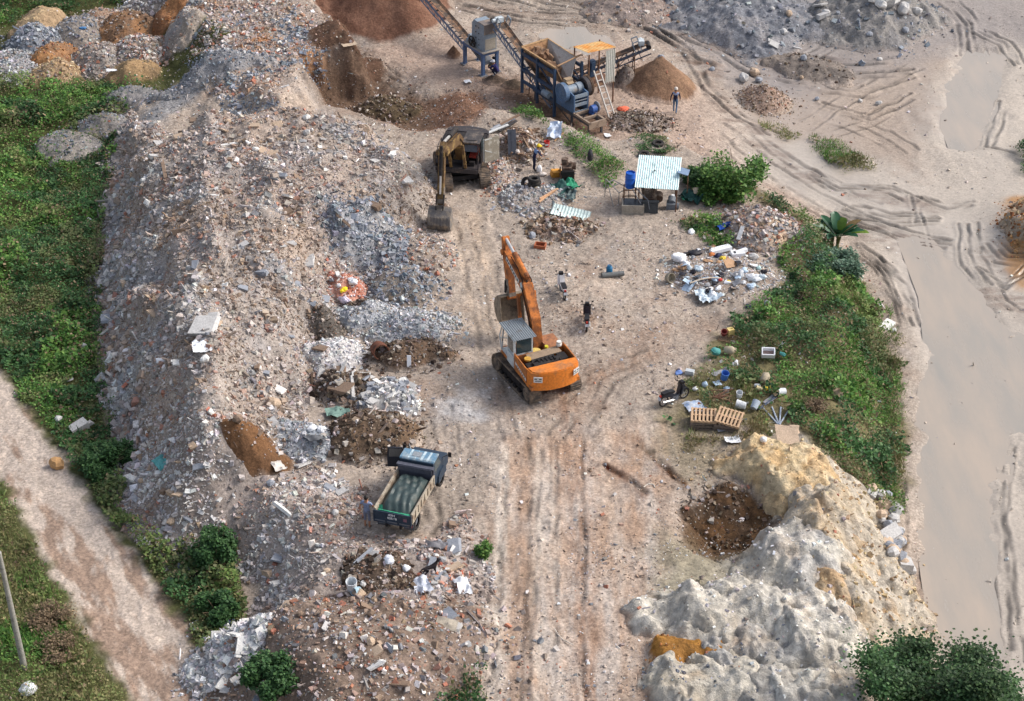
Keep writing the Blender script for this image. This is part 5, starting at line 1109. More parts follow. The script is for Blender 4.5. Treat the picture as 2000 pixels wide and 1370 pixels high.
    m.bar((x0 + .03, .55, z0), (x0 + .03, .55, z1), .05)
    m.box(((x0 + x1) / 2, y0 + .03, z0 + .3), (x1 - x0, .04, .6)); m.box((x1 - .03, .4, z0 + .25), (.04, 1.5, .5)); m.box((x0 + .02, .1, z0 + .3), (.035, .85, .6)); m.box(((x0 + x1) / 2, .5, z0 + .02), (x1 - x0 - .05, 1.6, .04))
    cab = B(m, 'cab', cabm)
    m = MB(); m.X = Matrix.Translation(((x0 + x1) / 2, (y0 + y1 - .25) / 2, z1 + .04))
    if first: m.corr(1.85, 1.2, .11, .018)
    else: m.box((0, 0, 0), (1.0, 1.5, .07)); m.box((0, .0, .05), (.6, .9, .04))
    m.build('cab_roof', M_SHEET if first else mat('black roof', S(70, 66, 66), .6, 0, S(120, 108, 98), .4), cab)
    def pane(pp): MB().plate(pp, .012).build('window', M_GLASS, cab)
    pane([(x0 + .1, y0 + .0, z0 + .68), (x1 - .1, y0, z0 + .68), (x1 - .1, y0, z1 - .1), (x0 + .1, y0, z1 - .1)])
    pane([(x0 - .005, y0 + .12, z0 + .68), (x0 - .005, .5, z0 + .68), (x0 - .005, .5, z1 - .1), (x0 - .005, y0 + .12, z1 - .1)][::-1])
    pane([(x1 + .005, y0 + .1, z0 + .55), (x1 + .005, 1.25, z0 + .55), (x1 + .005, 1.05, z1 - .1), (x1 + .005, y0 + .1, z1 - .1)])
    if first:
        m = MB(); m.box((x0 - .03, .12, z0 + .22), (.03, .84, .62)); m.bar((x0 - .03, -.28, z0), (x0 - .03, -.28, z1 - .1), .05); m.build('cab_door', cabm, cab)
        m = MB(); m.tube([(x0 + .02, 1.38, 1.3), (x0 - .02, 1.5, 2.0), (x0 + .02, 1.25, 2.7)], .03); m.tube([(x1, 1.38, 1.6), (x0, 1.42, 1.9)], .03); m.build('guard_rail', cabm, cab)
    else:
        m = MB(); m.box((x0 - .55, .15, 2.05), (1.0, .05, 1.5), (0, 0, .75)); m.build('cab_door', mat('dusty door glass', S(150, 142, 128), .5, 0, S(196, 190, 178), .4), cab)
        m = MB(); m.bar((x0 - .15, .45, 1.35), (x0 - .15, .45, 2.75), .06); m.bar((x0 - .9, -.2, 1.6), (x0 - .2, .5, 2.1), .05); m.bar((x0 - .9, -.2, 2.75), (x0 - .2, .5, 2.75), .05); m.build('door_frame', M_WHITE, cab)
        m = MB(); m.plate([(x0 + .1, y1 - .3, z1 - .1), (x1 - .1, y1 - .3, z1 - .1), (x1 - .1, y1 - .24, z1 - .5), (x0 + .1, y1 - .24, z1 - .5)], .02); m.build('sun_visor', mat('blue grey visor', S(84, 92, 104), .3), cab)
    m = MB(); m.box((-.8, .25, 1.62), (.5, .5, .14)); m.box((-.8, .0, 1.95), (.5, .12, .6), (-.15, 0, 0)); m.build('seat', M_SEAT, cab)
    m = MB(); m.bar((-1.05, .75, 1.3), (-1.05, .7, 1.85), .06); m.bar((-.52, .75, 1.3), (-.52, .7, 1.85), .06); m.box((-.8, .95, 1.4), (.3, .2, .3)); m.build('control_levers', M_BLACK, cab)
    # boom, stick, bucket in the (y,z) plane at x = bx
    bx = P['bx']
    bo = P['boom']; m = MB(); m.prism(side_strip(bo, P['bw']), bx - .24, bx + .24, 'x')
    m.cyl((bx - .4, *bo[0]), (bx + .4, *bo[0]), .14, n=12); m.cyl((bx - .33, *bo[-1]), (bx + .33, *bo[-1]), .15, n=12)
    boom = B(m, 'boom', boomm)
    st = P['stick']; m = MB(); m.prism(side_strip(st, P['sw']), bx - .17, bx + .17, 'x'); m.cyl((bx - .26, *st[-1]), (bx + .26, *st[-1]), .11, n=10); stick = B(m, 'stick', boomm)
    m = MB(); k = .72; q = (st[-2][0] * (1 - k) + st[-1][0] * k, st[-2][1] * (1 - k) + st[-1][1] * k)
    m.box((bx, q[0], q[1] - .15), (.36, .4, .9), Matrix.Rotation(math.atan2(st[-1][0] - st[-2][0], st[-2][1] - st[-1][1]), 3, 'X'))
    m.build('stick_end', mat('worn steel', S(134, 126, 118), .7, .2, S(110, 96, 84), .5), stick)
    def ram(name, a, b, r, x, split=.55, par=boom):
        a, b = Vector((x, *a)), Vector((x, *b)); c = a.lerp(b, split); m = MB(); m.cyl(a, c, r, n=12); m.cyl(a - (b - a).normalized() * .08, a, r * .8, n=8)
        o = m.build(name, boomm if first else M_BLACK, par); m = MB(); m.cyl(c, b, r * .55, n=10); m.build('piston_rod', M_CHROME, o)
    ce = P['cyl']
    B_ = MB(); B_.bar((bx - .42, *ce[0]), (bx - .42, *ce[1]), .15); B_.bar((bx + .42, *ce[0]), (bx + .42, *ce[1]), .15); B_.cyl((bx - .5, *ce[1]), (bx + .5, *ce[1]), .07, n=8)
    B_.build('boom_cylinder', boomm, boom)
    ram('stick_cylinder', ce[2], ce[3], .15, bx, .58)
    ram('bucket_cylinder', ce[4], ce[5], .10, bx, .6, stick)
    m = MB()
    for j in range(4):
        ox = bx - .2 + j * .13; pts = [(ox, y + random.uniform(-.04, .04), z + P['bw'][min(i, 2)] / 2 + .05) for i, (y, z) in enumerate(bo)]
        pp = []
        for a, b in zip(pts[:-1], pts[1:]):
            for k in (0, .33, .66): pp.append(Vector(a).lerp(Vector(b), k) + Vector((random.uniform(-.05, .05), 0, random.uniform(0, .07))))
        m.tube(pp, .028, 5)
    for sgn in (-1, 1): m.tube([(bx + sgn * .28, y, z) for y, z in bo[:3]], .03, 5)
    m.build('hydraulic_hoses', M_HOSE, boom)
    # bucket
    E = st[-1]; s = P.get('bs', 1.0); ra = P['ba']; ca, sa = math.cos(ra), math.sin(ra)
    prof = [(.0, .12), (.30, .02), (.62, -.28), (.76, -.7), (.62, -1.1), (.25, -1.38), (-.32, -1.46)]
    T = lambda p: (E[0] + s * (p[0] * ca - p[1] * sa), E[1] + s * (p[0] * sa + p[1] * ca))
    out = [T(p) for p in prof]; m = MB(); W_ = .62
    m.prism(side_strip(out, [.06] * len(out)), bx - W_, bx + W_, 'x')
    for sx in (-W_, W_): m.prism(out, bx + sx - .02, bx + sx + .02, 'x')
    for k in range(7):
        if not first: m.prism(side_strip([T((p[0] * 1.04, p[1])) for p in prof[2:]], [.08] * 5), bx - .55 + k * .18, bx - .50 + k * .18, 'x')
    m.box((bx, *T((.05, .12))), (.3, .3, .25))
    bk = B(m, 'bucket', mat('bucket steel', S(150, 136, 118), .75, .1, S(112, 98, 84), .5) if first else mat('bucket dark steel', S(112, 108, 106), .7, .2, S(150, 138, 124), .5))
    for k in range(5):
        m = MB(); x = bx - .52 + k * .26; a, b = T((-.30, -1.46)), T((-.55, -1.44)); m.bar((x, *a), (x, *b), .11, .07); m.build('tooth', M_TRACK, bk)
    m = MB()
    q1 = T((.38, .08)); q0 = (st[-2][0] * .25 + st[-1][0] * .75 + .05, st[-2][1] * .25 + st[-1][1] * .75)
    for sx in (-.2, .2): m.bar((bx + sx, *q0), (bx + sx, *q1), .05, .1); m.bar((bx + sx, *ce[5]), (bx + sx, *q1), .05, .1)
    m.build('bucket_linkage', M_BLACK, stick)
    return root, dict(cw=cw, boom=boom, deck=deck, rr=rr)
M_OR = mat('orange paint', S(196, 118, 52), .55, 0, S(136, 92, 62), .55, 1.8, .15)
M_ORB = mat('rusty orange paint', S(196, 116, 54), .65, 0, S(116, 72, 46), .6, 1.9, .25)
M_ORC = mat('counterweight orange', S(212, 124, 48), .55, 0, S(164, 112, 72), .42, 1.5, .1)
M_CABW = mat('greyish white cab', S(196, 202, 204), .5, 0, S(140, 124, 108), .35)
ORB = dict(boom=[(.45, 1.55), (.85, 2.95), (1.75, 4.25), (4.15, 4.95)], bw=[.34, .52, .58, .32], stick=[(4.44, 5.62), (4.17, 4.9), (3.62, 2.6)], sw=[.22, .56, .3],
           cyl=[(1.3, 1.25), (1.85, 3.8), (1.75, 4.78), (4.44, 5.56), (4.42, 4.75), (3.98, 3.4)], ba=R(4), bx=.25)
ex1, q1 = excavator('orange excavator with tin cab roof parked in the middle of the yard', 1047, 741, R(28), R(-5), M_OR, ORB, M_CABW, M_ORC, M_ORB, True)
for x, a in ((-.98, -.55), (1.0, .55)):
    m = MB(); y = -2.06 - .62 * math.cos(.95 * math.asin(min(1, abs(x) / 1.3))) + .04
    m.X = Matrix.Translation((x, y, 1.72)) @ Matrix.Rotation(a * .9, 4, 'Z'); m.box((0, 0, 0), (.42, .03, .3)); m.m = 1
    for k in (-.11, .11): m.box((k, -.018, .05), (.12, .01, .05))
    m.box((0, -.018, -.06), (.3, .01, .03)); m.build('warning_plate', [M_WHITE, M_TEXTD], q1['cw'])
def decal(par, x, a, b, wd, marks, mm=None):
    """name strip on the boom side: white band with dark illegible marks"""
    A, Bv = Vector((x, *a)), Vector((x, *b)); d = (Bv - A).normalized(); n = Vector((0, -d.z, d.y)); m = MB()
    m.plate([A - n * wd / 2, A + n * wd / 2, Bv + n * wd / 2, Bv - n * wd / 2], .006); L = (Bv - A).length; m.m = 1
    for k in range(marks):
        c = A + d * (L * (k + .7) / (marks + .4)) + Vector((-.008, 0, 0)); h = wd * .27; q = L / marks * .3
        m.plate([c - d * q - n * h, c - d * q + n * h, c + d * q + n * h * (.3 if k % 2 else 1), c + d * q - n * h], .004)
    m.build('name_strip', [M_WHITE, M_TEXTD], par)
decal(q1['boom'], .004, (3.75, 4.8), (2.2, 4.3), .24, 7)
m = MB(); m.plate([(.004, 1.85, 3.95), (.004, 2.05, 4.3), (.004, 1.85, 4.5), (.004, 1.65, 4.15)], .006); m.build('maker_badge', mat('blue white badge', S(190, 204, 208), .5, 0, S(110, 150, 170), .4), q1['boom'])
m = MB(); m.plate([(-1.302, -.45, 1.5), (-1.302, -1.75, 1.3), (-1.302, -1.75, 1.44), (-1.302, -.45, 1.64)], .004); m.m = 1
for k in range(6): m.box((-1.306, -.7 - k * .17, 1.53 - k * .026), (.006, .08, .07))
m.build('side_stripe', [M_WHITE, M_TEXTD], q1['deck'])
M_YEL = mat('dirty yellow paint', S(152, 126, 78), .65, 0, S(88, 66, 46), .7, 1.8, .2)
M_BLKP = mat('black panel', S(58, 54, 56), .55, 0, S(112, 98, 86), .35)
YEB = dict(boom=[(.55, 1.55), (1.05, 2.75), (1.95, 3.45), (5.55, 4.35)], bw=[.36, .6, .64, .34], stick=[(5.1, 4.75), (5.55, 4.4), (6.25, 1.3)], sw=[.22, .5, .3],
           cyl=[(1.3, 1.25), (2.1, 3.1), (1.7, 3.95), (5.05, 4.75), (5.7, 4.75), (6.3, 2.2)], ba=R(-4), bs=.95, bx=-.08)
ex2, q2 = excavator('yellow and black excavator with open cab door facing the camera by the pit', 902, 346, R(190), R(-20), M_BLKP, YEB, M_BLKP, M_BLKP, M_YEL, False)

# ---------------------------------------------------------------- tipper truck
M_NAVY = mat('dark navy paint', S(44, 58, 74), .5, 0, S(86, 90, 92), .3, 2)
M_BLUE = mat('blue cab paint', S(100, 134, 158), .5, 0, S(150, 162, 168), .45, 2)
M_CREAM = mat('worn cream paint', S(170, 160, 144), .8, 0, S(128, 110, 94), .5, 2)
M_GREY = mat('grey steel', S(110, 114, 122), .6, .1, S(130, 118, 106), .35)
M_RUB = mat('rubber', S(46, 44, 44), .9, 0, S(116, 102, 90), .35)
M_STR = mat('pale stripe', S(186, 202, 208), .5, 0, S(120, 150, 166), .4)
def truck():
    p = hit(769, 1048); t = thing('dump_truck', 'dark blue tipper truck with open driver door and a covered load', 'truck', p, R(-17)); t.scale = (.92, 1, .92)
    m = MB(); m.box((-.35, 2.4, .58), (.1, 4.8, .18)); m.box((.35, 2.4, .58), (.1, 4.8, .18))
    for y in (.3, 1.5, 2.9, 4.6): m.box((0, y, .58), (.7, .1, .14))
    m.cyl((-.8, .8, .42), (.8, .8, .42), .09, n=8); m.cyl((-.8, 4.05, .42), (.8, 4.05, .42), .07, n=8); m.build('chassis', M_BLACK, t)
    for y, xs in ((.8, (-.78, -.5, .5, .78)), (4.05, (-.78, .78))):
        for x in xs:
            m = MB(); M = Matrix.Rotation(R(90), 3, 'Y'); m.lathe([(.22, -.10), (.36, -.12), (.41, -.08), (.41, .08), (.36, .12), (.22, .10)], (x, y, .41), 20, M); w_ = m.build('wheel', M_RUB, t)
            m = MB(); m.lathe([(.0, .06), (.1, .07), (.22, .03), (.22, -.03), (.0, -.06)], (x, y, .41), 14, M); m.build('rim', M_GREY, w_)
    m = MB(); m.box((0, 1.5, .87), (1.76, 2.9, .08)); m.box((-.88, 1.5, 1.16), (.05, 2.9, .55)); m.box((.88, 1.5, 1.16), (.05, 2.9, .55))
    for k in range(8):
        for sx in (-.925, .925): m.box((sx, .12 + k * .4, 1.15), (.045, .07, .56))
    for sx in (-.925, .925): m.box((sx, 1.5, 1.44), (.06, 2.92, .05)); m.box((sx, 1.5, .9), (.05, 2.9, .06))
    bed = m.build('cargo_bed', M_CREAM, t)
    m = MB(); m.box((0, 2.98, 1.35), (1.82, .06, 1.0)); m.box((0, 2.93, 1.84), (1.84, .22, .06)); m.box((0, 2.84, 1.66), (1.7, .03, .34), (.2, 0, 0)); m.build('headboard', mat('dusk grey plate', S(88, 90, 102), .6), bed)
    m = MB(); m.box((0, -.03, 1.08), (1.86, .05, .62)); m.box((0, -.055, 1.38), (1.86, .03, .05)); m.box((0, -.055, .80), (1.86, .03, .07))
    for x in (-.92, -.32, .28, .9): m.box((x, -.06, 1.08), (.05, .04, .6))
    m.m = 1
    for x in (-.62, -.02, .59): m.box((x, -.062, .86), (.5, .03, .09), (.35, 0, 0))
    g = m.build('tailgate', [M_NAVY, M_GREY], bed)
    lettering('plate_letters', '43H', .17, M_TEXTW, g, (-.04, -.062, 1.27), (R(90), 0, 0), 1.15, .006)
    lettering('plate_letters', '028.68', .17, M_TEXTW, g, (-.02, -.062, 1.09), (R(90), 0, 0), 1.0, .006)
    m = MB(); m.box((.62, -.06, 1.12), (.17, .01, .17)); m.build('faded_sticker', mat('faded pink sticker', S(128, 92, 104), .7), g)
    for sx in (-.66, .66):
        m = MB(); m.box((sx, .28, .52), (.5, .03, .46), (.12, 0, 0)); m.build('mud_flap', mat('mud flap', S(84, 86, 92), .9), t)
    m = MB(); m.box((0, .12, .66), (1.5, .08, .14)); m.build('rear_bumper', M_GREY, t)
    for sx in (-.8, .8): m = MB(); m.box((sx, .06, .72), (.2, .06, .1)); m.build('tail_light', M_SEAT, t)
    # cab: shell with sloped windscreen, bonnet in front
    side = [(3.1, .62), (3.1, 1.98), (3.2, 2.05), (3.78, 2.03), (4.25, 1.36), (4.95, 1.26), (5.05, 1.0), (5.05, .62)]
    m = MB(); m.prism(side, -.84, .84, 'x'); cab = m.build('cab', M_NAVY, t)
    m = MB(); m.prism([(3.10, 2.04), (3.16, 2.085), (3.80, 2.065), (3.84, 2.0), (3.1, 1.98)], -.86, .86, 'x'); roof = m.build('cab_roof', M_BLUE, cab)
    for x, w_ in ((-.42, .1), (.22, .12), (.52, .1), (-.1, .02)):
        m = MB(); m.prism([(3.12, 2.06), (3.16, 2.092), (3.79, 2.072), (3.79, 2.05), (3.14, 2.05)], x - w_ / 2, x + w_ / 2, 'x'); m.build('roof_stripe', M_STR, roof)
    m = MB(); m.box((-.1, 3.48, 2.085), (.44, .34, .02)); m.build('roof_hatch', mat('grey hatch', S(140, 146, 152), .6), roof)
    for sx in (-.845, .845):
        m = MB(); m.plate([(sx, 3.25, 1.35), (sx, 4.08, 1.35), (sx, 3.74, 1.9), (sx, 3.25, 1.92)][::1 if sx > 0 else -1], .008); m.build('side_window', M_GLASS, cab)
    m = MB(); m.plate([(-.72, 3.815, 2.0), (.72, 3.815, 2.0), (.72, 4.24, 1.4), (-.72, 4.24, 1.4)], .01); m.build('windscreen', M_GLASS, cab)
    m = MB(); m.plate([(.65, 3.09, 1.4), (-.65, 3.09, 1.4), (-.65, 3.09, 1.85), (.65, 3.09, 1.85)], .01); m.build('rear_window', M_GLASS, cab)
    for sx in (-.8, .8):
        m = MB(); m.prism([(3.55, .5), (3.6, .85), (3.85, 1.02), (4.3, 1.02), (4.55, .8), (4.6, .5)], sx - .12, sx + .12, 'x'); m.build('fender', M_NAVY, cab)
        m = MB(); m.cyl((sx * .8, 5.04, .9), (sx * .8, 5.09, .9), .1, n=12); m.build('headlight', M_CHROME, cab)
    m = MB(); m.X = Matrix.Translation((-.85, 4.1, 0)) @ Matrix.Rotation(R(-76), 4, 'Z'); m.prism([(-1.0, .72), (-1.0, 1.3), (-.95, 1.86), (-.25, 1.86), (0, 1.3), (0, .72)], -.03, .03, 'x'); d_ = m.build('door', mat('dark door', S(52, 54, 62), .6), cab)
    m = MB(); m.X = Matrix.Translation((-.85, 4.1, 0)) @ Matrix.Rotation(R(-76), 4, 'Z'); m.prism([(-.92, 1.32), (-.9, 1.8), (-.28, 1.8), (-.1, 1.32)], -.034, .034, 'x'); m.build('window', mat('dusty window', S(116, 112, 108), .3), d_)
    for sx in (-1, 1):
        m = MB(); m.tube([(sx * .84, 4.25, 1.5), (sx * 1.12, 4.45, 1.6)], .018); m.box((sx * 1.16, 4.46, 1.58), (.16, .05, .26)); m.build('mirror', M_BLACK, cab)
    # the sheet over the load
    m = MB(); vs = []; nx_, ny_ = 30, 44
    for j in range(ny_ + 1):
        for i in range(nx_ + 1):
            x = -.82 + 1.64 * i / nx_; y = .12 + 2.7 * j / ny_
            e = min(1, (1 - abs(x) / .84) * 3.0) * min(1, (y - .05) * 1.7) * min(1, (2.95 - y) * 4)
            wr = .045 * abs(math.sin(8 * x + 2.2 * y + 1.6 * math.sin(2.1 * y))) + .05 * abs(math.sin(5 * x - 2.6 * y + 2.3 * math.sin(1.7 * y))) + .02 * math.sin(19 * x + 5 * y)
            vs.append((x, y, 1.02 + .36 * max(e, 0) ** .7 + wr * (.4 + .6 * e) + .10 * math.sin(y * 1.2)))
    n = nx_ + 1; m.add(vs, [(j * n + i, j * n + i + 1, (j + 1) * n + i + 1, (j + 1) * n + i) for j in range(ny_) for i in range(nx_)])
    o = m.build('tarpaulin', mat('dark green tarpaulin', S(56, 70, 70), .45, 0, S(78, 84, 80), .4, 2, .1, .4), None, True); o.location = p; o.rotation_euler = (0, 0, R(-17)); o.scale = (.92, 1, .92)
    tag(o, 'wrinkled dark green tarpaulin over the load of the tipper truck', 'tarpaulin', kind='thing')
    m = MB(); m.box((-.1, .06, 1.36), (1.3, .05, .08), (0, .04, .02)); m.add([(-.82, .05, 1.1), (-.5, .05, 1.12), (-.62, .3, 1.5), (-.8, .35, 1.42)], [(0, 1, 2, 3)]); m.box((.55, .1, 1.3), (.5, .1, .1))
    o = m.build('net_strip', mat('bright green net', S(60, 150, 116), .8)); o.location = p; o.rotation_euler = (0, 0, R(-17)); o.scale = (.92, 1, .92); tag(o, 'bright green net strip tucked along the truck tailgate', 'net', kind='thing')
truck()

# ---------------------------------------------------------------- crushing plant
CA = R(33); CO = hit(1120.7, 248.6); CZ = CO.z
M_CB = mat('crusher blue paint', S(84, 108, 138), .5, 0, S(112, 112, 112), .32, 1.5)
M_CBD = mat('frame blue paint', S(52, 72, 98), .55, 0, S(84, 78, 74), .35, 1.5)
M_CG = mat('crusher grey blue', S(132, 144, 156), .5, 0, S(150, 138, 126), .35, 1.5)
M_RST = mat('rusty steel', S(108, 78, 62), .85, 0, S(150, 122, 96), .45, 2, .2)
M_BELT = mat('conveyor belt', S(82, 72, 66), .9, 0, S(150, 116, 90), .5, 2.5, .2)
def cl(x, y, z=0):
    c, s = math.cos(CA), math.sin(CA); return Vector((CO.x + x * c - y * s, CO.y + x * s + y * c, CZ + z))
def cthing(name, label, cat): return thing(name, label, cat, CO, CA)
def jaw():
    t = cthing('jaw_crusher', 'blue jaw crusher with two flywheels on a skid below the hopper', 'crusher')
    m = MB()
    for x in (0.05, 1.0): m.box((x, 1.4, .78), (.16, 6.4, .2))
    for y in (-1.7, -.1, 2.0, 4.4): m.box((.52, y, .78), (1.0, .14, .18))
    for x in (.05, 1.0):
        for y in (-1.55, .3, 2.2, 4.4): m.box((x, y, .28), (.12, .12, .86))
    m.bar((.05, .3, .1), (.05, 2.2, .8), .06); m.bar((1.0, .3, .1), (1.0, 2.2, .8), .06); m.build('skid_frame', mat('skid steel', S(74, 76, 82), .7, 0, S(110, 88, 70), .4), t)
    m = MB(); m.prism([(0, .9), (0, 2.1), (.5, 2.2), (1.3, 2.2), (2.0, 2.0), (2.0, .9)], -.02, .06, 'x'); m.prism([(0, .9), (0, 2.1), (.5, 2.2), (1.3, 2.2), (2.0, 2.0), (2.0, .9)], 1.0, 1.08, 'x')
    m.box((.53, 2.0, 1.5), (.94, .08, 1.1)); m.box((.53, 1.3, 1.45), (.92, .2, 1.2), (-.2, 0, 0)); body = m.build('crusher_body', M_CB, t)
    m = MB(); m.box((.53, .03, 2.0), (.94, .06, .24)); m.box((.53, .06, 1.42), (.94, .1, .2)); m.box((.53, .02, .98), (.94, .05, .1)); m.box((.53, .02, 1.7), (.94, .03, .05)); m.build('front_beams', M_CG, body)
    m = MB(); m.cyl((-.06, .88, 2.12), (1.14, .88, 2.12), .30, n=20); m.cyl((.7, .88, 2.12), (1.1, .88, 2.12), .36, n=20); m.cyl((-.1, .88, 2.12), (.1, .88, 2.12), .36, n=20); m.build('eccentric_shaft', M_CG, body, True)
    def fly(x0, x1, mm, face):
        M = Matrix.Rotation(R(90), 3, 'Y'); m = MB(); c = (x0, .88, 2.09); w_ = x1 - x0
        m.lathe([(.10, 0), (.10, 0), (.48, .06), (.50, 0), (.62, 0), (.62, w_), (.50, w_), (.48, w_ - .06), (.0, w_ - .06)], c, 28, M); o = m.build('flywheel', mm, t, True)
        m = MB(); m.cyl((x0 - .03, .88, 2.09), (x0 + .06, .88, 2.09), .14, n=14)
        for k in range(6): a = k * R(60); m.cyl((x0 + .02, .88 + .3 * math.cos(a), 2.09 + .3 * math.sin(a)), (x0 + .065, .88 + .3 * math.cos(a), 2.09 + .3 * math.sin(a)), .05, n=8)
        m.cyl((x0 + .05, .88, 2.09), (x0 + .06, .88, 2.09), .48, n=24)
        m.build('hub', face, o)
    fly(-.42, -.14, M_CB, mat('flywheel face', S(92, 116, 146), .5, 0, S(110, 110, 112), .3)); fly(1.24, 1.5, mat('dark pulley', S(62, 60, 64), .7, 0, S(120, 96, 76), .35), M_BLACK)
    m = MB(); m.torus((1.58, .88, 2.09), .6, .045, Matrix.Rotation(R(90), 3, 'Y'), 28, 6); m.torus((1.66, .88, 2.09), .6, .045, Matrix.Rotation(R(90), 3, 'Y'), 28, 6); m.build('drive_belt', mat('brown belt', S(96, 78, 66), .9), t)
    m = MB(); m.cyl((.9, -.55, 1.2), (1.25, -.55, 1.2), .25, n=18); m.cyl((.86, -.55, 1.2), (.9, -.55, 1.2), .2, n=14); m.box((1.05, -.55, .95), (.4, .36, .1)); m.build('motor', mat('bright motor blue', S(62, 94, 158), .45), t, True)
    m = MB(); m.torus((1.38, -.5, 1.26), .30, .05, Matrix.Rotation(R(90), 3, 'Y'), 20, 6); m.cyl((1.34, -.5, 1.26), (1.42, -.5, 1.26), .3, n=20); m.build('belt_guard', mat('grey guard', S(150, 150, 156), .8), t)
    m = MB()
    for a, b in (((0, 0, .92), (0, -1.75, .92)), ((1.1, 0, .92), (1.1, -1.75, .92)), ((0, -1.75, .92), (1.1, -1.75, .92)), ((0, -.95, .92), (1.1, -.95, .92)), ((0, -.12, .92), (1.1, -.12, .92))): m.bar(a, b, .13, .14)
    m.box((.55, -1.78, .72), (1.3, .05, .34)); m.build('motor_rails', mat('pale dusty rail', S(150, 132, 116), .8, 0, S(106, 90, 78), .4), t)
jaw()
def hopper():
    t = cthing('feed_hopper', 'rusty feed hopper with a pale right wall behind the jaw crusher', 'hopper')
    def wall(a, b, c, d, mm, nm='hopper_wall'): MB().plate([cl_(p) for p in (a, b, c, d)], .05).build(nm, mm, t)
    cl_ = lambda p: Vector(p)
    FL, BL, BR, FR = (0, 2.05, 3.2), (0, 5.9, 3.2), (2.0, 5.9, 3.3), (2.0, 2.7, 3.2)
    fl, bl, br, fr = (.35, 1.7, 2.15), (.45, 5.0, 1.9), (1.25, 5.0, 1.9), (.85, 1.7, 2.15)
    wall(FL, BL, bl, fl, mat('hopper rust', S(122, 96, 78), .9, 0, S(158, 128, 98), .5)); wall(BL, BR, br, bl, mat('hopper mud', S(164, 126, 92), .95, 0, S(118, 88, 66), .45)); wall(BR, FR, fr, br, mat('hopper pale wall', S(172, 166, 160), .7, 0, S(120, 104, 94), .35)); wall(fl, bl, br, fr, M_RST, 'hopper_floor')
    m = MB(); m.bar(FL, BL, .10); m.bar(BL, BR, .16, .12); m.bar(BR, FR, .08); m.build('rim', mat('rim tan', S(176, 142, 104), .85, 0, S(120, 92, 70), .4), t)
    m = MB(); m.cyl((.05, 2.0, 3.35), (2.05, 2.35, 3.5), .055, n=8); m.build('cross_pipe', mat('pipe tan', S(160, 128, 98), .7), t)
    m = MB()
    for x in (-.06, 2.0):
        for y in (2.1, 4.05, 5.8): m.box((x, y, 1.5), (.15, .15, 3.3))
        for z in (2.85, 1.75, .95): m.bar((x, 2.1, z), (x, 5.8, z), .12, .2)
        m.bar((x, 2.1, 1.8), (x, 4.0, 2.8), .07); m.bar((x, 2.1, .9), (x, 4.0, 1.7), .07)
    for y in (2.1, 5.8): m.bar((-.06, y, 1.75), (2.0, y, 1.75), .1)
    m.build('support_frame', M_CBD, t)
    m = MB(); m.lathe([(.0, -.35), (.22, -.35), (.22, .35), (0, .35)], (-.1, 2.9, 1.15), 14, Matrix.Rotation(R(90), 3, 'X')); m.build('feeder_motor', M_CG, t)
    m = MB(); m.box((.62, 1.6, 2.4), (.5, .35, .3)); m.box((.62, 1.4, 2.28), (.46, .3, .2), (.4, 0, 0)); m.build('chute', mat('chute tan', S(168, 146, 120), .85), t)
hopper()
m = MB(); rs = np.random.default_rng(4)
for k in range(46):
    y = rs.uniform(3.0, 5.6); q = (5.6 - y) / 3; m.X = Matrix.Translation(cl(.55 + rs.uniform(0, .6), y, 2.15 + rs.uniform(0, .5) + .35 * (y > 4.4))) @ Euler(rs.uniform(0, 3, 3)).to_matrix().to_4x4(); m.box((0, 0, 0), rs.uniform(.2, .5, 3))
tag(m.build('crushed_rock', mat('brown rock', S(120, 92, 72), .95, 0, S(156, 130, 106), .5, 3, .4)), 'brown broken rock lying in the feed hopper', 'rock', kind='stuff')
def shelter():
    t = cthing('operator_shelter', 'small operator shelter with an orange tin roof beside the hopper', 'shelter')
    m = MB(); m.X = Matrix.Translation((3.0, 2.2, 3.88)) @ Euler((R(-7), R(3), 0)).to_matrix().to_4x4(); m.corr(1.75, 2.1, .2, .015); m.build('roof', mat('orange tin roof', S(222, 148, 66), .5, 0, S(226, 190, 130), .55, 1.1), t)
    m = MB(); m.X = Matrix.Translation((3.68, 1.36, 2.7)) @ Euler((R(90), 0, 0)).to_matrix().to_4x4(); m.corr(2.25, .72, .14, .018); m.build('wall_panel', mat('pale tin panel', S(200, 200, 192), .5, 0, S(168, 150, 128), .3), t)
    m = MB()
    for x, y in ((2.05, 1.4), (3.98, 1.4), (2.05, 3.0), (3.98, 3.0)): m.bar((x, y, -.1), (x, y, 3.85), .07)
    m.bar((2.05, 1.4, 1.6), (3.98, 1.4, 1.6), .08); m.bar((2.05, 3, 1.6), (3.98, 3, 1.6), .08); m.build('post', M_RST, t)
    m = MB(); m.box((3.1, 2.2, 1.66), (1.8, 1.6, .07)); m.build('platform', M_RST, t)
    m = MB(); m.box((3.05, 2.5, 2.3), (.4, .3, 1.1)); m.box((3.02, 2.3, 2.5), (.3, .1, .5)); m.build('switch_cabinet', M_CBD, t)
shelter()
def ladder():
    t = thing('ladder', 'grey steel ladder leaning on the operator shelter', 'ladder'); m = MB()
    a0, a1 = cl(2.55, -.35, -.15), cl(2.35, 1.3, 2.75); dx = cl(.45, 0) - cl(0, 0)
    for o in (Vector(), dx): m.bar(a0 + o, a1 + o, .07, .08)
    m.build('side_rail', mat('ladder steel', S(196, 190, 184), .6), t)
    for k in range(8):
        m = MB(); p = a0.lerp(a1, (k + .6) / 8.3); m.bar(p, p + dx, .055); m.build('rung', MATS["ladder steel"], t)
ladder()
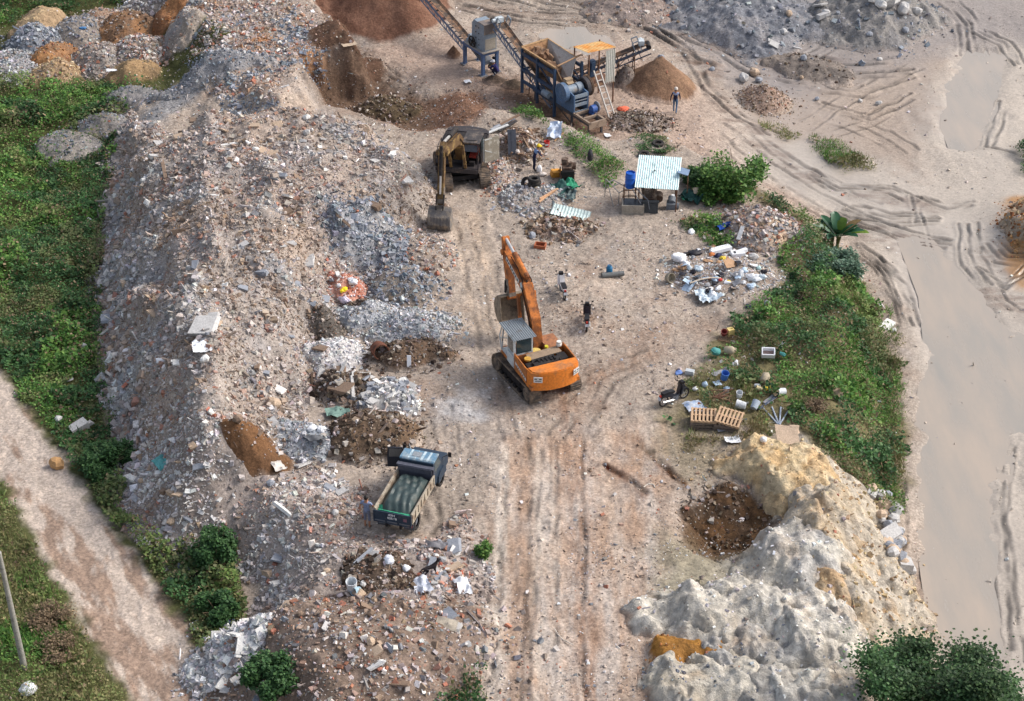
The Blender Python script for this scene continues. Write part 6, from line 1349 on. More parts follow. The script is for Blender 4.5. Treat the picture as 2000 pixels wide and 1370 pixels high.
def conveyor(label, P0, P1, wd, legs, guard=None, railm=None):
    t = thing('conveyor', label, 'conveyor'); d = (P1 - P0).normalized(); n = Vector((-d.y, d.x, 0)).normalized(); up = n.cross(d) * -1
    if up.z < 0: up = -up
    m = MB(); W_ = wd / 2; a, b = P0 + up * .14, P1 + up * .14
    m.plate([a - n * W_ * .5, a + n * W_ * .5, b + n * W_ * .5, b - n * W_ * .5], .02)
    for s in (-1, 1): m.plate([a + n * s * W_ * .5, a + n * s * W_ + up * .12, b + n * s * W_ + up * .12, b + n * s * W_ * .5], .02)
    m.build('belt', M_BELT, t)
    m = MB(); L = (P1 - P0).length
    for s in (-1, 1):
        o = n * s * (W_ + .07); m.bar(P0 + o, P1 + o, .06, .14); m.bar(P0 + o - up * .42, P1 + o - up * .42, .05, .07)
        for k in range(int(L / .8) + 1):
            q = P0 + d * min(L, k * .8) + o; m.bar(q, q - up * .42, .05)
            if k * .8 + .8 < L: m.bar(q - up * .42, q + d * .8, .035)
    for k in range(int(L / .8) + 1): q = P0 + d * min(L, k * .8); m.bar(q - n * W_, q + n * W_, .05)
    m.build('truss_frame', railm or M_CBD, t)
    for q in (P0, P1): m = MB(); m.cyl(q - n * (W_ + .1) + up * .05, q + n * (W_ + .1) + up * .05, .16, n=14); m.build('drum', M_BLACK, t)
    m = MB()
    for k in range(1, int(L / 1.0)): q = P0 + d * k; m.cyl(q - n * W_ + up * .05, q + n * W_ + up * .05, .05, n=8)
    m.build('idler_rollers', M_GREY, t)
    for k in legs:
        m = MB(); q = P0 + d * L * k
        for s in (-1, 1): o = n * s * (W_ + .07); f = q + o + n * s * .15; m.bar(q + o, Vector((f.x, f.y, hz(f.x, f.y) - .1)), .06)
        f = q + n * (W_ + .1); g = q - n * (W_ + .1); m.bar(Vector((f.x, f.y, q.z - .6 * (q.z - hz(f.x, f.y)))), Vector((g.x, g.y, q.z - .1)), .04); m.build('leg', M_RST, t)
    if guard:
        q = P1 - d * .35 + up * .38; m = MB(); m.box(q + n * .1, (.5, .36, .32), Matrix.Rotation(math.atan2(n.y, n.x), 3, 'Z')); m.cyl(q + n * .3, q + n * .62, .13, n=12); m.build('drive_motor', guard, t)
        m = MB()
        for s in (-1, 1): o = n * s * (W_ + .08); m.bar(P1 - d * .9 + o, P1 - d * .9 + o + up * .75, .06); m.bar(P1 - d * .5 + o, P1 - d * .5 + o + up * .75, .06); m.bar(P1 - d * .9 + o + up * .75, P1 - d * .5 + o + up * .75, .06)
        m.build('head_frame', M_CG, t)
M_WG = mat('white guard', S(196, 204, 208), .5)
conveyor('middle belt conveyor climbing from the hopper to the crusher stand', cl(.5, 2.6, .55), cl(.5, 9.7, 3.62), .62, (.35,), M_WG, mat('rail blue grey', S(110, 122, 144), .6, 0, S(120, 108, 98), .3))
p0 = hit(1112, 160); p0.z = CZ + .35; p1 = Vector((p0.x + 5.1, p0.y + .3, CZ + 2.45))
conveyor('right belt conveyor rising to the cone of brown sand', p0, p1, .6, (.62, .82), M_WG, mat('rail dark blue', S(70, 80, 98), .6, 0, S(120, 104, 92), .35))
conveyor('long left belt conveyor reaching over the huge sand pile', cl(.1, 12.4, .95), cl(.1, 24.5, 4.6), .62, (.62,), None, MATS["rail blue grey"])
def stand():
    t = thing('impact_crusher', 'grey blue impact crusher raised on a four legged blue stand', 'crusher', cl(-.72, 9.5), CA)
    m = MB()
    for x in (.08, 1.15):
        for y in (.1, 2.35): m.box((x, y, .7), (.2, .2, 1.5))
        m.box((x, 1.22, 1.48), (.2, 2.5, .2))
    for y in (.1, 2.35): m.box((.6, y, 1.48), (1.0, .2, .2))
    m.bar((.08, .3, 1.35), (.08, .1, 1.0), .1); m.build('stand', mat('stand blue paint', S(74, 96, 132), .5, 0, S(100, 104, 112), .3), t)
    for x, y in ((.08, .1), (1.15, .1), (.08, 2.35), (1.15, 2.35)): m = MB(); m.box((x, y, .0), (.5, .5, .06)); m.build('foot_plate', M_GREY, t)
    m = MB(); m.box((.62, 1.1, 1.6), (1.3, 2.4, .05)); m.build('deck_plate', mat('dusty plate', S(156, 148, 140), .8), t)
    m = MB(); m.box((.66, .55, 2.55), (.95, .9, 1.85)); m.prism([(1.0, 1.65), (1.0, 3.45), (1.35, 3.5), (1.6, 3.2), (1.7, 1.65)], .2, 1.12, 'x'); b = m.build('crusher_casing', M_CG, t)
    m = MB(); m.box((.66, .09, 2.1), (.8, .02, .75)); m.build('dusty_panel', mat('dusty face', S(172, 164, 152), .9), b)
    m = MB(); m.box((.66, .08, 3.15), (.98, .03, .7)); m.box((.66, .4, 3.5), (1.0, .8, .05)); m.build('inlet_hood', mat('hood grey brown', S(120, 112, 108), .8, 0, S(150, 132, 116), .4), b)
    m = MB()
    for k in range(4):
        for y in (1.12, .75): m.cyl((.17, y, 1.9 + k * .4), (.2, y, 1.9 + k * .4), .05, n=8)
    m.build('bolts', M_BLACK, b)
    M = Matrix.Rotation(R(90), 3, 'Y'); m = MB(); m.torus((.02, 1.35, 1.95), .36, .05, M, 24, 6); m.cyl((-.05, 1.35, 1.95), (.12, 1.35, 1.95), .09, n=10)
    for k in range(4): a = k * R(90) + .4; m.bar((.02, 1.35, 1.95), (.02, 1.35 + .36 * math.cos(a), 1.95 + .36 * math.sin(a)), .06)
    m.build('pulley', M_BLACK, t)
    m = MB(); m.cyl((.3, 2.1, 1.95), (.75, 2.1, 1.95), .22, n=14); m.box((.5, 2.1, 1.75), (.6, .5, .14)); m.build('motor', M_CG, t, True)
    m = MB(); m.box((.62, 1.1, .95), (.8, 1.8, .08), (.35, 0, 0)); m.build('discharge_chute', M_GREY, t)
stand()
for pts in ([(.05, 9.5, .9), (.4, 8.8, .1), (.9, 7.9, .1)],): pass
# ================================================================ PEOPLE AND DOG
def skin_mesh(name, joints, edges, mats, seg_mat, root='pelvis', sub=1):
    """one continuous body grown over a skeleton; joints: name -> (pos, radius or (rx,ry))"""
    names = list(joints); ix = {n: i for i, n in enumerate(names)}
    me = bpy.data.meshes.new(name + '_skeleton'); me.from_pydata([tuple(joints[n][0]) for n in names], [(ix[a], ix[b]) for a, b in edges], [])
    o = bpy.data.objects.new(name, me); COL.objects.link(o)
    md = o.modifiers.new('s', 'SKIN'); md.use_smooth_shade = True
    if not me.skin_vertices:
        import bmesh
        b = bmesh.new(); b.from_mesh(me); b.verts.layers.skin.verify(); b.to_mesh(me); b.free()
    for i, n in enumerate(names):
        r = joints[n][1]; sv = me.skin_vertices[0].data[i]; sv.radius = (r, r) if not hasattr(r, '__len__') else r; sv.use_root = (n == root)
    ms = o.modifiers.new('u', 'SUBSURF'); ms.levels = sub; ms.render_levels = sub
    dg = bpy.context.evaluated_depsgraph_get(); dg.update()
    new = bpy.data.meshes.new_from_object(o.evaluated_get(dg)); bpy.data.objects.remove(o); new.name = name
    new.materials.clear()
    for m in mats: new.materials.append(m)
    segs = [(Vector(joints[a][0]), Vector(joints[b][0]), seg_mat(a, b)) for a, b in edges]
    for p in new.polygons:
        c = p.center; best = (9, 0)
        for a, b, k in segs:
            d = b - a; t = max(0, min(1, (c - a).dot(d) / max(d.length_squared, 1e-9))); q = (a + d * t - c).length
            if q < best[0]: best = (q, k(t) if callable(k) else k)
        p.material_index = best[1]; p.use_smooth = True
    ob = bpy.data.objects.new(name, new); COL.objects.link(ob); return ob
M_SKIN = mat('skin', S(168, 122, 96), .6, var=.06, amt=.1); M_HAIR = mat('black hair', S(32, 28, 27), .6, var=.1)
def person(label, u, v, rz, pose, shirt, trous, shoe, short_sleeve=False, shorts=False, yoke=None, hat=None, sc=1.0, at=None):
    J = dict(pelvis=((0, 0, .92), (.15, .11)), waist=((0, 0, 1.06), (.135, .10)), chest=((0, .0, 1.28), (.165, .115)), neck=((0, .0, 1.46), .055), head=((0, .02, 1.56), .085), crown=((0, .015, 1.66), .088), nose=((0, .115, 1.585), .014))
    for s, k in ((-1, 'l'), (1, 'r')):
        J['sh' + k] = ((s * .19, 0, 1.40), .062); J['el' + k] = ((s * .25, -.02, 1.14), .043); J['wr' + k] = ((s * .26, .06, .90), .030); J['pa' + k] = ((s * .26, .08, .83), (.034, .020))
        J['hi' + k] = ((s * .095, 0, .88), .092); J['kn' + k] = ((s * .10, .02, .48), .062); J['an' + k] = ((s * .10, -.02, .09), .042); J['to' + k] = ((s * .11, .15, .04), .038)
        J['ear' + k] = ((s * .088, .0, 1.59), .016)
    for k2, p in pose.items(): J[k2] = (p, J[k2][1])
    E = [('pelvis', 'waist'), ('waist', 'chest'), ('chest', 'neck'), ('neck', 'head'), ('head', 'crown'), ('head', 'nose')]
    # head parts follow a moved head
    if 'head' in pose:
        o = Vector(J['head'][0]) - Vector((0, .02, 1.56))
        for q in ('crown', 'nose', 'earl', 'earr'):
            if q not in pose: J[q] = (tuple(Vector(J[q][0]) + o), J[q][1])
    for k in 'lr':
        E += [('chest', 'sh' + k), ('sh' + k, 'el' + k), ('el' + k, 'wr' + k), ('wr' + k, 'pa' + k), ('pelvis', 'hi' + k), ('hi' + k, 'kn' + k), ('kn' + k, 'an' + k), ('an' + k, 'to' + k), ('head', 'ear' + k)]
        w_, p_ = Vector(J['wr' + k][0]), Vector(J['pa' + k][0]); d = (p_ - w_).normalized(); sg = -1 if k == 'l' else 1
        sd = d.cross(Vector((sg, .15, 0)) if abs(d.x) < .8 else Vector((0, 1, 0))).normalized(); nn = d.cross(sd)
        for i, (off, ln) in enumerate(((-.026, .062), (-.009, .074), (.009, .070), (.025, .055))):
            a = p_ + sd * off + d * .03; J['f%d%s' % (i, k)] = (tuple(a), .0095); b = a + d * ln * .6 + nn * .008; J['g%d%s' % (i, k)] = (tuple(b), .0085); c = b + d * ln * .4 + nn * .02; J['h%d%s' % (i, k)] = (tuple(c), .0075)
            E += [('pa' + k, 'f%d%s' % (i, k)), ('f%d%s' % (i, k), 'g%d%s' % (i, k)), ('g%d%s' % (i, k), 'h%d%s' % (i, k))]
        a = p_ - sd * .034 - d * .01; J['t0' + k] = (tuple(a), .011); J['t1' + k] = (tuple(a - sd * .02 + d * .035 + nn * .012), .009); E += [('wr' + k, 't0' + k), ('t0' + k, 't1' + k)]
    def sm(a, b):
        if a in ('neck', 'head'): return 0
        if b[:2] in ('pa',) or a[0] in 'fgt' or b[:2] in ('f0', 'f1', 'f2', 'f3', 't0') or a[:2] == 'pa': return 0
        if a.startswith('el'): return 0 if short_sleeve else 1
        if a.startswith('sh'): return (lambda t: 1 if t < .6 else 0) if short_sleeve else 1
        if (a, b) == ('chest', 'neck'): return lambda t: (4 if yoke else 1) if t < .75 else 0
        if a == 'chest': return 4 if yoke else 1
        if a in ('waist',) or (a, b) == ('pelvis', 'waist'): return lambda t: 1
        if a == 'pelvis' or a.startswith('hi'): return 2
        if a.startswith('kn'): return (lambda t: 2 if t < .15 else 0) if shorts else 2
        if a.startswith('an'): return 3
        return 1
    ms = [M_SKIN, mat('cloth ' + str(shirt), S(shirt), .9, var=.15), mat('cloth ' + str(trous), S(trous), .9, var=.15), mat('shoe ' + str(shoe), S(shoe), .7), mat('cloth ' + str(yoke or shirt), S(yoke or shirt), .9)]
    b = skin_mesh('person', J, E, ms, sm); b.location = at if at is not None else hit(u, v); b.rotation_euler = (0, 0, rz); b.scale = (sc,) * 3
    tag(b, label, 'person', kind='thing')
    h = Vector(J['crown'][0]); f = (Vector(J['nose'][0]) - Vector(J['head'][0])); f.z = 0; f = f.normalized() if f.length > 1e-3 else Vector((0, 1, 0))
    m = MB(); m.sph(h + Vector((0, 0, -.02)) - f * .02, (.102, .108, .105), 12, 8); m.V = [q for q in m.V]; m.build('hair', M_HAIR, b, True)
    m = MB()
    for s in (-1, 1): m.sph(Vector(J['head'][0]) + f * .088 + Vector((-f.y, f.x, 0)) * (s * .032) + Vector((0, 0, .05)), .012, 6, 4)
    m.build('eyes', M_HAIR, b)
    if hat:
        mm = mat('hat ' + str(hat), S(hat), .4, var=.06, amt=.15, spec=.4); m = MB()
        m.lathe([(.0, .15), (.06, .143), (.10, .115), (.125, .06), (.130, .0), (.118, .0)], h + Vector((0, 0, -.02)), 16); q = h + f * .14 + Vector((0, 0, -.02)); m.box(q, (.17, .12, .015), Matrix.Rotation(math.atan2(-f.x, f.y), 3, 'Z')); m.build('hat', mm, b, True)
    return b
person('person in navy jacket with pale shoulders and cap walking away near the sand cone', 1318, 221, R(-12), dict(knl=(-.10, .16, .50), anl=(-.10, .10, .10), tol=(-.10, .27, .06), knr=(.10, -.02, .48), anr=(.10, -.26, .13), tor=(.10, -.12, .05), ell=(-.28, -.10, 1.15), wrl=(-.30, -.12, .92), pal=(-.30, -.10, .85), elr=(.27, .06, 1.14), wrr=(.27, .20, .93), par=(.27, .23, .86)),
       (34, 38, 66), (84, 110, 140), (50, 48, 52), yoke=(150, 164, 196), hat=(206, 196, 186))
person('person with yellow helmet and navy overalls bending over a sack by the scrap heap', 1043, 334, R(-75), dict(chest=(0, .12, 1.25), neck=(0, .22, 1.41), head=(0, .28, 1.49), waist=(0, .03, 1.06), shl=(-.19, .17, 1.36), shr=(.19, .17, 1.36), ell=(-.24, .30, 1.12), wrl=(-.16, .46, .98), pal=(-.13, .52, .94), elr=(.24, .30, 1.12), wrr=(.16, .46, .96), par=(.13, .52, .92)),
       (36, 42, 74), (34, 38, 62), (44, 42, 44), yoke=(122, 148, 190), hat=(232, 196, 40))
person('person in grey blue shirt and shorts standing beside the truck tailgate', 718, 1031, R(-20), dict(ell=(-.30, -.02, 1.16), wrl=(-.33, .04, .93), pal=(-.34, .06, .86), elr=(.28, .06, 1.18), wrr=(.33, .24, 1.06), par=(.35, .30, 1.03)),
       (128, 140, 170), (120, 124, 142), (90, 72, 60), short_sleeve=True, shorts=True)
squat = dict(pelvis=(0, 0, .34), waist=(0, .06, .46), chest=(0, .20, .64), neck=(0, .30, .78), head=(0, .35, .86), shl=(-.19, .24, .75), shr=(.19, .24, .75), hil=(-.1, 0, .32), hir=(.1, 0, .32), knl=(-.16, .38, .50), knr=(.16, .38, .50), anl=(-.13, .14, .09), anr=(.13, .14, .09), tol=(-.14, .30, .04), tor=(.14, .30, .04),
             ell=(-.22, .42, .58), wrl=(-.12, .60, .50), pal=(-.10, .66, .47), elr=(.22, .42, .58), wrr=(.12, .60, .50), par=(.10, .66, .47))
person('person in navy clothes and white cap squatting under the crusher stand', 972, 149, R(60), squat, (48, 46, 96), (34, 34, 60), (200, 200, 204), hat=(220, 220, 226))
person('person in grey brown clothes squatting deeper under the crusher stand', 956, 141, R(-60), squat, (92, 92, 84), (58, 56, 56), (60, 56, 54))
def dog():
    J = dict(pelvis=((0, -.22, .40), .085), mid=((0, .0, .40), .085), chest=((0, .2, .42), .11), neck=((0, .32, .56), .055), head=((0, .40, .66), .06), muzzle=((0, .52, .64), .03), tail=((0, -.36, .42), .025), tip=((0, -.48, .30), .014))
    E = [('pelvis', 'mid'), ('mid', 'chest'), ('chest', 'neck'), ('neck', 'head'), ('head', 'muzzle'), ('pelvis', 'tail'), ('tail', 'tip')]
    for s, k in ((-1, 'l'), (1, 'r')):
        J['ear' + k] = ((s * .05, .36, .74), .018); E.append(('head', 'ear' + k))
        J['el' + k] = ((s * .08, .20, .30), .042); J['wr' + k] = ((s * .08, .22, .14), .022); J['pw' + k] = ((s * .08, .26, .02), .024); E += [('chest', 'el' + k), ('el' + k, 'wr' + k), ('wr' + k, 'pw' + k)]
        J['kn' + k] = ((s * .08, -.14, .27), .05); J['ho' + k] = ((s * .08, -.30, .15), .024); J['pb' + k] = ((s * .08, -.25, .02), .024); E += [('pelvis', 'kn' + k), ('kn' + k, 'ho' + k), ('ho' + k, 'pb' + k)]
    b = skin_mesh('dog', J, E, [mat('black fur', S(34, 28, 32), .8, var=.2)], lambda a, c: 0); b.location = hit(840, 1123); b.rotation_euler = (0, 0, R(-62))
    tag(b, 'small black dog standing on the low reddish rubble heap', 'dog', kind='thing')
dog()
# ================================================================ MOTORBIKES
def bike(label, u, v, rz, bodyc, plate=True):
    t = thing('motorbike', label, 'motorbike', hit(u, v), rz, None); bm_ = mat('bike ' + str(bodyc), S(bodyc), .3, var=.06, amt=.15, spec=.5); bk = mat('bike black', S(34, 33, 36), .5)
    M = Matrix.Rotation(R(90), 3, 'Y')
    for y in (-.62, .62):
        m = MB(); m.torus((0, y, .29), .245, .045, M, 22, 8); w_ = m.build('wheel', M_RUB, t, True); m = MB(); m.cyl((-.04, y, .29), (.04, y, .29), .05, n=10); m.torus((0, y, .29), .21, .014, M, 20, 5)
        for k in range(8): a = k * R(45); m.bar((0, y, .29), (0, y + .21 * math.cos(a), .29 + .21 * math.sin(a)), .012)
        m.build('rim', M_CHROME, w_)
    m = MB(); m.prism(side_strip([(-.78, .66), (-.5, .62), (-.2, .52), (-.02, .36), (.2, .34), (.36, .62), (.40, .88)], [.12, .2, .22, .2, .14, .22, .16]), -.085, .085, 'x'); m.prism(side_strip([(.30, .42), (.40, .72), (.42, .95)], [.06, .10, .14]), -.19, .19, 'x'); m.build('body', bm_, t)
    m = MB(); m.prism(side_strip([(-.74, .76), (-.4, .75), (-.05, .68)], [.07, .11, .08]), -.12, .12, 'x'); m.build('seat', bk, t)
    m = MB(); m.tube([(-.09, .62, .29), (-.09, .42, .85)], .022); m.tube([(.09, .62, .29), (.09, .42, .85)], .022); m.prism(side_strip([(.92, .42), (.72, .60), (.46, .58)], [.03, .04, .03]), -.07, .07, 'x'); m.build('front_fork', bk, t)
    m = MB(); m.tube([(-.34, .30, 1.0), (-.12, .38, 1.0), (.12, .38, 1.0), (.34, .30, 1.0)], .02); m.box((0, .43, 1.0), (.22, .16, .16)); m.build('handlebar', bk, t)
    m = MB(); m.sph((0, .52, .97), (.09, .04, .07), 10, 6); m.build('headlight', M_CHROME, t)
    for s in (-1, 1): m = MB(); m.tube([(s * .2, .34, 1.0), (s * .26, .36, 1.16)], .01); m.box((s * .27, .36, 1.19), (.10, .02, .07)); m.build('mirror', bk, t)
    m = MB(); m.box((0, .02, .30), (.2, .34, .22)); m.cyl((-.13, .08, .28), (.13, .08, .28), .10, n=10); m.bar((-.16, .0, .2), (.16, .0, .2), .03); m.bar((-.12, -.1, .2), (-.2, -.05, .02), .025); m.build('engine', M_GREY, t)
    m = MB(); m.cyl((.13, -.75, .34), (.13, -.15, .26), .05, n=10); m.tube([(.13, -.15, .26), (.08, .15, .2)], .02); m.build('exhaust', M_CHROME, t)
    m = MB(); m.box((0, -.84, .66), (.10, .08, .09)); m.build('tail_light', M_SEAT, t)
    m = MB(); m.box((0, -.90, .52), (.19, .012, .14), (-.3, 0, 0)); m.build('number_plate', mat('plate white', S(204, 210, 218), .5, var=.05), t)
    m = MB(); m.prism(side_strip([(-.86, .52), (-.76, .60), (-.5, .55)], [.03, .04, .03]), -.08, .08, 'x'); m.build('rear_fender', bk, t)
    return t
bike('white and black motorbike parked on the bare yard, seen from behind', 1098, 574, R(9), (222, 220, 222))
bike('black motorbike standing alone on the yard nearest the orange excavator', 1146, 635, R(-2), (44, 38, 48))
bike('dusty black motorbike parked beside the wooden pallets', 1316, 786, R(-56), (46, 46, 52))
# ================================================================ LOOSE THINGS
def blob(name, label, cat, u, v, d, col, rough=.9, amp=.22, group=None, rz=None, z=0, seed=None):
    """soft crumpled bag or cloth"""
    p = hit(u, v); m = MB(); m.sph((0, 0, 0), .5, 18, 11); s = seed or random.random() * 99; V = []
    P = np.array([tuple(q) for q in m.V]); k = .85 + amp * 3.4 * fbm(P[:, 0] * 3 + s, P[:, 1] * 3 + P[:, 2] * 2.3, 3, int(s)) + amp * 3.4 * np.abs(fbm(P[:, 0] * 5 + s, P[:, 1] * 5 - P[:, 2] * 4, 3, int(s) + 7))
    P = P * k[:, None] * np.array(d); P[:, 2] = np.maximum(P[:, 2], -d[2] * .34) + d[2] * .3
    m.V = [Vector(q) for q in P]; o = m.build(name, col, smooth=True); o.location = p + Vector((0, 0, z)); o.rotation_euler = (0, 0, random.uniform(0, 6.28) if rz is None else rz)
    return tag(o, label, cat, group, 'thing')
def sheet(name, label, cat, u, v, L, W, col, rz=0, crump=.12, tilt=(0, 0), group=None, t=.012, z=.05, n=14):
    p = hit(u, v); m = MB(); s = random.random() * 99; xs, ys = np.meshgrid(np.linspace(-W / 2, W / 2, n), np.linspace(-L / 2, L / 2, n)); x, y = xs.ravel(), ys.ravel()
    zz = crump * (2.2 * fbm(x * 2.2 + s, y * 2.2, 3, int(s)) + 1.4 * np.abs(fbm(x * 4 + s, y * 4, 2, int(s) + 3))); jx = crump * .8 * fbm(x * 2 + s, y * 2, 2, 5)
    V = [(a + c, b + c, k) for a, b, k, c in zip(x, y, zz, jx)]; V += [(a, b, k - t) for a, b, k in V]; N_ = n * n
    fs = []
    for j in range(n - 1):
        for i in range(n - 1): a = j * n + i; fs += [(a, a + 1, a + n + 1, a + n), (N_ + a, N_ + a + n, N_ + a + n + 1, N_ + a + 1)]
    m.add(V, fs); o = m.build(name, col, smooth=True); o.location = p + Vector((0, 0, z + crump * .4)); o.rotation_euler = (tilt[0], tilt[1], rz); return tag(o, label, cat, group, 'thing')
C = lambda n, r, g, b, **k: mat(n, S(r, g, b), k.pop('rough', .7), **k)
WB, BB, KB, CBD, YB, RB, TB = C('white plastic', 226, 228, 232, var=.05, amt=.2), C('bluish plastic', 176, 196, 216, var=.06, amt=.25), C('black plastic', 40, 38, 46, rough=.4), C('cardboard', 176, 140, 108), C('yellow plastic', 224, 196, 70), C('red plastic', 196, 70, 62), C('teal plastic', 80, 150, 146)
CLR = mat('clear film', S(190, 204, 214), .25, 0, S(150, 166, 178), .4, 6, .3, .5)
def solid(name, label, cat, u, v, fn, mats, rz=0, rot=None, dz=0, group=None, smooth=False):
    m = MB(); fn(m); o = m.build(name, mats, None, smooth); o.location = hit(u, v) + Vector((0, 0, dz)); o.rotation_euler = rot if rot else (0, 0, rz); return tag(o, label, cat, group, 'thing')
# --- refuse heap
blob('bag', 'big round white bag at the upper left end of the refuse heap', 'bag', 1327, 510, (.8, .75, .55), WB, amp=.3)
blob('bag', 'small white bag tail below the big round white bag', 'bag', 1340, 520, (.7, .4, .35), WB)
blob('bag', 'glossy black bag lying behind the white bags of the refuse heap', 'bag', 1358, 497, (.9, .6, .3), KB)
solid('foam_box', 'long white foam box lid on the upper edge of the refuse heap', 'box', 1407, 494, lambda m: (m.box((0, 0, .1), (1.25, .35, .2)), m.box((0, .1, .22), (1.1, .1, .06))), WB, R(26), dz=.1)
blob('rag', 'orange brown rag in front of the foam box lid', 'rag', 1390, 500, (.4, .3, .25), C('orange rag', 190, 116, 66))
blob('bag', 'dark blue bag right of the orange brown rag', 'bag', 1404, 503, (.5, .35, .3), C('dark blue plastic', 48, 54, 84))
blob('bag', 'yellow bag near the cardboard on the refuse heap', 'bag', 1411, 507, (.35, .3, .25), YB)
solid('foam_piece', 'white hooked foam moulding at the right top of the refuse heap', 'foam', 1445, 500, lambda m: (m.box((0, 0, .1), (.9, .22, .18), (0, 0, .5)), m.box((-.15, -.25, .1), (.75, .2, .16), (0, 0, .1)), m.box((-.4, -.1, .1), (.25, .4, .18))), WB, R(5), dz=.15)
solid('cardboard', 'tilted brown cardboard square in the middle of the refuse heap', 'cardboard', 1423, 524, lambda m: m.box((0, 0, 0), (.55, .5, .03)), CBD, rot=(R(32), R(8), R(30)), dz=.28)
sheet('film', 'crumpled clear plastic film at the lower end of the refuse heap', 'plastic film', 1382, 582, 1.3, 1.25, CLR, .4, .3, n=22)
blob('bag', 'white edge bag wrapped around the crumpled clear film', 'bag', 1392, 583, (.5, .8, .4), WB)
solid('strip', 'long pale wooden strip lying across the refuse heap', 'strip', 1378, 558, lambda m: m.tube([(-.85, 0, 0), (-.3, .12, .1), (.3, .2, .12), (.85, .2, .05)], .035, 6), C('pale wood', 214, 198, 178), R(8), dz=.22)
sheet('sheet', 'light blue plastic sheet at the lower left of the refuse heap', 'sheet', 1345, 562, .8, .5, BB, R(-40), .12, (R(20), 0))
solid('tub', 'grey rounded tub at the left end of the refuse heap', 'tub', 1304, 549, lambda m: m.lathe([(0, 0), (.22, 0), (.28, .3), (.25, .3), (.2, .04), (0, .04)]), C('grey tub', 150, 142, 126), rot=(R(70), 0, R(40)), dz=.2)
blob('bag', 'pale blue bag right of the cardboard square', 'bag', 1452, 531, (.4, .4, .3), BB)
blob('bag', 'pale teal bag at the right end of the refuse heap', 'bag', 1481, 526, (.35, .3, .25), C('pale teal', 178, 206, 204))
blob('bag', 'large white bag at the lower right of the refuse heap', 'bag', 1473, 546, (.7, .5, .35), WB, amp=.36)
blob('bag', 'upright white bag left of the large lower white bag', 'bag', 1446, 543, (.3, .3, .7), WB, .5)
blob('rag', 'red rag between the strip and the white bags', 'rag', 1407, 548, (.3, .25, .15), RB)
blob('bag', 'small yellow scrap bag below the red rag', 'bag', 1422, 552, (.25, .2, .15), YB)
random.seed(5)
for k in range(44):
    a, r = random.uniform(0, 6.28), math.sqrt(random.random()); u, v = 1402 + 100 * r * math.cos(a), 532 + 42 * r * math.sin(a) + 8 * math.cos(a)
    cn, cm = random.choice([('white', WB), ('white', WB), ('pale blue', BB), ('clear', CLR), ('grey', C('grey plastic', 150, 150, 154)), ('brown', CBD), ('dark', KB)])
    if random.random() < .62: blob('bag', 'small crumpled %s bag in the refuse heap' % cn, 'bag', u, v, (random.uniform(.2, .5), random.uniform(.2, .45), random.uniform(.12, .34)), cm, amp=.34, group='small %s bags in the refuse heap' % cn)
    else: sheet('scrap', 'small bent %s scrap in the refuse heap' % cn, 'scrap', u, v, random.uniform(.25, .6), random.uniform(.2, .4), cm, random.uniform(0, 6.2), .1, (random.uniform(-.6, .6), random.uniform(-.6, .6)), 'small %s scraps in the refuse heap' % cn, z=.12, n=7)
# --- scrap heap by the rear excavator
random.seed(9); WD, WDG = C('weathered wood', 128, 104, 86, bump=.2), C('grey board', 128, 132, 142)
solid('panel', 'tall dark grey panel leaning on the scrap heap', 'panel', 1001, 303, lambda m: (m.box((0, 0, .75), (.5, .05, 1.5)), m.box((0, -.03, .75), (.06, .02, 1.4))), C('dark panel', 84, 88, 98, bump=.2), rot=(R(-22), 0, R(6)))
for k, (u, v, a, c) in enumerate([(978, 250, 38, 'pale grey'), (985, 246, 32, 'blue grey'), (992, 252, 44, 'dark'), (972, 258, 30, 'white'), (996, 240, 40, 'brown')]):
    solid('board', '%s board on top of the scrap heap above the rear excavator' % c, 'board', u, v, lambda m: m.box((0, 0, 0), (1.5, .2, .05)), {'pale grey': C('pgrey', 172, 174, 178), 'blue grey': WDG, 'dark': C('dkboard', 70, 66, 66), 'white': C('whboard', 214, 214, 212), 'brown': WD}[c], rot=(0, R(-8), R(a)), dz=.2)
for k in range(16): solid('plank', 'short brown plank stuck in the scrap heap', 'plank', random.uniform(985, 1050), random.uniform(255, 310), lambda m: m.box((0, 0, 0), (random.uniform(.5, 1.1), .09, .05)), WD, rot=(random.uniform(-.4, .4), random.uniform(-.6, .3), random.uniform(0, 6)), dz=.18, group='planks in the scrap heap')
for k in range(14): blob('bag', 'small dirty white bag in the scrap heap by the rear excavator', 'bag', random.uniform(990, 1045), random.uniform(258, 305), (random.uniform(.2, .45), .3, .25), C('dirty white', 206, 196, 190), group='white bags in the scrap heap')
blob('rag', 'small orange red rag in the scrap heap', 'rag', 1016, 279, (.25, .2, .15), C('orange red', 214, 96, 70))
blob('sack', 'rounded pinkish grey sack in the scrap heap', 'sack', 977, 275, (.55, .5, .5), C('pinkish sack', 180, 160, 152))
blob('sack', 'white sack held at the feet of the helmeted person', 'sack', 1053, 336, (.35, .3, .55), WB)
blob('sack', 'flat white sack on the ground in front of the helmeted person', 'sack', 1060, 343, (.5, .4, .25), C('off white sack', 214, 204, 196))
sheet('sack_pile', 'hanging white and blue plastic sheet over the weed strip', 'sheet', 1083, 266, 1.2, .8, mat('white blue sheet', S(206, 214, 226), .6, 0, S(150, 176, 214), .5), R(-10), .3, (R(35), 0), n=20, z=.3)
solid('stick', 'wooden stick lying beside the hanging plastic sheet', 'stick', 1092, 272, lambda m: m.box((0, 0, 0), (.9, .07, .05)), C('light wood', 190, 152, 112), rot=(0, R(-15), R(50)), dz=.15)
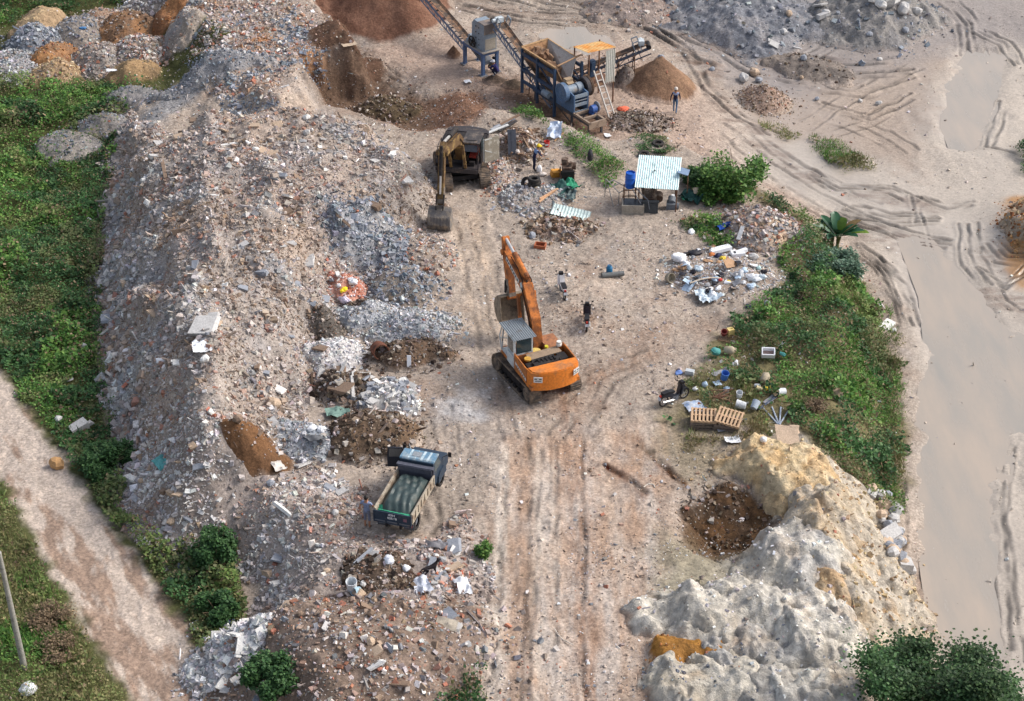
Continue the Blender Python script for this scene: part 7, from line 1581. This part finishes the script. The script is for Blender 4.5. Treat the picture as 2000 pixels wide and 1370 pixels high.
solid('bucket', 'red bucket with a white label standing in the grass', 'bucket', 1068, 286, lambda m: (m.lathe([(0, 0), (.14, 0), (.18, .34), (.16, .34), (.13, .03), (0, .03)]), setattr(m, 'm', 1), m.box((0, -.165, .16), (.18, .02, .1))), [RB, WB])
# --- tyres
def tyre(label, u, v, dz=0, rot=(0, 0, 0), group=None, off=(0, 0)):
    o = solid('tyre', label, 'tyre', u, v, lambda m: m.lathe([(.20, -.07), (.26, -.10), (.34, -.09), (.37, 0), (.34, .09), (.26, .10), (.20, .07), (.18, 0), (.20, -.07)], n=24), mat('tyre rubber', S(52, 50, 50), .9, 0, S(120, 108, 96), .3), rot=rot, dz=dz, group=group, smooth=True); o.location += Vector((off[0], off[1], 0)); return o
tyre('lowest tyre of the stack on the grey rubble mound', 1044, 366, .10)
tyre('middle tyre of the stack on the grey rubble mound', 1044, 366, .30, (.06, 0, 0), off=(.03, .02))
tyre('topmost tyre of the stack on the grey rubble mound', 1044, 366, .50, (0, .08, 0), off=(-.03, .03))
tyre('dusty tyre leaning on the left of the tyre stack', 1028, 364, .22, (R(60), 0, R(-50)))
tyre('old tyre lying in the weeds just behind the tin roof', 1257, 306, .12, (R(8), 0, 0)); tyre('old tyre lying in the weeds higher up by the track', 1285, 284, .12, (R(6), 0, 0))
# --- engine, tarps, planks between tyres and shed
def genset():
    t = thing('diesel_engine', 'dark old diesel engine on a frame beside the orange fuel can', 'engine', hit(1107, 352), R(4)); m = MB()
    for x in (-.35, .35):
        for y in (-.5, .5): m.box((x, y, .3), (.07, .07, .6))
    m.box((0, 0, .28), (.8, 1.1, .1)); m.build('frame', M_RST, t)
    m = MB(); m.box((0, -.5, .5), (.72, .1, .62)); m.box((0, -.44, .5), (.8, .05, .7)); m.build('radiator', M_BLACK, t)
    m = MB(); m.box((0, .1, .62), (.5, .8, .6)); m.cyl((-.1, .3, .9), (-.1, .3, 1.25), .2, n=14); m.cyl((.2, .0, .9), (.2, .0, 1.15), .12, n=10); m.cyl((.25, .4, .7), (.55, .4, .7), .22, n=14); m.build('engine_block', mat('greasy brown', S(84, 66, 56), .8, 0, S(140, 126, 114), .45), t)
genset()
solid('fuel_can', 'orange yellow fuel can beside the dark diesel engine', 'can', 1085, 344, lambda m: (m.box((0, 0, .2), (.62, .4, .36)), m.cyl((.15, 0, .38), (.15, 0, .45), .06)), C('orange can', 206, 146, 62), R(20), rot=(R(10), R(8), R(20)))
sheet('tarpaulin', 'bright green tarpaulin crumpled below the diesel engine', 'tarpaulin', 1114, 371, 1.1, 1.0, C('green tarp', 40, 138, 104), .4, .3, n=20)
sheet('tarpaulin', 'dark green tarpaulin lying left of the bright green one', 'tarpaulin', 1096, 372, 1.2, .9, C('dark green tarp', 38, 78, 74), R(30), .3, n=20)
sheet('tarpaulin', 'grey green tarpaulin folded below the green ones', 'tarpaulin', 1108, 385, 1.0, .9, C('grey green tarp', 96, 112, 112), R(-20), .35, n=20)
for u, v, a, l in ((1072, 381, 42, 'upper'), (1068, 386, 50, 'lower')): solid('plank', '%s of two pale planks lying left of the tarpaulins' % l, 'plank', u, v, lambda m: m.box((0, 0, 0), (1.4, .12, .05)), C('fresh plank', 206, 164, 128), rot=(0, R(-6), R(a)), dz=.08)
def whs(m): m.X = Matrix.Rotation(R(0), 4, 'Z'); m.corr(1.0, 2.2, .18, .02, .008, .15)
solid('roof_sheet', 'fallen white corrugated roof sheet on the rubble', 'roof sheet', 1114, 424, whs, C('white tin', 206, 222, 218), rot=(R(8), R(7), R(-14)), dz=.28)
blob('sack', 'small upright dark sack in the green weeds', 'sack', 1153, 313, (.42, .35, .95), C('dark sack', 58, 58, 64), amp=.12)
blob('rag', 'bright orange rag near the foot of the ladder', 'rag', 1215, 214, (.75, .5, .2), C('bright orange rag', 226, 110, 80), amp=.4)
sheet('bag', 'white plastic scrap in front of the motor rails', 'bag', 1187, 268, .5, .4, WB, .3, .1)
sheet('bag', 'white plastic scrap on the bank left of the crusher stand', 'bag', 913, 161, .55, .4, WB, .3, .1)
# --- tin roof shed and what stands by it
def shed():
    p = hit(1283, 402); t = thing('tin_shed', 'open shed with a pale corrugated tin roof on thin posts', 'shed', p, R(-4))
    m = MB(); m.X = Matrix.Translation((0, .15, 2.05)) @ Euler((R(14), 0, R(-4))).to_matrix().to_4x4(); m.corr(2.75, 2.42, .125, .022); r = m.build('roof', mat('pale tin roof', S(206, 226, 226), .45, .1, S(150, 176, 176), .3, 1.5), t)
    m = MB(); m.X = Matrix.Translation((1.42, .45, 2.0)) @ Euler((R(12), R(14), R(84))).to_matrix().to_4x4(); m.corr(.62, 1.5, .16, .025); m.build('side_roof', mat('blue grey tin', S(130, 152, 178), .45, .2, S(100, 110, 120), .35), t)
    m = MB(); m.cyl((-.22, .2, 2.125), (-.22, .2, 2.135), .07, n=8); m.cyl((-.33, .0, 2.08), (-.33, .0, 2.09), .04, n=7); m.build('roof_hole', M_BLACK, r)
    for x, y, h in ((-1.05, -.9, 1.72), (1.05, -.9, 1.72), (-1.05, 1.2, 2.25), (1.05, 1.2, 2.25), (1.7, 1.1, 1.9)): m = MB(); m.cyl((x, y, -.2), (x, y, h), .035, n=8); m.build('post', M_RST, t)
    m = MB(); m.bar((-1.05, -.9, 1.7), (1.05, -.9, 1.7), .06); m.bar((-1.05, 1.2, 2.25), (1.05, 1.2, 2.25), .06); m.build('roof_beam', M_RST, t)
shed()
def machine():
    t = thing('stone_mill', 'dark engine with pipes under the tin roof', 'engine', hit(1268, 408), R(-4)); m = MB()
    m.box((-.0, .2, .5), (.8, 1.2, .7)); m.cyl((.2, -.2, .8), (.1, .5, 1.5), .12, n=10); m.cyl((-.3, -.1, .8), (-.5, .4, 1.5), .1, n=10); m.cyl((.5, .1, .6), (.5, .6, .6), .25, n=14); m.build('engine_block', MATS["greasy brown"], t)
    m = MB(); m.box((.05, -.62, .42), (.86, .12, .75)); m.box((.05, -.7, .42), (.7, .03, .6)); m.box((.05, -.66, .82), (.95, .16, .08)); m.build('radiator', mat('radiator grey', S(70, 74, 78), .7), t)
    m = MB(); m.tube([(-.9, -.3, 1.6), (-.5, -.6, 1.25), (-.1, -.75, .95), (.0, -.8, .4)], .03); m.tube([(-1.0, -.5, 1.5), (-.7, -.8, 1.1), (-.5, -.9, .8)], .025); m.build('hose', M_GREY, t)
machine()
def barrel():
    t = thing('barrel_stand', 'rusty grey pipe stand carrying the blue barrel', 'stand', hit(1229, 404)); m = MB()
    for x in (-.3, .3):
        for y in (-.3, .3): m.bar((x * 1.3, y * 1.3, -.1), (x, y, 1.25), .05)
    for z in (.5, 1.22):
        for a in ((-.3, -.3, .3, -.3), (.3, -.3, .3, .3), (.3, .3, -.3, .3), (-.3, .3, -.3, -.3)): m.bar((a[0] * 1.1, a[1] * 1.1, z), (a[2] * 1.1, a[3] * 1.1, z), .045)
    m.build('frame', M_RST, t)
    o = MB(); o.lathe([(0, .0), (.27, .0), (.29, .05), (.285, .3), (.30, .32), (.285, .34), (.285, .62), (.30, .64), (.285, .66), (.27, .92), (.25, .93), (.24, .84), (0, .84)], n=22); b = o.build('barrel', C('barrel blue', 36, 92, 184, rough=.4, var=.06, amt=.15), smooth=True); b.location = t.location + Vector((0, 0, 1.25)); tag(b, 'bright blue plastic barrel raised on a stand left of the tin shed', 'barrel', kind='thing')
barrel()
solid('concrete_tank', 'pale concrete tank with a dark top in front of the blue barrel', 'tank', 1236, 414, lambda m: (m.box((0, 0, .3), (1.25, .9, .62)), setattr(m, 'm', 1), m.box((0, .02, .615), (1.1, .75, .012))), [C('pale concrete', 158, 150, 138), C('dark water', 60, 64, 70, rough=.2)], R(-4))
solid('pump', 'grey pump housing with a white cap right of the tin shed', 'pump', 1311, 408, lambda m: (m.box((0, 0, .2), (.55, .5, .4)), m.cyl((0, -.05, .4), (0, .3, .55), .22, n=14), m.cyl((.3, 0, .2), (.42, 0, .2), .18, n=12), setattr(m, 'm', 1), m.cyl((.05, .25, .55), (.05, .25, .75), .1, n=10)), [C('pump grey', 112, 118, 126), WB], R(-8))
solid('scaffold', 'bent grey pipe frame leaning left of the tin shed', 'frame', 1215, 398, lambda m: [m.tube(q, .03, 6) for q in ([(-.9, .9, 1.1), (-.2, -.1, .75), (.35, .15, .9)], [(-.6, .9, 1.1), (.35, .15, .9)], [(-.75, .7, 1.03), (-.45, .8, 1.06)], [(-.5, .35, .93), (-.2, .5, 1.0)], [(-.8, .6, .9), (-.5, -.4, .0)], [(-.2, -.1, .75), (-.2, -.15, -.1)], [(.35, .15, .9), (.4, .1, -.1)], [(-.9, .9, 1.1), (-.95, .95, -.1)])], C('pipe grey', 158, 154, 150))
sheet('tarpaulin', 'dark green tarpaulin heap between shed and green bush', 'tarpaulin', 1355, 388, 1.4, 1.3, MATS['dark green tarp'], .5, .42, n=22)
sheet('net', 'green net piece at the left of the dark tarpaulin heap', 'net', 1340, 393, .6, .5, C('net green', 60, 140, 108), .2, .2)
solid('cardboard', 'beige cardboard piece on top of the dark tarpaulin heap', 'cardboard', 1361, 384, lambda m: m.box((0, 0, 0), (.45, .4, .03)), C('beige card', 206, 188, 166), rot=(R(30), 0, R(10)), dz=.38)
sheet('tarpaulin', 'deep blue tarpaulin scrap on the pale rubble heap', 'tarpaulin', 1414, 447, .7, .8, C('deep blue tarp', 34, 78, 160), .3, .3)
blob('bag', 'white bag left of the deep blue tarpaulin scrap', 'bag', 1350, 455, (.6, .4, .25), WB)
solid('board', 'pale strip board on the pale rubble heap beside the green bank', 'board', 1446, 460, lambda m: m.box((0, 0, 0), (.22, 1.0, .05)), MATS['pgrey'], rot=(R(20), 0, R(-20)), dz=.15)
# --- open yard
solid('gas_cylinder', 'blue gas cylinder standing behind the grey pipe', 'cylinder', 1190, 535, lambda m: (m.lathe([(0, 0), (.15, 0), (.17, .05), (.17, .38), (.11, .46), (0, .48)], n=18), m.torus((0, 0, .5), .1, .02), m.box((0, -.17, .25), (.14, .02, .14))), C('cylinder blue', 34, 104, 146, rough=.4), smooth=False)
solid('pipe', 'dark grey pipe lying in the middle of the yard', 'pipe', 1197, 541, lambda m: (m.lathe([(.14, -.6), (.14, .6), (.11, .6), (.11, -.6), (.14, -.6)], (0, 0, .14), 16, Matrix.Rotation(R(90), 3, 'Y'))), C('dark pipe', 108, 110, 110), R(12), smooth=True)
solid('crate', 'small brick red box frame on the track', 'box', 1055, 484, lambda m: (m.box((0, .22, .12), (.62, .06, .22)), m.box((0, -.22, .12), (.62, .06, .22)), m.box((-.28, 0, .12), (.06, .4, .22)), m.box((.28, 0, .12), (.06, .4, .22)), m.box((0, 0, .02), (.6, .45, .03))), C('brick red', 160, 92, 62), R(-12))
# --- pallets
PW, PWD = C('pallet wood', 196, 164, 132, bump=.2), C('pallet grey wood', 118, 104, 94, bump=.2)
def pallet(label, u, v, dz, rz, mm, tilt=(0, 0)):
    p = hit(u, v); t = thing('pallet', label, 'pallet', p + Vector((0, 0, dz)), rz); t.rotation_euler = (tilt[0], tilt[1], rz)
    for k in range(7): m = MB(); m.box((-.54 + k * .18, 0, .13), (.095, 1.0, .022)); m.build('top_board', mm, t)
    for y in (-.46, 0, .46): m = MB(); m.box((0, y, .07), (1.2, .08, .09)); m.build('runner', mm, t)
    for x in (-.5, 0, .5): m = MB(); m.box((x, 0, .012), (.1, 1.0, .02)); m.build('bottom_board', mm, t)
for k, l in enumerate(('lowest', 'second', 'third')): pallet('%s pallet of the left grey stack' % l, 1372, 830, k * .15, R(-8 + k * 4), PWD)
pallet('fresh wooden pallet lying on top of the left stack', 1373, 830, .46, R(-6), PW, (R(4), 0))
for k, l in enumerate(('lowest', 'second')): pallet('%s pallet of the right grey stack' % l, 1421, 832, k * .15, R(-18 + 6 * k), PWD)
pallet('fresh wooden pallet tilted on top of the right stack', 1423, 832, .42, R(-20), PW, (R(12), R(6)))
sheet('sheet', 'white and blue sheet lying behind the left pallets', 'sheet', 1356, 797, .9, .9, MATS["white blue sheet"], R(20), .12)
# --- litter in the grass
def jug(name, label, u, v, col, s=1.0, rot=(R(80), 0, .5), cat='jug'): return solid(name, label, cat, u, v, lambda m: (m.lathe([(0, 0), (.13 * s, 0), (.16 * s, .04 * s), (.16 * s, .3 * s), (.10 * s, .38 * s), (.04 * s, .40 * s), (.04 * s, .45 * s), (0, .45 * s)], n=14), m.tube([(.05 * s, 0, .4 * s), (.14 * s, 0, .42 * s), (.16 * s, 0, .3 * s)], .02 * s)), col, rot=rot, dz=.14 * s, smooth=True)
def pail(name, label, u, v, col, s=1.0, rot=(R(75), 0, .5), cat='bucket'): return solid(name, label, cat, u, v, lambda m: m.lathe([(0, 0), (.16 * s, 0), (.2 * s, .42 * s), (.18 * s, .42 * s), (.145 * s, .03 * s), (0, .03 * s)], n=18), col, rot=rot, dz=.17 * s, smooth=True)
CRM, GRJ, WHP = C('cream jug', 206, 192, 150), C('grey beige jug', 172, 160, 138), C('white pail', 208, 212, 216)
jug('jug', 'beige plastic jug lying in the grass above the yellow tub', 1490, 752, GRJ, 1.3, (R(70), 0, R(150)))
pail('tub', 'pale yellow tub lying below the beige jug', 1487, 766, CRM, .7, (R(70), 0, R(-100))); pail('tub', 'yellow ring tub touching the pale yellow tub', 1494, 763, YB, .6, (R(80), 0, R(120)))
pail('bucket', 'white bucket on its side left of the beige jug', 1474, 757, WHP, .6, (R(80), 0, R(60)))
pail('bucket', 'white bucket lying open to the left, rightmost in the grass', 1533, 770, WHP, 1.0, (R(86), 0, R(-70)))
pail('bucket', 'white bucket lying above the right pallets', 1456, 800, WHP, 1.1, (R(86), 0, R(-110))); pail('bucket', 'blue grey bucket tipped beside the white bucket by the pallets', 1471, 804, C('grey bucket', 170, 182, 194), 1.0, (R(60), 0, R(150)))
pail('basin', 'small white basin with a stick above the right pallets', 1443, 780, WHP, .8, (R(15), 0, 0), 'basin')
pail('bucket', 'blue bucket standing in the thin grass', 1413, 746, C('blue pail', 74, 118, 190), 1.0, (R(12), R(8), 0)); sheet('basin', 'flat blue plastic scrap left of the blue bucket', 'scrap', 1401, 752, .4, .35, BB, .3, .08)
jug('can', 'teal can lying at the edge of the green bank', 1403, 694, TB, 1.2, (R(60), 0, R(-60))); jug('can', 'beige can touching the teal can', 1415, 691, GRJ, 1.3, (R(75), 0, R(70)))
solid('rack', 'small rusty wire rack holding a red tub and a cream jug', 'rack', 1420, 665, lambda m: ([m.bar((-.4 + k * .1, -.3, .1), (-.4 + k * .1, .3, .14), .02) for k in range(9)], m.bar((-.42, -.3, .1), (.42, -.3, .1), .03), m.bar((-.42, .3, .14), (.42, .3, .14), .03)), M_RST, R(-20))
pail('tub', 'dusky red tub on the wire rack', 1413, 658, C('dusky red', 150, 76, 72), .8, (R(30), 0, 0), 'tub'); solid('jug', 'square cream jug on the wire rack', 'jug', 1426, 658, lambda m: (m.box((0, 0, .2), (.32, .3, .38)), m.cyl((.08, 0, .38), (.08, 0, .45), .05)), C('cream yellow', 224, 200, 130), R(20), dz=.08)
solid('foam_box', 'open white foam box in the undergrowth', 'box', 1499, 704, lambda m: (m.box((0, .2, .15), (.65, .05, .3)), m.box((0, -.2, .15), (.65, .05, .3)), m.box((-.3, 0, .15), (.05, .38, .3)), m.box((.3, 0, .15), (.05, .38, .3)), setattr(m, 'm', 1), m.box((0, 0, .03), (.6, .4, .04))), [WB, C('pinkish inside', 150, 128, 122)], rot=(R(25), 0, R(-4)), dz=.35)
blob('bag', 'teal scrap in the undergrowth right of the foam box', 'bag', 1527, 704, (.4, .25, .2), TB, z=.3)
solid('box', 'small grey box at the edge of the thin grass', 'box', 1347, 731, lambda m: m.box((0, 0, .12), (.42, .25, .22)), C('pale grey box', 186, 192, 196), R(-20)); blob('rag', 'blue rag left of the small grey box', 'rag', 1325, 730, (.4, .35, .18), C('rag blue', 104, 132, 190), amp=.35)
blob('bag', 'white scrap bag beneath the teal can', 'bag', 1437, 711, (.45, .25, .18), WB, amp=.4); blob('bag', 'white bag in the brown litter above the motorbike', 'bag', 1358, 762, (.3, .25, .2), WB); blob('bag', 'pale blue bag on a pole end in the brown litter', 'bag', 1376, 755, (.3, .3, .35), BB)
solid('bicycle_scrap', 'tangle of bent scrap pipes in the thin grass', 'scrap', 1408, 778, lambda m: [m.tube([(random.uniform(-.6, .6), random.uniform(-.4, .4), random.uniform(0, .3)) for _ in range(3)], .025, 5) for _ in range(9)], M_RST); blob('bag', 'grey blue bag leaning on the scrap pipes', 'bag', 1418, 766, (.4, .3, .4), C('grey blue bag', 140, 160, 180))
for k, (a, l) in enumerate(((62, 'leftmost'), (75, 'second'), (88, 'third'), (99, 'rightmost'))): solid('pipe', '%s of four silver pipes bundled in the grass' % l, 'pipe', 1522, 834, lambda m, a=a: m.cyl((0, 0, .06 + k * .02), (-.6 + k * .42, 1.5 - abs(k - 1.5) * .1, .12), .04, n=8), C('silver pipe', 176, 186, 202, rough=.35), 0)
solid('pipe', 'dark plastic pipe in the grass below the yellow tub', 'pipe', 1500, 790, lambda m: m.cyl((-.5, -.5, .06), (.5, .6, .08), .06, n=8), C('dark blue pipe', 74, 84, 104)); sheet('board', 'grey board lying on the dark plastic pipe', 'board', 1504, 783, .8, .3, C('grey lilac', 150, 150, 156), R(-40), .04)
solid('hoop', 'thin wire hoop left of the silver pipes', 'hoop', 1509, 831, lambda m: m.torus((0, 0, .03), .2, .015), C('hoop', 170, 166, 150))
sheet('scrap', 'grey flat plastic piece below the right pallets', 'scrap', 1408, 841, .4, .35, MATS['grey lilac'], .2, .05); sheet('scrap', 'long grey plastic scrap in the grass above the blue bucket', 'scrap', 1408, 729, .3, 1.0, MATS['grey lilac'], R(35), .08)
blob('bag', 'white bag at the foot of the grass left of the tan slab', 'bag', 1491, 862, (.35, .3, .3), WB); sheet('sheet', 'white torn sheet below the pallets', 'sheet', 1431, 862, .5, .7, WB, .2, .12)
blob('bag', 'dark blue bag in the grass below the refuse heap', 'bag', 1462, 602, (.25, .45, .25), MATS['dark blue plastic'])
# --- left side and mound
def pole():
    b = hit(48, 1306); t = thing('utility_pole', 'tall grey concrete utility pole in the lower left grass', 'pole', b); m = MB(); m.cyl((0, 0, -.3), (-.16, .1, 6.0), .14, .09, 14); m.build('pole_shaft', mat('pole concrete', S(150, 148, 140), .9, 0, S(116, 112, 104), .4, bump=.2), t, True)
    m = MB(); m.cyl((-.16, .1, 6.0), (-.162, .1, 6.05), .095, .07, 14); m.build('pole_cap', mat('cap grey', S(170, 168, 162), .9), t)
pole()
blob('sack', 'torn white sack in the grass at the bottom left corner', 'sack', 56, 1352, (.7, .8, .5), WB)
sheet('sheet', 'dark grey plastic sheet beside the dark embankment shrub', 'sheet', 350, 1132, 1.1, .7, C('slate sheet', 84, 90, 104), R(-30), .2, (R(15), 0)); sheet('sheet', 'darker plastic sheet touching the dark grey one', 'sheet', 380, 1128, .8, .6, C('darker sheet', 58, 62, 72), R(20), .2)
sheet('rag', 'blue grey cloth hanging on the embankment above the white tiles', 'cloth', 446, 1205, 1.3, .6, C('blue grey cloth', 120, 134, 164), R(10), .3, (R(40), 0), n=18)
sheet('sheet', 'white sheet scrap on the slope below the blue grey cloth', 'sheet', 382, 1225, .5, .4, WB, .4, .08)
sheet('rag', 'torn white cloth on the middle of the long mound', 'cloth', 395, 684, 1.0, .8, WB, .3, .28, n=18); blob('bag', 'small white bag on the long mound below the torn cloth', 'bag', 314, 707, (.45, .35, .25), WB)
sheet('rag', 'teal cloth scrap low on the long mound near the lane', 'cloth', 316, 910, .9, .6, C('teal cloth', 96, 164, 164), .6, .22)
sheet('rag', 'green grey cloth on the dark soil heap behind the truck', 'cloth', 660, 810, .8, 1.1, C('green grey cloth', 120, 148, 138), R(20), .22); sheet('sheet', 'dark bent sheet on the stone heap behind the truck', 'sheet', 615, 862, .6, 1.1, C('dark sheet', 92, 94, 98), R(-15), .18, (R(-15), 0))
blob('bag', 'round white bag above the dark bent sheet', 'bag', 628, 842, (.42, .38, .3), WB, amp=.3); blob('bag', 'white bag left of the round white bag', 'bag', 610, 840, (.55, .35, .28), WB)
sheet('scrap', 'torn pale sheet beside the smooth chestnut heap', 'sheet', 543, 916, .7, .6, C('pale torn', 206, 198, 190), .6, .2)
blob('scrap', 'yellow plastic scrap on the pink brick heap', 'plastic', 671, 569, (.45, .3, .2), C('vivid yellow', 236, 206, 40), amp=.4); blob('bag', 'white bag on the pink brick heap', 'bag', 690, 553, (.6, .4, .35), WB, amp=.35); blob('bag', 'lilac white bag at the foot of the pink brick heap', 'bag', 673, 590, (.35, .7, .35), C('lilac white', 214, 204, 220), amp=.3); blob('bag', 'small white ball of plastic left of the yellow scrap', 'bag', 662, 560, (.26, .24, .2), WB)
solid('drum_piece', 'rusty curved drum fragment on the dark brown soil heap', 'drum', 742, 690, lambda m: m.lathe([(.40, -.35), (.42, 0), (.40, .35), (.36, .35), (.38, 0), (.36, -.35), (.40, -.35)], (0, 0, .15), 18, Matrix.Rotation(R(75), 3, 'X')), mat('drum rust', S(112, 70, 54), .9, 0, S(80, 58, 48), .5), R(20), smooth=True)
solid('board', 'white upright board piece on the dark brown soil heap', 'board', 799, 716, lambda m: m.box((0, 0, .25), (.2, .06, .6)), WB, rot=(R(-20), 0, 0))
blob('bag', 'white bag on top of the dark debris below the truck', 'bag', 760, 1098, (.5, .4, .35), C('whitish bag', 214, 218, 226), amp=.3); pail('bucket', 'white bucket at the lower left of the dark debris heap', 688, 1158, WHP, 1.2, (R(12), 0, 0)); pail('bucket', 'pale blue bucket right of the white bucket in the debris', 702, 1158, C('pale blue pail', 150, 176, 190), .9, (R(70), 0, R(-40)))
blob('bag', 'white bag beside the dark debris, right of its top', 'bag', 794, 1115, (.35, .35, .35), WB); sheet('rag', 'white striped cloth below the black dog', 'cloth', 823, 1152, .9, .8, C('white stripe cloth', 206, 210, 220), .4, .3, n=18); sheet('sheet', 'pale folded sheet at the right end of the reddish heap', 'sheet', 905, 1150, .9, .6, WB, .3, .3, n=18)
sheet('board', 'broad pale board tipped at the bottom of the reddish heap', 'board', 872, 1222, .5, .9, C('pale tan board', 190, 178, 160), R(-15), .06, (R(25), 0)); sheet('sheet', 'grey rubber sheet behind the black dog', 'sheet', 850, 1070, .4, 1.0, C('rubber grey', 122, 120, 124), R(-15), .18)
solid('wire', 'thin pale wire lying on the yard track', 'wire', 1100, 1248, lambda m: m.tube([(-.35, .6, .03), (-.2, .2, .04), (.0, -.1, .03), (.4, -.4, .03)], .022, 5), C('pale wire', 206, 196, 184)); solid('wire', 'bent white wire near the short ruts at the yard edge', 'wire', 1270, 950, lambda m: m.tube([(-.3, -.1, .03), (-.1, .1, .04), (.15, .1, .03), (.2, -.15, .03)], .025, 5), MATS['pale wire'])
blob('scrap', 'blue plastic scrap on the grey earthy heap, upper left', 'plastic', 162, 57, (.5, .35, .2), C('blue scrap', 72, 120, 168)); sheet('sheet', 'white torn sheet at the foot of the upper left stones', 'sheet', 222, 140, .4, .9, WB, .2, .12)
sheet('sheet', 'pale slab edge overhanging the cut cliff above the pit', 'slab', 682, 88, .6, 1.0, C('pale edge', 184, 164, 142), R(25), .04)
for o in list(bpy.data.objects):       # lettering becomes plain mesh so that every letter plate is a real part
    if o.type == 'FONT':
        dg = bpy.context.evaluated_depsgraph_get(); me = bpy.data.meshes.new_from_object(o.evaluated_get(dg)); n = bpy.data.objects.new(o.name, me); COL.objects.link(n)
        n.parent = o.parent; n.location = o.location; n.rotation_euler = o.rotation_euler; n.scale = o.scale; bpy.data.objects.remove(o)
